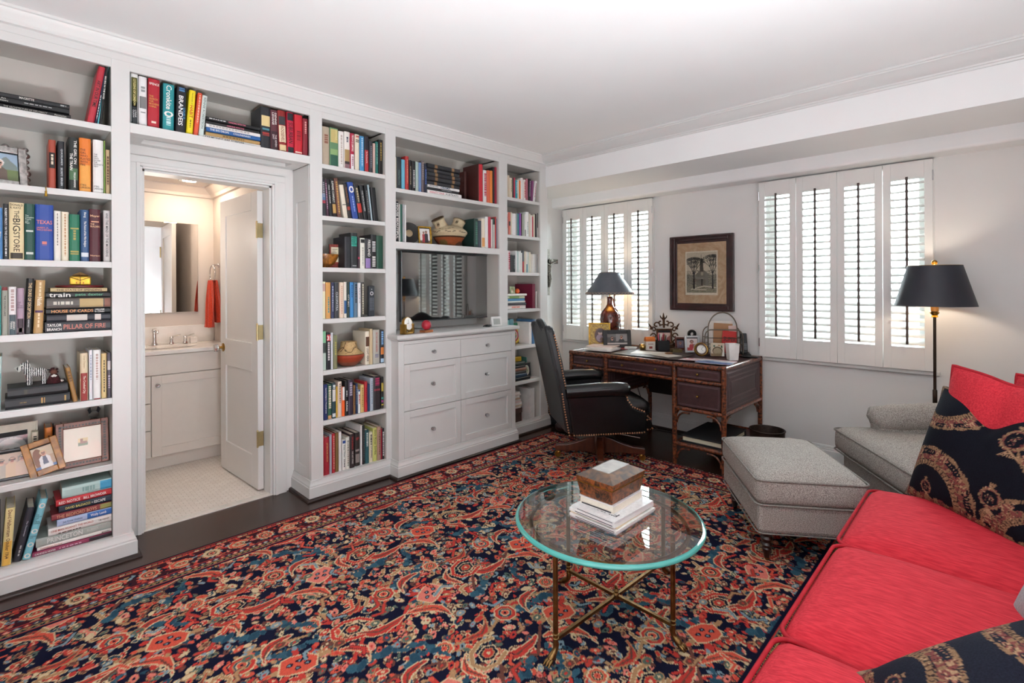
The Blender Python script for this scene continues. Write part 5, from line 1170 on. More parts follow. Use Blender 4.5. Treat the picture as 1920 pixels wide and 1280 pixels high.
# -- far corner bookcase
c = cvs(.05, .075, '#3a3a3c'); people(c, [(.018, .05, .009, '#c8a898', '#2a2220', '#e0dcd8', .012), (.034, .052, .009, '#c8a898', '#2a2220', '#26262a', .012)])
photo_frame('photo_frame', (3.30, 3.36, F4 + .002), .07, .095, .01, SILVER, c, 'small silver framed couple standing on stacked books in the far corner bookcase', tilt=R(8), easel=False)
c = cvs(.04, .05, '#8a9a6a'); people(c, [(.02, .03, .009, '#d0a890', '#3a2a22', '#d8c8b8', .014)])
photo_frame('photo_frame', (3.375, 3.31, F4 + .002), .056, .066, .008, mat('green_frame', '#b8c49a', .5), c, 'tiny green photo frame on stacked books in the far corner bookcase', tilt=R(8), easel=False)
tag(MB().ball((0, 0, .024), .024, 20, 12).build('orange_ball', mat('orange_rubber', '#ee6a2c', .5), None, smooth=80, loc=(3.46, 3.33, F4)), 'small orange ball on stacked books in the far corner bookcase', 'ball')
tag(MB().box(-.11, .11, 0, .03, 0, .24).build('display_board', mat('white_card', '#e8e6e0', .6), None, bevel=.001, loc=(3.44, 3.47, S[5])), 'plain white board standing behind the rainbow card', 'board')
cv = Canvas(.2, .2, .0025, '#4a8a6a')
for i, (r_, cc) in enumerate(((.1, '#3f7f66'), (.092, '#d8a03a'), (.08, '#e6d25a'), (.066, '#b04a5a'), (.052, '#e0b0a0'), (.04, '#4a8a8a'), (.03, '#d88a3a'), (.018, '#b03a50'))): cv.ell(.13, .08, r_ * 1.1, r_, cc)
o = print_plane('art_card', cv, None, PAINTED); o.location = (3.455, 3.40, S[5] + .003); o.rotation_euler = (R(-6), 0, 0)
tag(o, 'rainbow ringed art card leaning in the far corner bookcase', 'art card')
dr = empty('hand_drum', (3.355, 3.31, S[5]), 0, 'small brown hand drum on fifth shelf of far corner bookcase', 'drum')
MB().lathe([(0, .012), (.042, .012), (.044, .02), (.04, .065), (.044, .115), (.04, .118), (0, .118)], 24).build('shell', mat('drum_wood', '#8a4a24', .4, var=.3, stretch=(1, 1, 6)), dr, smooth=40)
MB().lathe([(.0455, .10), (.0455, .112), (.042, .112)], 24, cap=False).lathe([(.046, .014), (.046, .024), (.042, .024)], 24, cap=False).build('hoop', BRASS, dr, smooth=40)
for a in (40, 160, 280): MB().ball((.034 * math.cos(R(a)), .034 * math.sin(R(a)), .006), .0062, 8, 6).build('foot', BLACKM, dr, smooth=60)
SX = S[6] + .0004 + .173 + .0042
tag(MB().lathe([(0, 0), (.036, 0), (.042, .01), (.042, .07), (.036, .08), (0, .08)], 20).build('ribbed_jar', BLACKM, None, smooth=40, loc=(3.345, 3.33, SX)), 'round black jar on stacked books in the far corner bookcase', 'jar')
tag(MB().box(-.05, .05, -.03, .03, 0, .045).build('tin_box', mat('yellow_tin', '#c8a02a', .35, .4), None, bevel=.006, loc=(3.445, 3.34, SX)), 'yellow tin on stacked books in the far corner bookcase', 'tin')
c = cvs(.07, .1, '#26262a'); c.ell(.035, .05, .036, .048, '#e0ddd2'); c.ell(.035, .05, .028, .04, '#b9c0a8'); c.ell(.03, .06, .01, .01, '#7a8a6a'); c.ell(.042, .045, .012, .01, '#8a9a7a')
photo_frame('photo_frame', (3.595, 3.325, S[6] + .002), .115, .145, .006, SILVER, c, 'square frame with an oval picture at right of sixth shelf, far corner', tilt=R(7), matm=mat('dark_mat', '#2a2a2c', .6), matw=.017, depth=.01)
bxx = empty('storage_box', (3.345, 3.345, .0905), 0, 'brown lidded storage box on the bottom shelf of far corner bookcase', 'box')
MB().box(-.105, .105, -.075, .12, 0, .11).build('box', mat('brown_card', '#4a3630', .6, var=.15), bxx, bevel=.002)
MB().box(-.11, .11, -.08, .125, .108, .155).build('lid', mat('brown_card_lid', '#5a443c', .6, var=.15), bxx, bevel=.002)
zz = .0905 + .1555; rnd = random.Random(9)
for i, (cc, wd, th) in enumerate([('#e6dfd4', 'cream', .016), ('#d8c0a8', 'tan', .014), ('#efece8', 'white', .02), ('#e0c8c4', 'pink', .012), ('#e8e4dc', 'ivory', .018), ('#c9a890', 'brown', .01), ('#f0eeea', 'bright white', .02), ('#dccfc8', 'pale pink', .014), ('#eeebe6', 'pale', .022)]):
    o = MB().box(-.1, .1, -.07, .1, 0, th).build('paper_pile', mat('paper_' + wd.replace(' ', '_'), cc, .8, var=.1, scale=60, stretch=(1, 1, 20)), None, loc=(3.34 + rnd.uniform(-.012, .012), 3.345 + rnd.uniform(-.012, .012), zz), rot=(0, 0, R(rnd.uniform(-7, 7))))
    tag(o, '%s papers, %s from bottom of the pile on the brown box' % (wd, ORD[i + 1]), 'papers', 'papers piled on the brown box'); zz += th + .0006
tag(MB().box(-.035, .035, 0, .25, 0, .31).build('ring_binder', mat('white_binder', '#e6e4e0', .45), None, bevel=.003, loc=(3.62, 3.285, .0905)), 'white ring binder on the bottom shelf of far corner bookcase', 'binder')
tag(MB().box(-.012, .012, 0, .2, 0, .22).build('pink_folder', mat('pink_card', '#d8a0a0', .7), None, loc=(3.50, 3.32, .0925), rot=(0, R(-10), 0)), 'pink folder leaning beside the brown box', 'folder')
# crucifix on the wall beyond the bookcase
pp = onplane(1028, 500, 1, 3.615)
cr = empty('crucifix', (pp.x, 3.63, 1.303), 0, 'carved grey metal crucifix on the wall beside the far bookcase', 'crucifix')
CM = mat('pewter', '#8d867c', .5, .6, var=.35, scale=60, bump=.4)
MB().box(-.022, .022, -.02, -.001, 0, .515).box(-.17, .17, -.02, -.001, .355, .405).build('cross', CM, cr, bevel=.004)
mb = MB(); mb.tube([(0, -.03, .09), (.008, -.036, .18), (-.006, -.036, .26), (0, -.033, .335)], [.01, .017, .02, .022], 10); mb.ball((.004, -.04, .372), .021, 10, 8)
mb.tube([(0, -.033, .33), (.06, -.03, .36), (.145, -.028, .385)], [.013, .010, .008], 8); mb.tube([(0, -.033, .33), (-.06, -.03, .36), (-.145, -.028, .385)], [.013, .010, .008], 8)
mb.build('figure', CM, cr, smooth=60)
# ================================================================ desk, its things, the chair
TORT = mat('burnt_bamboo', '#8a4a2c', .3, var=.3, scale=55, col2='#1c0e0a', coat=.4, detail=2)
LEATH = mat('brown_tooled_leather', '#42292a', .42, var=.12, scale=40, bump=.1)
TOOL = mat('tooled_line', '#7c6468', .45)
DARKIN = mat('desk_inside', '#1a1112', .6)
DX_, DXB, DYA, DYB, DZT = 3.69, 4.46, 1.45, 2.855, 0.80
desk = empty('writing_desk', (4.07, 2.15, 0), 0, 'burnt bamboo pedestal desk with dark leather drawers under the left window', 'desk')
DT = Matrix.Translation((-4.07, -2.15, 0))
def DB(mb, n, m=TORT, parent=desk, **k): return mb.xf(DT).build(n, m, parent, **k)
def rod(a, b, r=.017): return MB().tube([a, tuple((Vector(a) + Vector(b)) / 2), b], r, 12)
DB(MB().box(DX_, DXB, DYA, DYB, .765, .795), 'top', LEATH)
e_ = .012
for a, b in (((DX_, DYA - e_, .785), (DX_, DYB + e_, .785)), ((DXB, DYA - e_, .785), (DXB, DYB + e_, .785)), ((DX_ - e_, DYA, .785), (DXB + e_, DYA, .785)), ((DX_ - e_, DYB, .785), (DXB + e_, DYB, .785))):
    DB(rod(a, b, .019), 'edge_rod', smooth=60)
ys = [DYA, 1.835, 2.475, DYB]
for yy in ys:
    for xx in (DX_, DXB):
        DB(MB().tube([(xx, yy, 0), (xx, yy, .2), (xx, yy, .5), (xx, yy, .805)], [.016, .018, .019, .019], 12), 'leg', smooth=60)
for xx in (DX_, DXB): DB(rod((xx, DYA, .668), (xx, DYB, .668), .015), 'rail', smooth=60)
for (ya, yb) in ((DYA, 1.835), (2.475, DYB)):
    for xx in (DX_, DXB):
        DB(rod((xx, ya, .445), (xx, yb, .445), .016), 'rail', smooth=60); DB(rod((xx, ya, .165), (xx, yb, .165), .016), 'rail', smooth=60)
    for yy in (ya, yb):
        DB(rod((DX_, yy, .445), (DXB, yy, .445), .016), 'rail', smooth=60); DB(rod((DX_, yy, .165), (DXB, yy, .165), .015), 'rail', smooth=60)
    DB(MB().box(DX_ + .01, DXB - .01, ya + .01, yb - .01, .16, .172), 'lower_shelf', LEATH)
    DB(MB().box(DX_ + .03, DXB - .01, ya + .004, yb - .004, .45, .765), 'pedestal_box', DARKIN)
    # tooled end panels
    for yy, sg in ((ya, -1), (yb, 1)):
        DB(MB().box(DX_ + .02, DXB - .02, yy - .006, yy + .006, .46, .77), 'end_panel', LEATH)
        if sg == -1:
            mb = MB()
            for q in (.02, .028, .06, .068, .1, .108): mb.tube([(DX_ + .02 + q, yy - .0065, .46 + q * .9), (DXB - .02 - q, yy - .0065, .46 + q * .9), (DXB - .02 - q, yy - .0065, .77 - q * .9), (DX_ + .02 + q, yy - .0065, .77 - q * .9)], .0014, 4, closed=True)
            DB(mb, 'tooling', TOOL)
    # curved brackets
    for xx in (DX_, DXB):
        for yy, sg in ((ya, 1), (yb, -1)):
            for zt in (.43, .15):
                pts = [(xx, yy + sg * .02, zt - .10)] + [(xx, yy + sg * (.02 + .07 * (1 - math.cos(t))), zt - .10 + .085 * math.sin(t)) for t in [R(i) for i in range(15, 91, 15)]] + [(xx, yy + sg * .125, zt - .015)]
                DB(MB().tube(pts, .008, 8), 'bracket', smooth=60)
    for yy in (ya, yb):
        for xx, sg in ((DX_, 1), (DXB, -1)):
            pts = [(xx + sg * .02, yy, .33)] + [(xx + sg * (.02 + .07 * (1 - math.cos(t))), yy, .33 + .085 * math.sin(t)) for t in [R(i) for i in range(15, 91, 15)]] + [(xx + sg * .125, yy, .415)]
            DB(MB().tube(pts, .008, 8), 'bracket', smooth=60)
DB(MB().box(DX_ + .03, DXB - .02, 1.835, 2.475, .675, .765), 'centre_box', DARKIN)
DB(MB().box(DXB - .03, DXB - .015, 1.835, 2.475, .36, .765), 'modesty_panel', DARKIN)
def drawer(ya, yb, za, zb, knobs):
    d = DB(MB().box(DX_ - .004, DX_ + .02, ya, yb, za, zb), 'drawer', LEATH, bevel=.002)
    mb = MB()
    for q in (.012, .018): mb.tube([(DX_ - .0045, ya + q, za + q), (DX_ - .0045, yb - q, za + q), (DX_ - .0045, yb - q, zb - q), (DX_ - .0045, ya + q, zb - q)], .0013, 4, closed=True)
    DB(mb, 'tooling', TOOL, d)
    for ky in knobs:
        DB(MB().cyl((DX_ - .004, ky, (za + zb) / 2), (DX_ - .014, ky, (za + zb) / 2), .005, n=10).ball((DX_ - .019, ky, (za + zb) / 2), .0095, 12, 8), 'knob', BRASS, d, smooth=60)
drawer(1.858, 2.452, .686, .765, (1.99, 2.30)); drawer(1.472, 1.812, .686, .765, (1.642,)); drawer(2.498, 2.832, .686, .765, (2.665,))
drawer(1.472, 1.812, .466, .650, (1.642,)); drawer(2.498, 2.832, .466, .650, (2.665,))
DTOP = .8045
def on_desk(x, y): p = onplane(x, y, 2, DTOP); return (p.x, p.y)

# ---- table lamp
LX, LY = 4.25, 2.80
lamp = empty('table_lamp', (LX, LY, DTOP), 0, 'table lamp with red brown bottle base and grey tole shade on the desk', 'lamp')
VASE = mat('oxblood_glaze', '#6a2a1a', .12, var=.35, scale=14, coat=.6, dist=1.5)
MB().lathe([(0, 0), (.066, 0), (.07, .01), (.085, .08), (.097, .2), (.098, .28), (.09, .325), (.066, .36), (.042, .385), (.028, .415), (.025, .46), (.03, .49), (.0, .492)], 36).build('base', VASE, lamp, smooth=50)
MB().cyl((0, 0, .48), (0, 0, .74), .006, n=10).build('stem', BRASS, lamp, smooth=60)
MB().lathe([(.012, .515), (.016, .525), (.016, .56), (.01, .57)], 14).build('socket', BRASS, lamp, smooth=40)
TOLE = mat('grey_tole', '#666c75', .35, .3, var=.06, scale=10)
MB().lathe([(.242, .515), (.098, .735), (.096, .735), (.24, .513)], 48, cap=False).build('shade', TOLE, lamp, smooth=30)
INSH = mat('gilt_lining', '#c8a050', .4, .5)
MB().lathe([(.2385, .5155), (.0955, .734)], 48, cap=False).build('shade_lining', INSH, lamp, smooth=30)
mb = MB(); mb2 = MB()
for s_ in (0, 1): mb.tube([((.2365 - .010 * math.sin(i * math.pi / 4 + s_ * math.pi) * .65 + .0015) * math.cos(2 * math.pi * i / 160), (.2365 - .010 * math.sin(i * math.pi / 4 + s_ * math.pi) * .65 + .0015) * math.sin(2 * math.pi * i / 160), .526 + .010 * math.sin(i * math.pi / 4 + s_ * math.pi)) for i in range(160)], .0022, 4, closed=True)
mb.tube([((.1035 + .0016 * math.sin(i * 1.2)) * math.cos(2 * math.pi * i / 100), (.1035 + .0016 * math.sin(i * 1.2)) * math.sin(2 * math.pi * i / 100), .727 + .003 * math.sin(i * 1.2)) for i in range(100)], .0022, 4, closed=True)
mb.build('painted_border', mat('border_paint', '#b49a88', .5), lamp)
MB().tube([(0, 0, .735), (0, 0, .765), (.006, 0, .772), (.010, 0, .782), (.005, 0, .792), (-.002, 0, .79)], .0028, 8).build('finial', BRASS, lamp, smooth=60)
MB().tube([(.01, -.028, .475), (.012, -.055, .38), (.025, -.1, .3), (.03, -.106, .15)], .005, 8).lathe([(.016, 0), (.02, .02), (.014, .045), (.018, .06), (.01, .075), (0, .08)], 14, (.03, -.108, .08)).build('tassel', mat('red_brown_cord', '#7a3a2c', .8, var=.25, scale=80, bump=.3), lamp, smooth=50)
BULB = mat('lit_bulb', '#ffe2b0', .4, emit=((1, .72, .4), 9.0))
MB().ball((0, 0, .60), .03, 14, 10).build('bulb', BULB, lamp, smooth=80)
def point(name, loc, e, col, parent, r=.035):
    d = bpy.data.lights.new(name, 'POINT'); d.energy = e; d.color = col; d.shadow_soft_size = r
    o = bpy.data.objects.new(name, d); COL.objects.link(o); o.location = loc; o.parent = parent; return o
point('table_lamp_light', (0, 0, .645), 5.0, (1, .8, .55), lamp)

# ---- framed photographs and small things, left to right
DG = 'picture frames on the desk'
def yaw_to_cam(x, y): return math.atan2(-x, y) * 0 + math.atan2(x, y) * -1     # front (-y) turned toward the room
c = Canvas(.186, .211, .003, '#c09a30')
for i in range(240): c.ell(rng.random() * .186, rng.random() * .211, .009, .003, ['#a87f20', '#d8b850', '#8a6818'][i % 3], rng.random() * 3)
c.ell(.1, .1, .058, .075, '#8a5a28'); c.ell(.1, .1, .051, .068, '#4f3434'); c.ell(.1, .125, .02, .024, '#c0a49a'); c.ell(.1, .142, .024, .014, '#3a2826'); c.ell(.095, .075, .034, .034, '#9a8490'); c.ell(.115, .06, .02, .02, '#7a5a50')
photo_frame('photo_frame', (4.07, 2.80, DTOP + .001), .21, .235, .012, GOLD, c, 'gold frame with an oval portrait at the left end of the desk', rz=R(-52), tilt=R(8), group=DG)
c = cvs(.196, .101, '#4a4644'); c.rect(0, .196, .07, .101, '#6a6664'); c.rect(.09, .196, .035, .101, '#8a8684'); people(c, [(.05, .058, .015, '#d0a088', '#3a2a24', '#2a2a2e', .026), (.14, .068, .015, '#d0a088', '#3a2e2a', '#1c1c22', .028)]); c.rect(0, .196, 0, .012, '#c8bfb8')
photo_frame('photo_frame', (4.10, 2.615, DTOP + .001), .27, .175, .037, BLKF, c, 'wide black photo frame of a seated couple in front of the lamp', rz=R(-42), tilt=R(9), group=DG, depth=.018)
# ornate bronze frame
BRZ = mat('bronze', '#5a3c26', .45, .7, var=.3, scale=40)
c = cvs(.075, .06, '#c9a89c'); c.poly([(0, 0), (.03, .04), (.05, .025), (.075, .045), (.075, 0)], '#8a4a42'); c.ell(.02, .045, .012, .01, '#e8dcd4')
of = photo_frame('photo_frame', (4.36, 2.265, DTOP + .03), .095, .095, .01, BRZ, c, 'pierced bronze frame with leafy crest standing on the desk', rz=R(-46), tilt=R(7), group=DG)
mb = MB()
def curl(cx, cz, r, a0, turns, n=14, d=1):
    return [(cx + r * (1 - i / n * .7) * math.cos(a0 + d * turns * 2 * math.pi * i / n), 0, cz + r * (1 - i / n * .7) * math.sin(a0 + d * turns * 2 * math.pi * i / n)) for i in range(n + 1)]
for s_ in (-1, 1):
    for cz in (.0, .04, .08): mb.tube(curl(s_ * .064, cz + .01, .019, 0 if s_ > 0 else math.pi, .9, d=s_), .0042, 6)
    mb.tube(curl(s_ * .045, .118, .022, R(200) if s_ > 0 else R(-20), .9, d=-s_), .0045, 6); mb.tube(curl(s_ * .018, .135, .02, R(180) if s_ > 0 else 0, .8, d=s_), .0045, 6)
    mb.tube([(s_ * .07, 0, .09), (s_ * .085, 0, .115), (s_ * .095, 0, .128)], [.006, .005, .002], 6); mb.tube([(s_ * .05, 0, .0), (s_ * .075, 0, -.015), (s_ * .09, 0, -.028)], [.006, .006, .004], 6)
mb.tube([(0, 0, .1), (0, 0, .16), (0, 0, .195)], [.006, .008, .002], 6)
for s_ in (-1, 1): mb.tube([(0, 0, .15), (s_ * .018, 0, .168), (s_ * .02, 0, .18)], [.005, .004, .002], 6)
mb.box(-.06, .06, -.004, .004, -.028, -.002)
mb.build('scrollwork', BRZ, of, smooth=60); of.scale = (1.55, 1.55, 1.5); of.location.z += .018
tb = empty('tea_box', (4.17, 2.315, DTOP + .001), R(-40), 'white and orange tea carton in front of the bronze frame', 'carton')
MB().box(-.035, .035, -.022, .022, 0, .085).build('carton', mat('white_carton', '#e6dcd0', .5), tb, bevel=.001)
MB().prism([(-.0225, .085), (.0225, .085), (.006, .104), (-.006, .104)], -.0352, .0352, 'x').box(-.0354, .0354, -.0226, .0226, .07, .086).build('flap', mat('orange_carton', '#d8762c', .5), tb)
tb.scale = (1.25, 1.25, 1.2)
MB().box(-.012, .012, -.0232, -.0222, .015, .032).box(-.02, .02, -.0232, -.0222, .048, .052).build('print', mat('carton_print', '#8a3a30', .6), tb)
px_, py_ = 4.225, 2.215
pc = empty('pencil_cup', (px_, py_, DTOP + .001), R(-44), 'black square pencil cup on the desk', 'cup')
MB().frame(-.04, .04, 0, .075, .003, .003, -.032, -.029).box(-.04, .04, -.032, .032, 0, .003).box(-.04, -.037, -.032, .032, 0, .075).box(.037, .04, -.032, .032, 0, .075).box(-.04, .04, .029, .032, 0, .075).box(-.038, .038, -.032, -.0295, 0, .075).build('cup', FELT, pc); pc.scale = (1.3, 1.3, 1.28)
rnd = random.Random(5)
for i, (cc, pw) in enumerate([('#d03a5a', 'rose'), ('#222228', 'black'), ('#c8c4c0', 'silver'), ('#a03040', 'dark red'), ('#e05070', 'pink'), ('#26262a', 'charcoal'), ('#8a5a3a', 'brown'), ('#d8d4d0', 'white'), ('#2a2a4a', 'navy')]):
    x = rnd.uniform(-.03, .03); y = rnd.uniform(-.022, .022)
    p = MB().tube([(x * .7, y * .7, .004), (x * 1.3, y * 1.2, .10 + rnd.uniform(0, .025)), (x * 1.34, y * 1.22, .112 + rnd.uniform(0, .025))], [.0036, .0036, .0022], 7)
    o = p.build('pen', mat('pen_%d' % i, cc, .4), None, loc=(px_, py_, DTOP + .006), rot=(0, 0, R(-44))); o.scale = (1.2, 1.2, 1.15)
    tag(o, '%s pen standing in the black pencil cup' % pw, 'pen', 'pens in the black cup')
tag(MB().ball((0, 0, .029), .029, 24, 14).build('gold_ball', mat('gold_mirror', '#d8ae62', .22, .85), None, smooth=80, loc=(4.12, 2.36, DTOP + .004)), 'polished gold ball paperweight on the desk', 'paperweight')
c = cvs(.06, .07, '#7a7480'); people(c, [(.03, .045, .013, '#b88a80', '#7a5a54', '#6a6478', .02)])
photo_frame('photo_frame', (4.40, 2.125, DTOP + .001), .10, .115, .016, mat('red_wood', '#6a2f22', .35, var=.2), c, 'reddish wooden photo frame behind the crystal frame on the desk', rz=R(-48), tilt=R(8), group=DG)
c = cvs(.066, .084, '#d8c8c4'); c.rect(0, .066, 0, .02, '#b03a3a'); people(c, [(.03, .058, .012, '#c89080', '#4a2a20', '#b83038', .016), (.046, .03, .010, '#d0a898', '#5a3a2c', '#e0b0b0', .012)])
photo_frame('photo_frame', (4.285, 1.955, DTOP + .001), .095, .115, .013, mat('crystal_frame', '#c8ced0', .12, .3), c, 'glass edged photo frame of a child in red on the desk', rz=R(-50), tilt=R(12), group=DG, depth=.02).scale = (1.4, 1.2, 1.3)
wbx = empty('wooden_box', (4.21, 2.075, DTOP + .001), R(-40), 'small olive wooden box on the desk', 'box')
MB().box(-.045, .045, -.03, .03, 0, .028).build('body', mat('olive_wood', '#6a5a38', .4, var=.2), wbx, bevel=.002)
MB().box(-.025, .025, -.016, .016, .0282, .037).build('lid', mat('dark_wood', '#4a3626', .4), wbx, bevel=.003)
tp_ = empty('tape_dispenser', (4.43, 2.03, DTOP + .001), R(-45), 'tall black holder with a ring top behind the frames on the desk', 'holder')
MB().box(-.012, .012, -.008, .008, 0, .115).build('stem', BLACKM, tp_)
MB().lathe([(.017, -.014), (.036, -.014), (.04, -.008), (.04, .008), (.036, .014), (.017, .014), (.017, -.014)], 28, cap=False, M=Matrix.Translation((0, 0, .15)) @ Matrix.Rotation(R(90), 4, 'X')).build('ring', BLACKM, tp_, smooth=40)
# letter rack of bent wire
WIRE = mat('rack_brass', '#6f6558', .35, .8)
rk = empty('letter_rack', (4.33, 1.71, DTOP + .001), R(-58), 'bent brass wire letter rack with a tall arched handle', 'letter rack')
rw = .15
mb = MB()
def arch(y, w, h, r=.004, sq=.05):
    pts = [(-w, y, 0), (-w, y, h - sq)] + [(-w + sq - sq * math.cos(t), y, h - sq + sq * math.sin(t)) for t in [R(i) for i in range(15, 91, 15)]] + [(w - sq + sq * math.sin(t), y, h - sq + sq * math.cos(t)) for t in [R(i) for i in range(0, 91, 15)]] + [(w, y, 0)]
    return pts
for y, h in ((-.055, .17), (.055, .185)): mb.tube(arch(y, rw, h), .0045, 8)
hp = [(-.115, 0, .0), (-.115, 0, .17)] + [(-.115 * math.cos(t), 0, .17 + .115 * math.sin(t)) for t in [R(i) for i in range(10, 171, 10)]] + [(.115, 0, .17), (.115, 0, 0)]
mb.tube(hp, .0048, 8)
for y in (-.055, .055):
    mb.tube([(-rw, y, .075), (rw, y, .075)], .0028, 6); mb.tube([(-rw, y, .115), (rw, y, .115)], .0028, 6)
    for x in (-.08, 0, .08): mb.tube([(x - .035, y, .045), (x, y, .075), (x + .035, y, .045), (x, y, .015), (x - .035, y, .045)], .0024, 6)
mb.tube([(-rw, -.055, .004), (-rw, .055, .004)], .004, 6).tube([(rw, -.055, .004), (rw, .055, .004)], .004, 6)
mb.build('wire_frame', WIRE, rk, smooth=60); MB().box(-rw, rw, -.055, .055, 0, .008).build('base', mat('rack_wood', '#4a2a1e', .4), rk)
def letter(name, x, y, w, h, col, lab, tilt=0, roll=0, th=.003, cat='card', T=None):
    o = MB().box(-w / 2, w / 2, 0, th, 0, h).build(name, mat(name + '_paper' + col, col, .6, var=.04), None)
    o.matrix_world = rk_m @ Matrix.Translation((x, y, .0095)) @ Euler((tilt, roll, 0)).to_matrix().to_4x4(); tag(o, lab, cat); return o
rk.scale = (1.02, 1.0, 1.28); bpy.context.view_layer.update(); rk_m = rk.matrix_world.copy()
letter('letter', -.01, .035, .2, .215, '#e2dcd4', 'tall white letter at the back of the wire rack', R(-3), 0)
letter('brown_envelope', .0, .018, .15, .20, '#a87a52', 'brown envelope in the wire letter rack', R(-3), R(3))
rc = letter('red_card', .045, -.002, .12, .15, '#c42a26', 'red card with dark lettering in the wire letter rack', R(-3), R(6))
lettering('SUPER', rc, MX((1, 0, 0), (0, 0, 1), (0, -.0006, .095)), .1, .03, '#5a1412', bold=.03)
letter('pink_card', .095, .012, .07, .185, '#dcc0bc', 'pale pink card at the right of the wire letter rack', R(-3), R(-2))
gc = empty('greeting_card', (4.20, 1.70, DTOP + .001), R(-52), 'greeting card with a painted bridge standing before the wire rack', 'card')
c = Canvas(.11, .11, .0022, '#cfc4ae'); c.ell(.055, .045, .04, .035, '#5a4a38'); c.ell(.055, .042, .034, .029, '#a89a80'); c.rect(.0, .11, 0, .02, '#8a7a60'); c.ell(.03, .085, .008, .008, '#4a6a5a'); c.ell(.07, .09, .01, .006, '#b08a6a'); c.ell(.09, .08, .006, .012, '#3a5a48')
o = print_plane('front', c, gc, PAINTED); o.rotation_euler = (R(-8), 0, 0)
o = MB().box(-.055, .055, 0, .0012, 0, .11).build('back', mat('card_white', '#e8e4dc', .6), gc, rot=(R(-12), 0, R(-20)), loc=(0.0, .012, 0))
# round clock
rc_ = empty('desk_clock', (4.10, 1.80, DTOP + .001), R(-48), 'round gold rimmed desk clock leaning in front of the wire rack', 'clock')
CMx = Matrix.Translation((0, 0, .058)) @ Matrix.Rotation(R(74), 4, 'X')
MB().lathe([(0, -.012), (.052, -.012), (.058, -.004), (.058, .006), (.052, .012), (.046, .009), (.046, .004), (0, .004)], 40, M=CMx).build('case', BRASS, rc_, smooth=40)
MB().lathe([(.036, .0092), (.046, .0105), (.046, .0118), (.036, .0105)], 40, cap=False, M=CMx).build('inner_ring', mat('dark_ring', '#5a3a22', .4), rc_)
MB().lathe([(0, .0045), (.0455, .0045), (.0455, .0052), (0, .0052)], 40, M=CMx).build('dial', 'clock_dial', rc_)
MB().xf(CMx) ; mb = MB(); mb.box(-.001, .001, 0, .034, .0056, .0062); mb.box(0, .022, -.001, .001, .0056, .0062); mb.xf(CMx @ Matrix.Rotation(R(-40), 4, 'Z')).build('hands', BLACKM, rc_)
cu = empty('paper_cup', (4.07, 1.53, DTOP + .001), 0, 'plain white square cup at the right front of the desk', 'cup'); cu.scale = (1.3, 1.3, 1.25)
MB().lathe([(0, 0), (.036, 0), (.046, .105), (.043, .105), (.034, .006), (0, .006)], 4, M=Matrix.Rotation(R(-3), 4, 'Z')).build('cup', mat('white_ceramic', '#efedea', .35), cu, bevel=.002)
ph = empty('telephone', (4.40, 1.545, DTOP + .001), R(-55), 'black cordless telephone in its cradle at the desk corner', 'telephone')
MB().prism([(-.045, 0), (.05, 0), (.05, .03), (-.03, .015)], -.035, .035, 'x').build('cradle', BLACKM, ph, bevel=.003)
MB().box(-.024, .024, -.012, .012, 0, .17).xf(Matrix.Translation((0, .02, .018)) @ Matrix.Rotation(R(-12), 4, 'X')).build('handset', mat('phone_black', '#1c1e22', .35), ph, bevel=.008)
mb = MB()
for i in range(4):
    for j in range(3): mb.box(-.015 + j * .0115, -.007 + j * .0115, -.0135, -.0118, .03 + i * .014, .039 + i * .014)
mb.xf(Matrix.Translation((0, .02, .018)) @ Matrix.Rotation(R(-12), 4, 'X')).build('keys', mat('phone_keys', '#8a8e94', .5), ph)
# flat papers
def sheet(name, x, y, w, d, rz, col, lab, z=0, th=.002, cat='papers'):
    return tag(MB().box(-w / 2, w / 2, -d / 2, d / 2, 0, th).build(name, mat(name + '_' + col, col, .55, var=.04), None, loc=(x, y, DTOP + .001 + z), rot=(0, 0, R(rz))), lab, cat)
sheet('desk_blotter', 3.93, 2.16, .40, .60, 4, '#3a2c26', 'dark leather desk blotter in front of the chair', th=.006, cat='blotter')
sheet('paper_sheet', 3.95, 2.20, .20, .28, 15, '#e9e6e2', 'large white sheet lying on the leather blotter', z=.0065)
sheet('paper_sheet', 3.90, 2.02, .16, .22, -18, '#dcd6cc', 'small cream sheet lying on the right of the blotter', z=.0090)
tag(MB().lathe([(0, 0), (.012, .0), (.03, .004), (.034, .007), (.02, .009), (0, .01)], 10, sx=1.4).build('twig_ornament', mat('tan_twig', '#b07a4a', .6, var=.3), None, loc=(3.98, 2.03, DTOP + .0125), rot=(0, 0, R(20))), 'small tan woven ornament on the cream sheet', 'ornament')
for i, (x, y, w, d, rz, cc, wd) in enumerate([(3.90, 2.66, .22, .28, 8, '#d8d4d0', 'grey'), (3.93, 2.67, .2, .27, -6, '#ece9e6', 'white'), (3.98, 2.70, .2, .26, 14, '#e8d8d4', 'pinkish')]):
    sheet('paper_sheaf', x, y, w, d, rz, cc, '%s paper sheaf, %s from bottom in the pile at the desk left' % (wd, ORD[i + 1]), z=i * .0105, th=.010)
sheet('red_booklet', 4.10, 2.56, .10, .14, 10, '#a8303a', 'small red booklet in front of the black frame', th=.006, cat='booklet')
sheet('white_carton', 4.10, 2.47, .05, .11, 20, '#dcdad8', 'small white carton lying by the gold ball', th=.025, cat='carton')
sheet('staple_tool', 4.31, 2.43, .04, .13, 30, '#3a3028', 'dark stapler behind the gold ball on the desk', th=.035, cat='stapler')
c = Canvas(.19, .13, .003, '#e6d8d8')
for i in range(14): c.ell(rng.random() * .19, rng.random() * .13, .02, .012, ['#c03a4a', '#e0a0a8', '#f0ecec', '#d06a70'][i % 4])
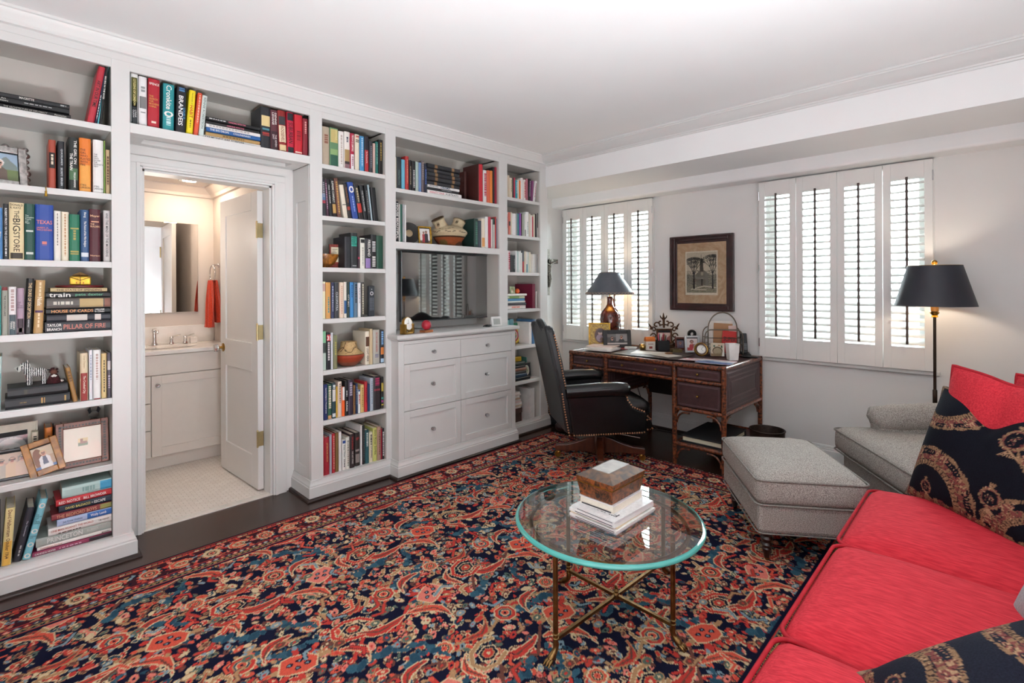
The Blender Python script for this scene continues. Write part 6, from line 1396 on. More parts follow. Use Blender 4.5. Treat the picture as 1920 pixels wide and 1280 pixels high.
o = print_plane('pink_leaflet', c, None, PRINT, plane='xy'); o.location = (3.87, 1.80, DTOP + .003); o.rotation_euler = (0, 0, R(-70)); tag(o, 'pink and white leaflet lying near the round clock', 'leaflet')
c = Canvas(.26, .20, .003, '#d8e0ea'); c.rect(0, .26, .0, .08, '#3a6aa8'); c.ell(.1, .09, .07, .03, '#7aa0d0'); c.ell(.17, .11, .06, .02, '#e8ecf0'); c.ell(.06, .06, .04, .02, '#2a4a80'); c.rect(0, .26, .16, .2, '#e8c8cc'); c.ell(.2, .06, .05, .02, '#5a86c0')
o = print_plane('blue_magazine', c, None, PRINT, thick=.006, plane='xy'); o.location = (3.86, 1.575, DTOP + .0075); o.rotation_euler = (0, 0, R(-84)); tag(o, 'glossy blue and white magazine at the front right of the desk', 'magazine')
tag(MB().box(-.035, .035, -.07, .07, 0, .008).build('mobile_phone', BLACKM, None, bevel=.003, loc=(4.33, 1.485, DTOP + .001)), 'black mobile phone at the back right corner of the desk', 'phone')
# things on the desk's lower shelf, and cables
al = empty('album', (4.0, 1.64, .1725), 0, 'large black album with cream page edges on the desk lower shelf', 'album')
MB().box(-.27, .23, -.16, .16, 0, .012).box(-.27, .23, -.16, .16, .045, .057).box(.21, .23, -.16, .16, 0, .057).build('cover', FELT, al, bevel=.002)
MB().box(-.26, .21, -.15, .15, .012, .045).build('pages', mat('album_pages', '#d8d2b8', .8, stretch=(1, 1, 30)), al)
tag(MB().tube([(4.44, 1.72, .70), (4.43, 1.70, .5), (4.42, 1.73, .36), (4.41, 1.74, .25), (4.45, 1.72, .1), (4.47, 1.74, .02)], .004, 6).build('power_cable', BLACKM, None, smooth=60), 'black power cable hanging behind the right desk pedestal', 'cable')
tag(MB().tube([(4.46, 2.62, .4), (4.47, 2.5, .05), (4.44, 2.38, .006), (4.46, 2.1, .006), (4.42, 1.9, .006), (4.46, 1.6, .006)], .004, 6).build('floor_cable', mat('grey_cable', '#4a4644', .5), None, smooth=60), 'thin grey cable lying along the floor behind the desk', 'cable')

# ---- swivel chair
BL = mat('black_leather', '#0c0d10', .27, var=.18, scale=22, bump=.12, bscale=160, coat=.15)
BLG = mat('black_leather_back', '#232426', .42, var=.12, scale=16, bump=.1, bscale=160)
CWOOD = mat('walnut', '#5a2e1c', .32, var=.2, scale=12, stretch=(4, 1, 1), coat=.3)
CHX, CHY, CHA = 3.35, 2.31, R(-37)
chair = empty('swivel_chair', (CHX, CHY, 0), CHA, 'tall black leather swivel armchair with brass nailheads at the desk', 'chair')
upper = empty('chair_body', (0, 0, .03), parent=chair)
# back: shaped outline, extruded and leaned
out = []
for i in range(25):
    y = -.30 + .6 * i / 24; u = abs(y) / .30
    z = 1.085 + .03 * math.cos(u * math.pi * 2.0) - .05 * max(0, u - .8) / .2 - .012 * u
    out.append((y, z))
poly = [(-.275, .27)] + [(-.30 - .012 * math.sin(math.pi * t), .27 + .78 * t) for t in (.3, .6, .85)] + out + [(.30 + .012 * math.sin(math.pi * t), .27 + .78 * t) for t in (.85, .6, .3)] + [(.275, .27)]
def lean(mb):
    nv = []
    for x, y, z in mb.v: t = max(0, z - .27); nv.append((x - .185 * t - .03 * t * t - .05 * (y / .3) ** 2 * 0, y, z))
    mb.v = nv; return mb
lean(MB().prism(poly, -.345, -.275, 'x')).build('backrest', BLG, upper, bevel=.022)
# buttoned inner back
nb = 28; V = []; 
for j in range(nb + 1):
    for i in range(nb + 1):
        y = -.25 + .5 * i / nb; z = .46 + .60 * j / nb
        puff = .045 * (1 - (y / .26) ** 4) * (1 - ((z - .76) / .32) ** 4)
        d = min(math.hypot((y - by), (z - bz)) for by, bz in [(-.15, .92), (0, .92), (.15, .92), (-.075, .82), (.075, .82), (-.15, .72), (0, .72), (.15, .72), (-.075, .62), (.075, .62)])
        V.append((-.28 + puff - .02 * math.exp(-(d / .03) ** 2), y, z))
o_ = MB(); o_.v = V; o_.f = [tuple(int(k) for k in q) for q in grid_faces(nb + 1, nb + 1)]
lean(o_).build('buttoned_pad', BL, upper, smooth=60)
arc = [(-.30, .27), (.22, .262), (.262, .27), (.265, .41), (.25, .43), (.20, .44), (.14, .47), (.11, .52), (.10, .60), (-.36, .60)]
for s_ in (-1, 1):
    y0, y1 = (s_ * .325, s_ * .265)
    MB().prism(arc, min(y0, y1), max(y0, y1), 'y').build('side_panel', BL, upper, bevel=.014)
    MB().tube([(-.36, s_ * .305, .592), (-.1, s_ * .307, .60), (.03, s_ * .31, .60), (.105, s_ * .31, .592), (.122, s_ * .31, .588)], [.05, .054, .055, .053, .042], 16).build('armrest', BL, upper, smooth=60)
def cushion_mesh(w, d, h, r=.04, puff=.02, n=14, side=.0):
    a, b, c = w / 2, d / 2, h / 2; r = min(r, c * .98)
    P = {}; V = []; F = []
    t = np.linspace(-1, 1, n + 1)
    def vid(q):
        k = (round(q[0], 5), round(q[1], 5), round(q[2], 5))
        if k not in P:
            Q = np.array([q[0] * a, q[1] * b, q[2] * c]); A = np.array([a - r, b - r, c - r]); I = np.clip(Q, -A, A); D = Q - I; L = np.linalg.norm(D)
            p = I + D / L * r if L > 1e-9 else Q
            u, v = p[0] / a, p[1] / b
            p[2] += puff * (1 - u ** 4) * (1 - v ** 4) * (1 if q[2] > 0 else -.25) * min(1, abs(q[2]))
            if side:
                k2 = (1 - (p[2] / c) ** 2 if abs(p[2]) < c else 0)
                p[0] += side * u * abs(u) ** 3 * k2 * (1 - v * v * .6); p[1] += side * v * abs(v) ** 3 * k2 * (1 - u * u * .6)
            P[k] = len(V); V.append(tuple(p))
        return P[k]
    for ax in range(3):
        for sg in (-1, 1):
            for i in range(n):
                for j in range(n):
                    cs_ = []
                    for di, dj in ((0, 0), (1, 0), (1, 1), (0, 1)):
                        q = [0, 0, 0]; q[ax] = sg; q[(ax + 1) % 3] = t[i + di]; q[(ax + 2) % 3] = t[j + dj]; cs_.append(vid(q))
                    F.append(tuple(cs_) if sg > 0 else tuple(cs_[::-1]))
    mb = MB(); mb.v = V; mb.f = F; return mb
cushion_mesh(.58, .50, .13, .055, .03).xf(Matrix.Translation((.05, 0, .42))).build('seat_cushion', BL, upper, smooth=80)
MB().prism([(-.30, .265)] + [(-.30, .37), (.27, .37), (.315, .36), (.335, .32), (.325, .27), (.30, .255)], -.27, .27, 'y').build('seat_frame', BL, upper, bevel=.012)
NAIL = mat('nailhead', '#c8906a', .28, .9)
mb = MB()
def nails(pts, step=.018):
    for (p, q) in zip(pts[:-1], pts[1:]):
        p = Vector(p); q = Vector(q); n = max(1, int((q - p).length / step))
        for i in range(n): mb.ball(tuple(p.lerp(q, i / n)), .0068, 6, 4)
def ln(y, z, x=-.31): t = max(0, z - .27); return (x - .185 * t - .03 * t * t, y, z)
for s_ in (-1, 1):
    nails([ln(s_ * .314, z, -.29) for z in (.62, .75, .9, 1.03)]); nails([(-.335, s_ * .318, .275), (-.37, s_ * .326, .45), (-.392, s_ * .326, .60)])
    nails([(-.30, s_ * .328, .275), (.22, s_ * .328, .272), (.262, s_ * .326, .278)])
    nails([(.24, s_ * .326, .43), (.15, s_ * .328, .468), (.112, s_ * .328, .52), (.102, s_ * .328, .56)])
nails([(.27, -.275, .275), (.335, -.26, .28), (.338, 0, .28), (.335, .26, .28)]); nails([(.27, -.275, .35), (.322, -.26, .352), (.325, 0, .352)])
nh = mb.build('nailheads', NAIL, upper, smooth=80); nh['kind'] = 'stuff'
MB().lathe([(.035, .19), (.05, .2), (.05, .225), (.03, .23), (.022, .255), (0, .255)], 20).build('swivel_collar', BLACKM, chair, smooth=40)
MB().box(-.12, .12, -.09, .09, .25, .292).build('seat_plate', BLACKM, chair)
MB().lathe([(0, .06), (.045, .06), (.05, .075), (.05, .19), (.045, .2), (0, .2)], 20).build('hub', CWOOD, chair, smooth=40)
legm = MB(); prof = []
top = [(.04, .195), (.10, .178), (.18, .145), (.26, .122), (.33, .118), (.355, .108)]; bot = [(.358, .07), (.34, .064), (.27, .066), (.18, .07), (.10, .065), (.04, .062)]
LEGM = MB().prism(top + bot, -.026, .026, 'y').mesh('leg'); LEGM.materials.append(CWOOD)
CASM = MB().cyl((0, 0, .035), (0, 0, .066), .008, n=10).lathe([(0, -.011), (.024, -.011), (.026, -.005), (.026, .005), (.024, .011), (0, .011)], 18, M=Matrix.Translation((.012, 0, .0265)) @ Matrix.Rotation(R(90), 4, 'X')).ball((.004, 0, .042), .019, 12, 8).mesh('caster', 50); CASM.materials.append(BRASS)
for k in range(4):
    a = R(126 + 90 * k) - CHA
    lg = bpy.data.objects.new('leg', LEGM); COL.objects.link(lg); lg.parent = chair; lg.rotation_euler = (0, 0, a)
    m_ = lg.modifiers.new('bevel', 'BEVEL'); m_.width = .007; m_.segments = 2; m_.limit_method = 'ANGLE'
    cs2 = bpy.data.objects.new('caster', CASM); COL.objects.link(cs2); cs2.parent = lg; cs2.location = (.325, 0, .0085)
MB().cyl((.0, 0, .24), (.26, -.20, .225), .006, n=8).build('tilt_lever', CHROME, chair, smooth=60)

# ---- picture on the window wall
PF = mat('mahogany', '#3c1d1c', .3, var=.25, scale=14, coat=.3)
pw_, ph_ = .60, .70
art = empty('framed_print', (XW, 1.98, 1.168), R(-90), 'framed sepia print of a church and bare trees between the windows', 'picture')
pr_ = [(0, 0), (.03, 0), (.03, .012), (.024, .02), (.018, .03), (.012, .034), (.006, .04), (0, .068)]
mb = MB()
for (w0, d0, d1) in ((0, 0, .022), (.0, 0, 0),): pass
mb.frame(-pw_ / 2, pw_ / 2, 0, ph_, .02, .02, -.034, 0).frame(-pw_ / 2 + .018, pw_ / 2 - .018, .018, ph_ - .018, .03, .03, -.026, 0).frame(-pw_ / 2 + .046, pw_ / 2 - .046, .046, ph_ - .046, .022, .022, -.018, 0)
mb.build('frame', PF, art, bevel=.004)
MB().frame(-pw_ / 2 + .066, pw_ / 2 - .066, .066, ph_ - .066, .08, .08, -.011, -.004).build('mat_board', mat('marbled_mat', '#cdb08c', .7, var=.14, scale=9, dist=2.5, col2='#b8936e'), art)
w_, h_ = .312, .412
c = Canvas(w_, h_, .002, '#e2d8c4'); c.rect(.016, w_ - .016, .022, h_ - .014, '#c9bca4'); c.rect(.016, w_ - .016, .022, .14, '#8f8a72'); c.rect(.016, w_ - .016, .10, .19, '#7d7769')
for i in range(900): c.ell(.016 + rng.random() * (w_ - .032), .03 + rng.random() * .2, .0035, .0025, ['#4a4844', '#a09a84', '#77705f'][i % 3])
c.poly([(.11, .09), (.11, .2), (.165, .245), (.22, .2), (.22, .09)], '#7a7468'); c.poly([(.14, .22), (.145, .33), (.152, .345), (.155, .395), (.158, .345), (.172, .33), (.178, .22)], '#57524a'); c.ell(.163, .20, .012, .018, '#a59c88'); c.rect(.156, .168, .09, .15, '#3a3733')
c.line([(.06, .055), (.18, .085), (.29, .07)], .004, '#d8cfb8'); c.line([(.06, .055), (.2, .05)], .004, '#cfc6ae')
def tree(x, base, hgt, w):
    c.poly([(x - w, base), (x + w * 1.2, base), (x + w * .6, base + hgt * .5), (x - w * .4, base + hgt * .5)], '#2c2926')
    def br(x0, y0, a, L, r, d):
        x1, y1 = x0 + L * math.sin(a), y0 + L * math.cos(a); c.line([(x0, y0), (x1, y1)], r, '#2f2c29')
        if d:
            for da in (-.42, -.12, .3, .5)[: 3 + d % 2]: br(x1, y1, a + da * rnd.uniform(.6, 1.3), L * .72, r * .72, d - 1)
    for a in (-.35, -.1, .12, .4): br(x, base + hgt * .42, a, hgt * .22, w * .38, 3)
tree(.085, .06, .30, .008); tree(.262, .06, .32, .007)
rect_clip = c.a.copy()
c.rect(0, .014, 0, h_, '#e2d8c4'); c.rect(w_ - .014, w_, 0, h_, '#e2d8c4'); c.rect(0, w_, h_ - .012, h_, '#e2d8c4'); c.rect(0, w_, 0, .022, '#e2d8c4')
p_ = print_plane('print', c, art, PAINTED); p_.location = (0, -.0065, .144)
MB().box(-pw_ / 2 + .06, pw_ / 2 - .06, -.0142, -.0132, .06, ph_ - .06).build('glazing', glass_mat('picture_glass', (1, 1, 1), ior=1.3), art)

# ---- things in the corner behind the chair
tag(MB().box(-.13, .13, -.09, .09, 0, .36).build('storage_crate', mat('white_tub', '#dcd8d2', .5), None, bevel=.01, loc=(3.99, 3.40, .001)), 'white storage tub on the floor in the corner behind the chair', 'tub')
tag(MB().box(-.12, .12, -.085, .085, 0, .07).build('pink_box', mat('peach_card', '#dba088', .6), None, bevel=.003, loc=(3.99, 3.40, .366), rot=(0, 0, R(8))), 'peach cardboard box on top of the white tub', 'box')
tag(MB().box(-.10, .10, -.07, .07, 0, .14).build('red_box', mat('rose_card', '#b84a52', .55), None, bevel=.003, loc=(3.98, 3.40, .4425), rot=(0, 0, R(-6))), 'rose red box topmost in the corner pile', 'box')
bg_ = empty('camera_bag', (3.93, 3.22, .001), R(12), 'black bag with a pale buckle on the floor beside the tub', 'bag')
cushion_mesh(.2, .13, .24, .05, .0, side=.02).xf(Matrix.Translation((0, 0, .121))).build('body', FELT, bg_, smooth=80)
MB().frame(-.016, .016, .13, .17, .005, .005, -.088, -.083).build('buckle', mat('pale_buckle', '#d8d4cc', .4), bg_)
MB().tube([(-.09, 0, .2), (-.06, 0, .28), (0, 0, .31), (.06, 0, .28), (.09, 0, .2)], .009, 8).build('strap', FELT, bg_, smooth=60)
lb = empty('leather_bag', (3.83, 3.03, .001), R(20), 'slumped dark brown leather bag on the floor by the rug corner', 'bag')
cushion_mesh(.22, .16, .085, .04, .02, side=.015).xf(Matrix.Translation((0, 0, .043))).build('body', mat('brown_leather', '#33211e', .4, var=.2, bump=.2), lb, smooth=80)
MB().tube([(-.08, -.06, .07), (-.05, -.1, .06), (0, -.115, .03), (.05, -.1, .05), (.08, -.06, .07)], .006, 6).build('handle', 'brown_leather', lb, smooth=60)
# ================================================================ coffee table
TX, TY, TR, TZ = 1.73, 1.155, .38, .46
tbl = empty('coffee_table', (TX, TY, .0), 0, 'round glass coffee table on brass hoofed legs in the middle of the rug', 'coffee table')
rim = [(TR - .030, TZ), (TR - .012, TZ - .001), (TR - .004, TZ - .004), (TR, TZ - .010), (TR - .004, TZ - .016), (TR - .012, TZ - .019), (TR - .03, TZ - .02)]
EDGE = bpy.data.materials.new('green_glass_edge'); EDGE.use_nodes = True
_n = EDGE.node_tree; _p = _n.nodes['Principled BSDF']; _p.inputs['Base Color'].default_value = (*H('#3fc4bc'), 1); _p.inputs['Roughness'].default_value = .06; _p.inputs['Transmission Weight'].default_value = .35; _p.inputs['Coat Weight'].default_value = .6
_t = _n.nodes.new('ShaderNodeTexNoise'); _t.inputs['Scale'].default_value = 6; _cc = _n.nodes.new('ShaderNodeValToRGB'); _cc.color_ramp.elements[0].color = (*H('#2aa8a2'), 1); _cc.color_ramp.elements[1].color = (*H('#6fdcd2'), 1)
_n.links.new(_t.outputs['Fac'], _cc.inputs['Fac']); _n.links.new(_cc.outputs['Color'], _p.inputs['Base Color']); MATS['green_glass_edge'] = EDGE
MB().lathe([(0, TZ - .0002), (TR - .0135, TZ - .0002)], 96, cap=False).lathe([(TR - .0135, TZ - .0195), (0, TZ - .0195)], 96, cap=False).build('glass_top', TABLEGLASS, tbl, smooth=30)
MB().lathe([(TR - .0135, TZ - .0002), (TR - .004, TZ - .003), (TR, TZ - .008), (TR, TZ - .012), (TR - .004, TZ - .017), (TR - .0135, TZ - .0195)], 96, cap=False).build('glass_edge', EDGE, tbl, smooth=60)
mb = MB(); mb.tube([(.315 * math.cos(2 * math.pi * i / 72), .315 * math.sin(2 * math.pi * i / 72), TZ - .030) for i in range(72)], .0085, 8, closed=True)
mb.build('ring', ABRASS, tbl, smooth=60)
legs = []
for (lx, ly) in ((1042, 1234), (1262, 1206), (1066, 1098), (1244, 1080)):
    p = onplane(lx, ly, 2, 0.01); v = Vector((p.x - TX, p.y - TY, 0)); legs.append(v)
cen = sum(legs, Vector()) / 4
for v in legs:
    d = (v - cen).normalized()
    lg = MB().tube([(v.x, v.y, .07), (v.x, v.y, .2), (v.x, v.y, .43)], [.0098, .0098, .0098], 14)
    for zz in (.085, .10, .405): lg.lathe([(.0098, zz), (.0128, zz + .003), (.0098, zz + .006)], 14, (v.x, v.y, 0))
    L = lg.build('leg', ABRASS, tbl, smooth=50)
    q = lambda r_, z: (v.x + d.x * r_, v.y + d.y * r_, z)
    ft = MB().tube([q(0, .075), q(-.003, .062), q(.0, .048), q(.01, .036), q(.022, .027), q(.032, .02)], [.0098, .0115, .0105, .012, .0145, .012], 12)
    sd = Vector((-d.y, d.x, 0))
    for k in (-1, 0, 1):
        b0 = Vector(q(.03, .021)) + sd * .008 * k
        ft.tube([tuple(b0), tuple(b0 + d * .014 + Vector((0, 0, -.004)) + sd * .003 * k), tuple(b0 + d * .024 + Vector((0, 0, -.013)) + sd * .004 * k)], [.007, .0062, .003], 8)
    ft.build('hoof_foot', ABRASS, L, smooth=60)
def bar(a, b, r=.009): return MB().tube([tuple(a), tuple((Vector(a) + Vector(b)) / 2), tuple(b)], r, 4)
zs = .082
for a, b in ((0, 3), (1, 2)): bar((legs[a].x, legs[a].y, zs), (legs[b].x, legs[b].y, zs)).build('stretcher', ABRASS, tbl)
MB().lathe([(.013, zs - .012), (.014, zs + .008), (.008, zs + .014), (.012, zs + .022), (.006, zs + .03), (.009, zs + .036), (0, zs + .044)], 14, (cen.x, cen.y, 0)).build('finial', ABRASS, tbl, smooth=50)
# magazines and lacquer box
def onT(x, y, z=TZ): p = onplane(x, y, 2, z); return p
A0 = onT(1154, 1003, TZ + .005); A1 = onT(1065, 967, TZ + .005); A2 = onT(1229, 955, TZ + .005)
ux = Vector((A1.x - A0.x, A1.y - A0.y, 0)); uy = Vector((A2.x - A0.x, A2.y - A0.y, 0)); ang = math.atan2(uy.y, uy.x)
mc = Vector((A0.x, A0.y, 0)) + ux * .5 + uy * .5
zz = TZ + .0006; rnd = random.Random(4)
mags = [('#c8ccd4', 'glossy patterned', .275, .215, .008), ('#e9e7e4', 'white', .285, .225, .010), ('#d8c8a8', 'white and tan', .28, .22, .006), ('#eceae8', 'bright white', .28, .22, .012), ('#e4e2e2', 'pale grey', .275, .21, .010)]
for i, (cc, wd, w, d, th) in enumerate(mags):
    o = MB().box(-w / 2, w / 2, -d / 2, d / 2, 0, th).build('magazine', mat('magazine_%d' % i, cc, .35, var=.08, scale=60, stretch=(1, 1, 40)), None, loc=(mc.x + rnd.uniform(-.006, .006), mc.y + rnd.uniform(-.006, .006), zz), rot=(0, 0, ang + R(rnd.uniform(-3, 3))))
    tag(o, '%s magazine, %s from bottom of the pile on the glass table' % (wd, ORD[i + 1]), 'magazine', 'magazines on the coffee table')
    mb = MB(); mb.box(-w / 2 - .0004, -w / 2 - .0001, -d / 2 + .01, d / 2 - .03, th * .3, th * .55)
    mb.build('page_print', mat('dark_print', '#3a3a40', .5), o); zz += th + .0006
mt = zz
lastm = o
lettering('FINSSLAY', o, MX((0, 1, 0), (-1, 0, 0), (-.085, 0, .0103)), .17, .028, '#3a3a3e', bold=.02)
th = .034
bk_ = empty('art_book', (mc.x + .01, mc.y + .012, mt), ang + R(1), 'thick white book on the magazines under the lacquer box', 'book')
MB().box(-.11, .11, -.082, .082, 0, .003).box(-.11, .11, -.082, .082, th - .003, th).box(.107, .11, -.082, .082, 0, th).build('cover', mat('white_jacket', '#e6e2e2', .35), bk_)
MB().box(-.107, .107, -.079, .079, .003, th - .003).build('pages', PAPER, bk_)
MB().box(-.1102, -.1098, -.07, .07, .004, .009).build('stripe', 'dark_print', bk_)
bt = mt + th + .0006
LAC = mat('painted_lacquer', '#8a4c22', .4, col2='#17100b', scale=34, coat=.15, detail=5, dist=1.6)
LACT = mat('worn_lacquer_lid', '#7a5f4c', .35, col2='#4a4846', scale=22, coat=.2, dist=1.0)
lb_ = empty('lacquer_box', (mc.x + .012, mc.y + .014, bt), ang, 'painted black and gold lacquer box on books on the coffee table', 'box')
def frus(z0, w0, d0, z1, w1, d1):
    v = []
    for z, w, d in ((z0, w0, d0), (z1, w1, d1)): v += [(-w / 2, -d / 2, z), (w / 2, -d / 2, z), (w / 2, d / 2, z), (-w / 2, d / 2, z)]
    return MB().add(v, [(3, 2, 1, 0), (4, 5, 6, 7), (0, 1, 5, 4), (1, 2, 6, 5), (2, 3, 7, 6), (3, 0, 4, 7)])
frus(0, .215, .150, .058, .238, .172).build('body', LAC, lb_, bevel=.002)
frus(.0585, .238, .172, .082, .246, .180).build('lid_band', LAC, lb_, bevel=.002)
frus(.0822, .242, .176, .104, .150, .086).build('lid', LACT, lb_)
MB().box(-.075, .075, -.042, .042, .104, .1075).build('lid_plate', mat('lid_silvered', '#a8a29c', .45, .0, var=.15), lb_, bevel=.001)
MB().frame(-.1215, .1215, .0575, .0592, .001, .0004, -.0885, .0885).build('gilt_line', GOLD, lb_)

# ================================================================ sofa
RED = mat('red_chenille', '#d23a45', .9, scale=160, stretch=(1, .12, 1), bump=.25, bscale=320, spec=.15, col2='#b82a36')
REDP = mat('red_piping', '#b42a35', .9, var=.1, spec=.15)
sofa = empty('sofa', (1.85, .0, 0), 0, 'long red chenille sofa with three seat cushions along the right foreground', 'sofa')
SF = Matrix.Translation((-1.85, 0, 0))
def SB(mb, n, m=RED, parent=sofa, **k): return mb.xf(SF).build(n, m, parent, **k)
SB(MB().box(.80, 2.885, -.42, .425, .07, .285), 'base', bevel=.025)
def loop(w, d, r, z, n=6):
    pts = []
    for cx, cy, a0 in ((w / 2 - r, d / 2 - r, 0), (-w / 2 + r, d / 2 - r, 90), (-w / 2 + r, -d / 2 + r, 180), (w / 2 - r, -d / 2 + r, 270)):
        for i in range(n + 1): a = R(a0 + 90 * i / n); pts.append((cx + r * math.cos(a), cy + r * math.sin(a), z))
    return pts
for x0, x1 in ((.815, 1.498), (1.502, 2.183), (2.187, 2.875)):
    w = x1 - x0; d = .74; cx = (x0 + x1) / 2; cy = .442 - d / 2
    c_ = SB(cushion_mesh(w, d, .155, .05, .045, 20, side=.012).xf(Matrix.Translation((cx, cy, .365))), 'seat_cushion', smooth=80)
    SB(MB().tube(loop(w + .004, d + .006, .05, .0), .0065, 6, closed=True).xf(Matrix.Translation((cx, cy, .43))), 'piping', REDP, c_, smooth=80)
    if x1 < 2.3: 
        SB(cushion_mesh(w, .42, .18, .07, .03, 12, side=.01).xf(Matrix.Translation((cx, -.28, .66)) @ Matrix.Rotation(R(80), 4, 'X')), 'back_cushion', smooth=80)
SB(MB().box(.66, 3.05, -.58, -.40, .07, .84), 'backrest', bevel=.05)
for x0, x1 in ((.66, .80), (2.90, 3.05)):
    SB(MB().box(x0, x1, -.45, .10, .07, .56).cyl(((x0 + x1) / 2, -.45, .57), ((x0 + x1) / 2, .10, .57), .078, n=18), 'arm', bevel=.02, smooth=40)
for x in (.86, 2.82):
    for y in (.36, -.5): SB(MB().cyl((x, y, .009), (x, y, .08), .02, .026, n=12), 'foot', CWOOD, smooth=40)

# ---- pillows
def pillow_mesh(w, h, t, n=90, chop=0.0, cv=None, corner=.06):
    u = np.linspace(-1, 1, n + 1); U, V_ = np.meshgrid(u, u)
    def side(s):
        e = np.clip(1 - np.abs(U) ** 2.6, 0, 1) ** .55 * np.clip(1 - np.abs(V_) ** 2.6, 0, 1) ** .55
        pin = 1 - corner * ((U ** 2) * (1 - V_ ** 2) * 0 + 0)
        X = U * w / 2 * (1 - corner * (1 - V_ ** 2) * np.abs(U) ** 2); Z = V_ * h / 2 * (1 - corner * (1 - U ** 2) * np.abs(V_) ** 2)
        Y = s * t / 2 * e
        if chop:
            f = np.clip((V_ + .15) / 1.15, 0, 1) ** 1.3; dent = np.exp(-((U + .02) / .34) ** 2) * f
            Z = Z - chop * dent; Y = Y * (1 - .35 * np.exp(-((U + .02) / .2) ** 2) * f)
        return np.stack([X.ravel(), Y.ravel(), Z.ravel()], 1)
    F_ = side(-1); Bk = side(1); q = grid_faces(n + 1, n + 1); N_ = (n + 1) ** 2
    V2 = np.concatenate([F_, Bk]); Q2 = np.concatenate([q, q[:, ::-1] + N_])
    C2 = None
    if cv is not None:
        s1 = cv.sample((U.ravel() + 1) / 2, (V_.ravel() + 1) / 2); C2 = np.concatenate([s1, s1])
    return V2, Q2, C2
def pillow(name, loc, w, h, t, rz, lean_, label, m, cv=None, chop=0.0, n=90, roll=0.0, piping=None, group=None, corner=.06):
    o = empty(name, loc, 0, label, 'pillow', group); o.rotation_euler = Euler((-lean_, roll, rz), 'XYZ')
    V2, Q2, C2 = pillow_mesh(w, h, t, n, chop, cv, corner); V2[:, 2] += h / 2 * .97
    me = mesh_np('cover', V2, Q2, C2, True); me.materials.append(m)
    b = bpy.data.objects.new('cover', me); COL.objects.link(b); b.parent = o
    if piping:
        k = n + 1; idx = list(range(k)) + [k * j + n for j in range(1, k)] + [k * n + n - j for j in range(1, k)] + [k * (n - j) for j in range(1, n)]
        pts = [tuple(V2[i]) for i in idx[::2]]
        MB().tube(pts, .0075, 7, closed=True).build('piping', piping, o, smooth=80)
    return o
def paisley(seed, base='#15161f'):
    rg = np.random.default_rng(seed); cv = Canvas(1, 1, 1 / 260, base)
    tan, tan2, rose, olive = '#8d6f54', '#a8886a', '#7a4440', '#4a4436'
    def medal(cx, cy, s):
        for k in range(16):
            a = k * math.pi / 8; cv.ell(cx + math.cos(a) * s * .95, cy + math.sin(a) * s * 1.15, s * .2, s * .2, rose if k % 2 else tan)
        cv.ell(cx, cy, s, s * 1.2, tan); cv.ell(cx, cy, s * .84, s * 1.02, rose); cv.ell(cx, cy, s * .74, s * .92, base)
        for k in range(26): cv.ell(cx + rg.normal() * s * .3, cy + rg.normal() * s * .38, s * .07, s * .07, [tan2, rose, '#a06a5a', olive][k % 4])
        for k in range(-3, 4): cv.line([(cx, cy - s * 1.25), (cx + k * s * .25, cy - s * 2.0)], s * .05, tan2)
        for k in range(-2, 3): cv.line([(cx, cy + s * 1.25), (cx + k * s * .2, cy + s * 1.8)], s * .05, tan)
    def arch_(cx, cy, r, th, a0, a1):
        n = 60
        for i in range(n + 1):
            a = a0 + (a1 - a0) * i / n; x, y = cx + r * math.cos(a), cy + r * math.sin(a)
            cv.ell(x, y, th, th, tan)
        for i in range(n + 1):
            a = a0 + (a1 - a0) * i / n
            if i % 2: cv.line([(cx + (r - th * .6) * math.cos(a), cy + (r - th * .6) * math.sin(a)), (cx + (r + th * .6) * math.cos(a), cy + (r + th * .6) * math.sin(a))], .004, '#3a2c28')
            x, y = cx + (r + th * 2.2) * math.cos(a), cy + (r + th * 2.2) * math.sin(a); cv.ell(x, y, th * (1.1 + .5 * math.sin(i * 1.3)), th * 1.1, rose if i % 3 else tan)
            x, y = cx + (r + th * 4.2) * math.cos(a), cy + (r + th * 4.2) * math.sin(a)
            if (i // 6) % 2: cv.ell(x, y, th * 1.2, th * 1.2, base); cv.ell(x, y, th * .5, th * .5, [tan2, '#a06a5a'][i % 2])
            else: cv.ell(x, y, th * (1 + .4 * math.sin(i)), th, [tan2, rose][i % 2])
            x, y = cx + (r + th * 5.8) * math.cos(a), cy + (r + th * 5.8) * math.sin(a); cv.ell(x, y, th * (.7 + .5 * math.sin(i * .9)), th * .7, tan)
    arch_(.24, .10, .24, .022, R(-20), R(200)); arch_(.98, .02, .22, .02, R(60), R(220)); arch_(.16, .93, .2, .016, R(180), R(370)); arch_(1.02, .72, .17, .016, R(90), R(280))
    medal(.72, .74, .072); medal(.70, .27, .06); medal(.24, .14, .045)
    for i in range(26):
        x = i / 25; cv.ell(x, .015 + .03 * abs(math.sin(i * .9)), .035, .035, rose if i % 2 else tan)
    for i in range(2600):
        x, y = rg.random(), rg.random(); p = cv.sample(np.array(x), np.array(y))
        if p.sum() > .09: cv.ell(x, y, .0045, .0045, ['#2a1c20', '#b89878', '#5a2a2c', '#3c3a34'][i % 4])
    return cv
PAIS = print_mat('paisley_wool', .9, weave=.25, wscale=260, bump=.25)
PIPN = mat('patterned_piping', '#3a2c2a', .9, col2='#8a705a', scale=60)
YP = math.atan2(.714, .70) * -1          # turned toward the room's far left
yawp = math.atan2(.70, .714)             # x axis along (.714,.70)
pillow('throw_pillow', (2.66, .09, .455), .62, .515, .2, R(224.4), R(20), 'large navy paisley pillow leaning in the far corner of the sofa', PAIS, paisley(1), chop=.085, piping=PIPN, group='paisley pillows', n=150)
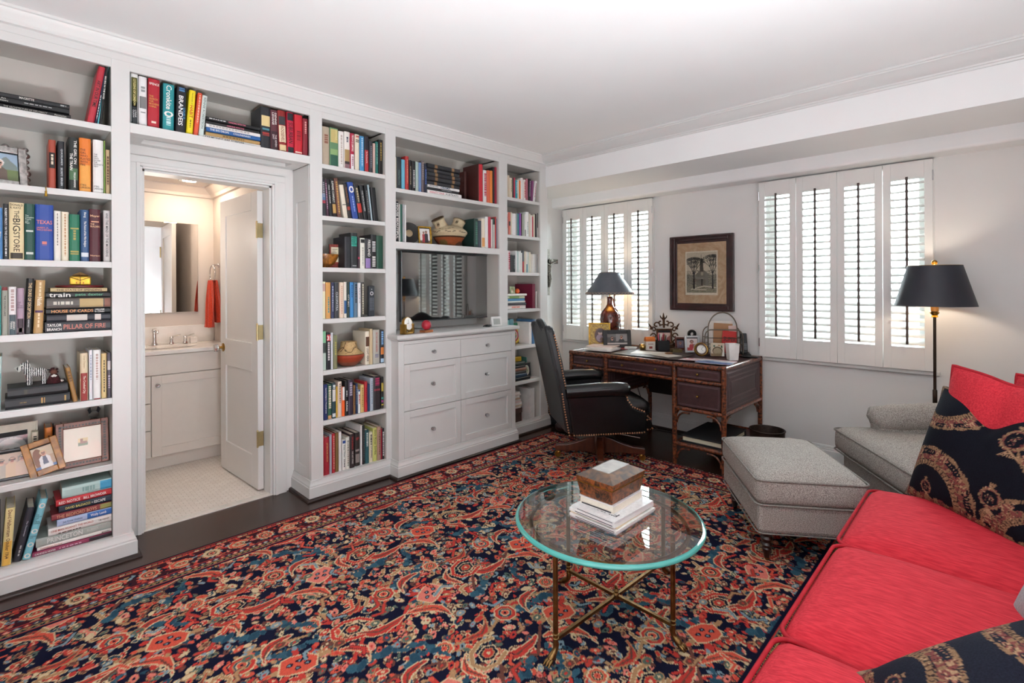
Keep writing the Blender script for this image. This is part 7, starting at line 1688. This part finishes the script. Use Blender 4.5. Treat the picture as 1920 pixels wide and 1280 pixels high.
pillow('throw_pillow', (2.715, .03, .455), .60, .60, .16, R(224.4), R(12), 'large plain red pillow behind the paisley pillow at the far end', RED, chop=.02, piping=REDP, group='red pillows')
pillow('throw_pillow', (2.76, -.17, .455), .58, .58, .15, R(224.4), R(12), 'red pillow furthest back in the far sofa corner', RED, piping=REDP, group='red pillows')
GRYP = mat('grey_matelasse', '#a9adb0', .9, var=.12, scale=180, bump=.5, bscale=120)
pillow('throw_pillow', (1.82, -.12, .455), .48, .46, .16, R(205), R(28), 'pale grey woven pillow on the middle of the sofa', GRYP, n=40)
pillow('throw_pillow', (1.20, .13, .465), .52, .44, .17, R(205), R(58), 'navy paisley pillow nearest the camera on the sofa', PAIS, paisley(5, '#20222e'), chop=.07, piping=PIPN, group='paisley pillows', n=130)

# ================================================================ armchair and ottoman
GREY = mat('grey_tweed', '#bcb6af', .9, scale=260, stretch=(1, 1, 1), bump=.25, bscale=400, col2='#7f7974', detail=1, spec=.2)
PIPG = mat('grey_piping', '#8f8983', .85, var=.15, scale=120)
AX = math.atan2(.573, .82)
def turned_leg(h, r=.03): return [(0, 0), (r * .42, 0), (r * .5, h * .1), (r * .75, h * .3), (r * .62, h * .34), (r * .95, h * .45), (r * .7, h * .52), (r * 1.05, h * .66), (r * .8, h * .74), (r * 1.2, h * .86), (r * 1.2, h), (0, h)]
LEGD = mat('dark_turned_wood', '#2c1712', .3, coat=.3)
ow, od = .70, .505
oc = Vector((2.616, .864, 0)) + Vector((.82, .573, 0)) * ow / 2 + Vector((.573, -.82, 0)) * od / 2
ott = empty('ottoman', (oc.x, oc.y, 0), AX, 'grey tweed ottoman with piped cushion top on turned legs', 'ottoman')
MB().box(-ow / 2 + .004, ow / 2 - .004, -od / 2 + .004, od / 2 - .004, .165, .305).build('base', GREY, ott, bevel=.02)
t_ = cushion_mesh(ow + .004, od + .004, .14, .035, .035, 20, side=.008).xf(Matrix.Translation((0, 0, .375))).build('top_cushion', GREY, ott, smooth=80)
for z, g in ((.432, t_), (.312, t_)): MB().tube(loop(ow + .012, od + .012, .035, z), .0055, 6, closed=True).build('piping', PIPG, g, smooth=80)
MB().tube(loop(ow - .002, od - .002, .03, .168), .004, 6, closed=True).build('piping', PIPG, ott, smooth=80)
for sx in (-1, 1):
    for sy in (-1, 1):
        l_ = MB().lathe(turned_leg(.15), 20, (sx * (ow / 2 - .06), sy * (od / 2 - .06), .024)).build('leg', LEGD, ott, smooth=40)
        MB().cyl((sx * (ow / 2 - .06) - .008, sy * (od / 2 - .06), .0225), (sx * (ow / 2 - .06) + .008, sy * (od / 2 - .06), .0225), .0115, n=12).build('caster', ABRASS, l_, smooth=40)
# armchair: a along the front edge, b to the back
aw, ad = .88, .80
fl_ = Vector((3.79, .78, 0)); ac = fl_ - Vector((.82, .573, 0)) * aw / 2 + Vector((.573, -.82, 0)) * ad / 2
ach = empty('armchair', (ac.x, ac.y, 0), AX, 'grey tweed rolled arm chair beside the right window', 'armchair')
MB().box(-aw / 2 + .05, aw / 2 - .05, -ad / 2 + .02, ad / 2 - .03, .12, .33).build('base', GREY, ach, bevel=.02)
sc_ = cushion_mesh(aw, .56, .15, .045, .03, 20, side=.01).xf(Matrix.Translation((0, ad / 2 - .275, .405))).build('seat_cushion', GREY, ach, smooth=80)
for z in (.467, .342): MB().tube(loop(aw + .006, .566, .045, 0), .0055, 6, closed=True).xf(Matrix.Translation((0, ad / 2 - .275, z))).build('piping', PIPG, sc_, smooth=80)
for s_ in (-1, 1):
    xa = s_ * (aw / 2 - .12)
    MB().tube([(xa, ad / 2 - .165, .555), (xa, ad / 2 - .18, .565), (xa, ad / 2 - .3, .575), (xa, -ad / 2 + .1, .60)], [.04, .075, .085, .085], 18).build('arm_roll', GREY, ach, smooth=60)
    MB().box(xa - .06, xa + .06, -ad / 2 + .08, ad / 2 - .18, .30, .55).build('arm', GREY, ach, bevel=.02)
MB().prism([(-ad / 2 + .16, .30), (-ad / 2 + .10, .72), (-ad / 2 + .06, .76), (-ad / 2 + .0, .74), (-ad / 2 + .03, .14), (-ad / 2 + .16, .14)], -aw / 2 + .08, aw / 2 - .08, 'x').build('backrest', GREY, ach, bevel=.03)
for sx in (-1, 1):
    for sy in (-1, 1): MB().lathe(turned_leg(.122, .026), 16, (sx * (aw / 2 - .11), sy * (ad / 2 - .1), .0)).build('leg', LEGD, ach, smooth=40)

# ================================================================ floor lamp
fx, fy = 4.26, .3065
flp = empty('floor_lamp', (fx, fy, 0), 0, 'brass floor lamp with black drum shade between armchair and right window', 'lamp')
MB().lathe([(0, 0), (.12, 0), (.125, .012), (.06, .022), (.02, .035), (.011, .06)], 32).build('base', ABRASS, flp, smooth=40)
PBR = mat('bronze_pole', '#3c3128', .3, .8)
MB().cyl((0, 0, .05), (0, 0, 1.225), .0085, n=14).lathe([(.0085, .60), (.0125, .605), (.0125, .71), (.0085, .715)], 16).build('pole', PBR, flp, smooth=40)
MB().lathe([(.0085, 1.185), (.02, 1.19), (.014, 1.2), (.022, 1.212), (.026, 1.22), (.012, 1.226)], 20).build('socket_cup', BRASS, flp, smooth=40)
MB().cyl((0, 0, 1.226), (0, 0, 1.262), .021, n=16).build('socket', mat('amber_socket', '#d8a860', .4), flp, smooth=40)
SHB = mat('black_shade', '#2b2d36', .5, var=.05)
MB().lathe([(.212, 1.262), (.141, 1.524), (.139, 1.524), (.21, 1.262)], 48, cap=False).build('shade', SHB, flp, smooth=30)
MB().lathe([(.2088, 1.2625), (.1378, 1.5235)], 48, cap=False).build('shade_lining', INSH, flp, smooth=30)
mb = MB().tube([(.1395 * math.cos(2 * math.pi * i / 48), .1395 * math.sin(2 * math.pi * i / 48), 1.525) for i in range(48)], .002, 5, closed=True).tube([(-.139, 0, 1.52), (0, 0, 1.515), (.139, 0, 1.52)], .0025, 5).tube([(0, -.139, 1.52), (0, 0, 1.515), (0, .139, 1.52)], .0025, 5)
mb.build('shade_ring', BRASS, flp)
MB().cyl((0, 0, 1.26), (0, 0, 1.53), .003, n=8).ball((0, 0, 1.546), .0165, 16, 10).build('finial', BRASS, flp, smooth=60)
MB().ball((0, .0, 1.33), .03, 14, 10).build('bulb', BULB, flp, smooth=80)
point('floor_lamp_light', (0, 0, 1.385), 4.0, (1, .88, .74), flp)

# ---- dark wastebasket behind the ottoman
wbk = empty('wastebasket', (4.06, 1.27, 0), 0, 'dark brown round wastebasket on the floor behind the ottoman', 'wastebasket')
MB().lathe([(0, .004), (.1, .004), (.108, .02), (.122, .295), (.125, .302), (.118, .302), (.104, .03), (0, .02)], 32).build('basket', mat('dark_basket', '#33261f', .45, var=.25, scale=60), wbk, smooth=40)
MB().tube([(.1225 * math.cos(2 * math.pi * i / 40), .1225 * math.sin(2 * math.pi * i / 40), .302) for i in range(40)], .005, 6, closed=True).build('rim', mat('basket_rim', '#241a15', .4), wbk, smooth=60)
# ================================================================ rug
RX0, RX1, RY0, RY1 = -.30, 3.66, .40, 3.07
rw_, rh_ = RX1 - RX0, RY1 - RY0
rg = np.random.default_rng(11)
NAVY, COR, COR2, TEAL, TAN, BRN, CRM, LBL, GRN, ROSE = '#11132a', '#bb3c34', '#cf5643', '#28485a', '#ab8560', '#6c4239', '#cdb893', '#7b929c', '#56675c', '#d8796c'
K = Canvas(rw_, rh_, .005, NAVY)
bw = .255
# --- field: small flowers, vines, then the large motifs on a half-drop lattice
fx0, fx1, fy0, fy1 = bw, rw_ - bw, bw, rh_ - bw
for i in range(9000):
    x = rg.uniform(fx0, fx1); y = rg.uniform(fy0, fy1); a = rg.uniform(0, 3.14); s = rg.uniform(.006, .016)
    c1 = [COR, COR, COR2, ROSE, TAN, BRN, LBL, TEAL, GRN, CRM][int(rg.integers(0, 10))]
    K.ell(x, y, s * 1.5 + .003, s * .8 + .003, [NAVY, BRN, CRM, TAN][int(rg.integers(0, 4))], a); K.ell(x, y, s * 1.5, s * .8, c1, a)
    if s > .011: K.ell(x, y, s * .5, s * .35, [NAVY, CRM, COR][i % 3], a)
def P(pts, cx, cy, rot=0, sx=1, sy=1):
    c, s = math.cos(rot), math.sin(rot); return [(cx + (x * sx) * c - (y * sy) * s, cy + (x * sx) * s + (y * sy) * c) for x, y in pts]
def outl(pts, col, edge, e=.006):
    K.line(pts + [pts[0]], e, edge); K.poly(pts, col)
def sickle(cx, cy, L, rot, flip, col=COR, edge=CRM):
    n = 9; up = []; lo = []
    for i in range(n + 1):
        t = i / n; x = L * t; b = .32 * L * math.sin(t * math.pi * .9) ; w = .085 * L * math.sin(math.pi * min(1, t * 1.15 + .05)) ** .8 + .002
        up.append((x, b + w + (.03 * L if i % 2 else 0) * (1 - t))); lo.append((x, b - w))
    pts = P(up + lo[::-1], cx, cy, rot, 1, flip); outl(pts, col, edge, .005); K.line(P([(L * .1, .1 * L), (L * .45, .32 * L), (L * .8, .24 * L)], cx, cy, rot, 1, flip), .004, [BRN, TAN][int(L * 1000) % 2])
def rosette(cx, cy, s, rot=0, c1=COR, c2=NAVY):
    for k in range(12):
        a = rot + k * math.pi / 6; K.ell(cx + s * 1.12 * math.cos(a), cy + s * 1.12 * math.sin(a), s * .3, s * .2, [TAN, COR2, LBL][k % 3], a)
    o8 = [(s * math.cos(k * math.pi / 4 + .39), s * math.sin(k * math.pi / 4 + .39)) for k in range(8)]
    outl(P(o8, cx, cy, rot), c1, CRM, .006); outl(P(o8, cx, cy, rot, .62, .62), c2, TAN, .004); outl(P(o8, cx, cy, rot, .36, .36), COR2, CRM, .004); K.ell(cx, cy, s * .14, s * .14, NAVY)
def octo(cx, cy, s, rot, col=COR):
    pts = [(s * 1.35 * math.cos(k * math.pi / 4 + .39), s * math.sin(k * math.pi / 4 + .39)) for k in range(7)]
    K.line(P(pts, cx, cy, rot), .011, CRM); K.line(P(pts, cx, cy, rot), .0075, col)
    q = [(s * .7 * math.cos(k * math.pi / 3), s * .55 * math.sin(k * math.pi / 3)) for k in range(6)]
    outl(P(q, cx, cy, rot), NAVY, CRM, .005); outl(P(q, cx, cy, rot, .6, .6), COR, TAN, .004); K.ell(cx, cy, s * .12, s * .12, CRM)
def turtle(cx, cy, s, rot, c1=COR2):
    b = [(-s, -s * .6), (-s * .5, -s * .75), (s * .5, -s * .7), (s, -s * .35), (s, s * .45), (s * .4, s * .75), (-s * .5, s * .7), (-s, s * .5)]
    for k in range(8):
        a = rot + k * math.pi / 4 + .3; K.line([(cx, cy), (cx + s * 1.75 * math.cos(a), cy + s * 1.5 * math.sin(a))], .011, [TAN, COR, COR, TEAL][k % 4])
        K.ell(cx + s * 1.75 * math.cos(a), cy + s * 1.5 * math.sin(a), s * .2, s * .14, [TAN, COR2, LBL][k % 3], a)
    outl(P(b, cx, cy, rot), c1, CRM, .006)
    for dx, dy in ((-.5, .0), (0, .3), (0, -.3), (.5, 0)): q = P([(dx * s, dy * s)], cx, cy, rot)[0]; K.ell(q[0], q[1], s * .2, s * .16, NAVY, rot); K.ell(q[0], q[1], s * .09, s * .07, LBL, rot)
def teal(cx, cy, L, rot):
    for q in range(7):
        t = q / 6; z = .10 * L * math.sin(t * 5 + cx * 9); x, y = P([(L * t, z)], cx, cy, rot)[0]; K.ell(x, y, L * (.13 + .05 * math.sin(q * 2.1)), L * (.085 + .03 * math.cos(q * 1.7)), '#3a5c6c', rot + q); K.ell(x, y, L * (.11 + .05 * math.sin(q * 2.1)), L * (.068 + .03 * math.cos(q * 1.7)), TEAL if q % 3 else '#335a6a', rot + q)
    return
    pts = [];
    for i in range(13):
        t = i / 12; pts.append((L * t, .12 * L * math.sin(math.pi * t) + (.05 * L if i % 2 else 0)))
    for i in range(12, -1, -1):
        t = i / 12; pts.append((L * t, -.12 * L * math.sin(math.pi * t) * .8 - (.04 * L if i % 2 else 0)))
    outl(P(pts, cx, cy, rot), TEAL, '#3c5f70', .004); K.line(P([(L * .15, 0), (L * .85, 0)], cx, cy, rot), .004, LBL)
cw, ch_ = .60, .50; ci = 0
nx_ = int((fx1 - fx0) / cw) + 2; ny_ = int((fy1 - fy0) / ch_) + 2
for j in range(ny_):
    for i in range(nx_):
        cx = fx0 + (i + (.5 if j % 2 else 0)) * cw; cy = fy0 + (j + .35) * ch_; sg = 1 if (i + j) % 2 else -1; jt = lambda: rg.uniform(-.012, .012)
        # vines
        K.line([(cx - .25, cy - .1), (cx - .16, cy + .02 * sg), (cx - .05, cy - .08), (cx + .1, cy + .04), (cx + .24, cy - .06)], .007, BRN if ci % 2 else COR)
        K.line([(cx - .28, cy + .2), (cx - .1, cy + .14), (cx + .1, cy + .22), (cx + .28, cy + .15)], .006, [TAN, COR, BRN][ci % 3])
        teal(cx - .27 + jt(), cy - .13 + jt(), .19, R(22) * sg); teal(cx + .09 + jt(), cy + .17 + jt(), .2, R(-24) * sg); teal(cx - .05, cy - .2, .14, R(60) * sg)
        sickle(cx + .02, cy - .02 + jt(), .23, R(150), 1); sickle(cx + .04, cy - .03 + jt(), .21, R(-62), 1, COR2); sickle(cx - .2, cy + .18, .15, R(20), -1, COR, TAN)
        turtle(cx + .2 + jt(), cy + .02 + jt(), .062, R(-28) * sg, COR2 if ci % 2 else ROSE)
        octo(cx - .17 + jt(), cy + .06 + jt(), .062, R(20 * sg), COR if ci % 3 else TAN)
        rosette(cx + .04 + jt(), cy + .17 + jt(), .046, rg.uniform(0, 1), COR, TEAL if ci % 2 else NAVY)
        sickle(cx - .26, cy - .02, .14, R(75) * sg, 1, COR2, CRM); sickle(cx + .24, cy + .2, .16, R(-140), -1, COR, CRM); rosette(cx - .28, cy + .2, .034, .4, COR2, NAVY)
        for k in range(10):
            a = rg.uniform(0, 6.28); x = cx + rg.uniform(-.3, .3); y = cy + rg.uniform(-.25, .25); l = rg.uniform(.05, .1); p2 = [(x, y), (x + l * .5 * math.cos(a), y + l * .5 * math.sin(a)), (x + l * math.cos(a + .7), y + l * math.sin(a + .7))]; K.line(p2, .0095, [NAVY, CRM, BRN][k % 3]); K.line(p2, .006, [COR, COR2, TAN, COR, LBL][k % 5])
        for k in range(4): x = cx + rg.uniform(-.28, .28); y = cy + rg.uniform(-.22, .22); K.ell(x, y, .024, .019, TAN); K.ell(x, y, .02, .015, [GRN, BRN, LBL][k % 3]); K.ell(x, y, .007, .006, [CRM, COR][k % 2])
        ci += 1
# --- borders (drawn over the field's overflow)
def band(o0, o1, c):
    K.rect(o0, rw_ - o0, o0, o1, c); K.rect(o0, rw_ - o0, rh_ - o1, rh_ - o0, c); K.rect(o0, o1, o0, rh_ - o0, c); K.rect(rw_ - o1, rw_ - o0, o0, rh_ - o0, c)
def along(o, step, fn):
    n = int((rw_ - 2 * o) / step); 
    for i in range(n + 1): x = o + (rw_ - 2 * o) * i / n; fn(x, o, i, 0); fn(x, rh_ - o, i, 0)
    n = int((rh_ - 2 * o) / step)
    for i in range(n + 1): y = o + (rh_ - 2 * o) * i / n; fn(o, y, i, 1); fn(rw_ - o, y, i, 1)
band(0, .016, '#0f1222'); band(.016, .022, COR); band(.022, .046, '#3a2a30'); along(.034, .026, lambda x, y, i, v: (K.ell(x, y, .011, .008, [COR, CRM, TAN, COR2][i % 4]), K.ell(x, y, .004, .003, NAVY)))
band(.046, .051, COR2); band(.051, .185, '#3a1a24')
for i in range(3000):
    t = rg.random() * 2 * (rw_ + rh_); o = rg.uniform(.057, .18)
    if t < rw_: x, y = t, o
    elif t < 2 * rw_: x, y = t - rw_, rh_ - o
    elif t < 2 * rw_ + rh_: x, y = o, t - 2 * rw_
    else: x, y = rw_ - o, t - 2 * rw_ - rh_
    K.ell(x, y, rg.uniform(.008, .018), rg.uniform(.005, .009), [COR, COR2, NAVY, TEAL, TAN, COR, LBL, BRN, ROSE, NAVY][i % 10], rg.uniform(0, 3.1))
def bm(x, y, i, v):
    if i % 2: rosette(x, y, .036, i * .5, COR if i % 4 == 1 else CRM, NAVY)
    else: octo(x, y, .034, v * 1.57, COR2)
along(.118, .13, bm)
band(.185, .190, COR); band(.190, .216, '#4a2030'); along(.203, .03, lambda x, y, i, v: (K.ell(x, y, .012, .009, [LBL, COR, TEAL, ROSE][i % 4]), K.ell(x, y, .005, .004, CRM)))
band(.216, .220, NAVY); band(.220, .242, '#a88c58')
def xs_(x, y, i, v):
    K.line([(x - .009, y - .008), (x + .009, y + .008)], .003, NAVY); K.line([(x - .009, y + .008), (x + .009, y - .008)], .003, NAVY); K.ell(x + .014 * (1 - v), y + .014 * v, .004, .004, [COR, TEAL][i % 2])
along(.231, .028, xs_)
band(.242, .246, GRN); band(.246, .252, COR); band(.252, .256, NAVY)
K.noise(.10, rg)
rug = empty('persian_rug', (RX0 + rw_ / 2, RY0 + rh_ / 2, 0), 0, 'large navy and coral Persian rug with flower borders covering the floor', 'rug')
RUGM = print_mat('rug_wool', .95, weave=.22, wscale=420, bump=.35)
Vx = np.stack([K.X.ravel() - rw_ / 2, K.Y.ravel() - rh_ / 2, np.full(K.X.size, .009, np.float32)], 1)
me = mesh_np('pile', Vx, grid_faces(K.nx, K.ny), K.a.reshape(-1, 3)); me.materials.append(RUGM)
o = bpy.data.objects.new('pile', me); COL.objects.link(o); o.parent = rug
MB().box(-rw_ / 2, rw_ / 2, -rh_ / 2, rh_ / 2, .0008, .0088).build('backing', mat('rug_edge', '#12141f', .95), rug)
mb = MB(); rnd = random.Random(3)
for sx in (-1, 1):
    y = -rh_ / 2
    while y < rh_ / 2 - .004:
        l = rnd.uniform(.008, .02); mb.box(sx * rw_ / 2 - (.002 if sx > 0 else l), sx * rw_ / 2 + (l if sx > 0 else .002), y, y + .0035, .001, .0045); y += .006
fr = mb.build('fringe', mat('fringe_cotton', '#cfc6b4', .95), rug); fr['kind'] = 'stuff'

# ================================================================ bathroom
VAN = mat('vanity_paint', '#e4ddd6', .4, var=.01)
van = empty('bathroom_vanity', (.82, 4.60, 0), 0, 'pale painted bathroom vanity with one door and three drawers', 'vanity')
VT = Matrix.Translation((-.82, -4.60, 0))
def VB(mb, n, m=VAN, parent=van, **k): return mb.xf(VT).build(n, m, parent, **k)
VB(MB().box(.32, 1.325, 4.62, 5.145, .105, .89), 'carcass'); VB(MB().box(.32, 1.325, 4.66, 5.1, 0.002, .105), 'toe_kick')
VB(MB().box(.32, 1.325, 4.598, 4.62, .735, .885), 'apron', bevel=.002)
dd = VB(MB().frame(.768, 1.322, .112, .728, .065, .065, 4.598, 4.618).box(.83, 1.26, 4.608, 4.616, .17, .67), 'door', bevel=.002)
knob_at(dd, VT @ Vector((.805, 4.598, .655)))
for za, zb in ((.112, .312), (.318, .518), (.524, .728)):
    d_ = VB(MB().box(.325, .762, 4.598, 4.618, za, zb), 'drawer', bevel=.002); knob_at(d_, VT @ Vector((.54, 4.598, (za + zb) / 2)))
MARB = mat('white_marble', '#f0ece8', .15, var=.04, scale=4, dist=2)
VB(MB().box(.31, 1.328, 4.575, 5.148, .89, .92), 'countertop', MARB, bevel=.003); VB(MB().box(.31, 1.328, 5.128, 5.148, .92, 1.07), 'backsplash', MARB, bevel=.003)
VB(MB().lathe([(.20, .9215), (.205, .9225), (.19, .9205), (.12, .9202), (0, .9201)], 36, (.92, 4.84, 0), sy=.72), 'basin', mat('basin_white', '#faf7f4', .1), smooth=60)
fc = empty('faucet', (.86, 5.03, .9205), 0, 'chrome bathroom faucet with two lever handles', 'faucet')
MB().lathe([(.024, 0), (.026, .006), (.016, .03), (.014, .1), (.018, .125), (.012, .14), (0, .142)], 18).tube([(0, 0, .118), (0, -.05, .135), (0, -.10, .128), (0, -.115, .11)], [.012, .012, .011, .011], 12).build('spout', CHROME, fc, smooth=50)
for dx in (.12, .22):
    MB().lathe([(.02, 0), (.024, .005), (.014, .02), (.013, .05), (.016, .058), (.01, .066), (0, .068)], 16, (dx, 0, 0)).tube([(dx, 0, .062), (dx + .03, -.02, .072), (dx + .06, -.035, .082)], [.006, .0055, .006], 8).build('handle', CHROME, fc, smooth=50)
tag(MB().box(-.025, .025, -.025, .025, 0, .05).box(-.004, .004, -.004, .004, .05, .085).build('soap_bottle', mat('white_bottle', '#f2efec', .3), None, bevel=.003, loc=(1.14, 5.03, .9205)), 'small white soap bottle on the vanity', 'bottle')
mir = empty('bathroom_mirror', (.80, 5.148, 1.185), 0, 'frameless mirror above the bathroom vanity', 'mirror')
MB().box(-.44, .405, -.010, -.002, 0, .785).build('glass', mat('mirror_silver', '#f2f2f2', .01, 1.0, var=0), mir, bevel=.004)
# towel ring on the right wall
tw = empty('towel_ring', (1.328, 4.96, 1.60), 0, 'chrome towel ring on the bathroom wall', 'towel ring')
MB().cyl((0, 0, 0), (-.012, 0, 0), .02, n=16).cyl((-.01, 0, 0), (-.055, 0, 0), .008, n=10).build('bracket', CHROME, tw, smooth=50)
MB().tube([(-.055 + .0 * i, .075 * math.sin(2 * math.pi * i / 40), -.075 + .075 * math.cos(2 * math.pi * i / 40)) for i in range(40)], .005, 8, closed=True).build('ring', CHROME, tw, smooth=60)
TOW = mat('orange_terry', '#d23e1e', .95, var=.15, scale=120, bump=.6, bscale=320, sheen=.3)
V = []; nu, nv = 40, 44
def towel_pt(u, v, s):
    # u around the folds, v from ring (0) down (1)
    w = .045 + .05 * min(1, v * 2.2) + .02 * v; yy = (u - .5) * 2 * w
    fold = .012 * math.sin(u * 15) * (0.5 + v) + .006 * math.sin(u * 31 + v * 4)
    th = .014 + .016 * v
    return (-.055 + s * th + fold, yy, .012 - v * (.40 if s < 0 else .36) - .012 * (1 - (2 * u - 1) ** 2) * v)
for j in range(nv + 1):
    for i in range(nu + 1): V.append(towel_pt(i / nu, 1 - j / nv, -1))
for j in range(nv + 1):
    for i in range(nu + 1): V.append(towel_pt(i / nu, j / nv, 1))
me = mesh_np('hand_towel', np.array(V), grid_faces(nu + 1, 2 * nv + 2), None, True); me.materials.append(TOW)
tow = bpy.data.objects.new('hand_towel', me); COL.objects.link(tow); tow.location = (1.328, 4.96, 1.60 - .15)
so = tow.modifiers.new('thickness', 'SOLIDIFY'); so.thickness = .006
tag(tow, 'orange red towel hanging from the chrome ring in the bathroom', 'towel')
rp = onplane(355, 339, 2, BZ)
rl = empty('recessed_light', (rp.x, rp.y, BZ), 0, 'round recessed ceiling light in the bathroom', 'light')
MB().lathe([(.05, -.001), (.075, -.004), (.078, -.001), (.078, 0)], 28, cap=False).build('trim_ring', WHITE, rl, smooth=40)
MB().lathe([(0, -.0012), (.05, -.0012)], 28).build('lens', mat('light_lens', '#fff4e4', .5, emit=((1, .9, .76), 14)), rl)
bd = bpy.data.lights.new('recessed_light_lamp', 'AREA'); bd.shape = 'DISK'; bd.size = .12; bd.energy = 4.0; bd.color = (1, .86, .72)
bo = bpy.data.objects.new('recessed_light_lamp', bd); COL.objects.link(bo); bo.location = (0, -.12, -.012); bo.parent = rl
point('vanity_light', (.75, 4.3, 1.8), 4.0, (1, .86, .74), None, .12)  # added fill lamp brightening the bathroom, no fixture behind it
# picture on the wall behind the camera, seen in the mirror
c = Canvas(.5, .62, .01, '#1c222c'); c.poly([(.0, .1), (.2, .5), (.26, .5), (.1, .05)], '#d8d4c4'); c.poly([(.15, .1), (.34, .52), (.4, .52), (.24, .05)], '#8aa8b0'); c.rect(0, .5, 0, .08, '#5a3a5a'); c.rect(0, .5, .5, .62, '#0f1114')
for i, xx in enumerate((.15, .75)):
    f_ = photo_frame('wall_picture', (xx, YS + .012, 1.25), .72, .84, .03, BLKF, c, '%s black framed abstract picture on the wall behind the camera' % ('left' if i else 'right'), rz=R(180), tilt=0, matm=mat('white_mat', '#eceae6', .7), matw=.08, cat='picture')
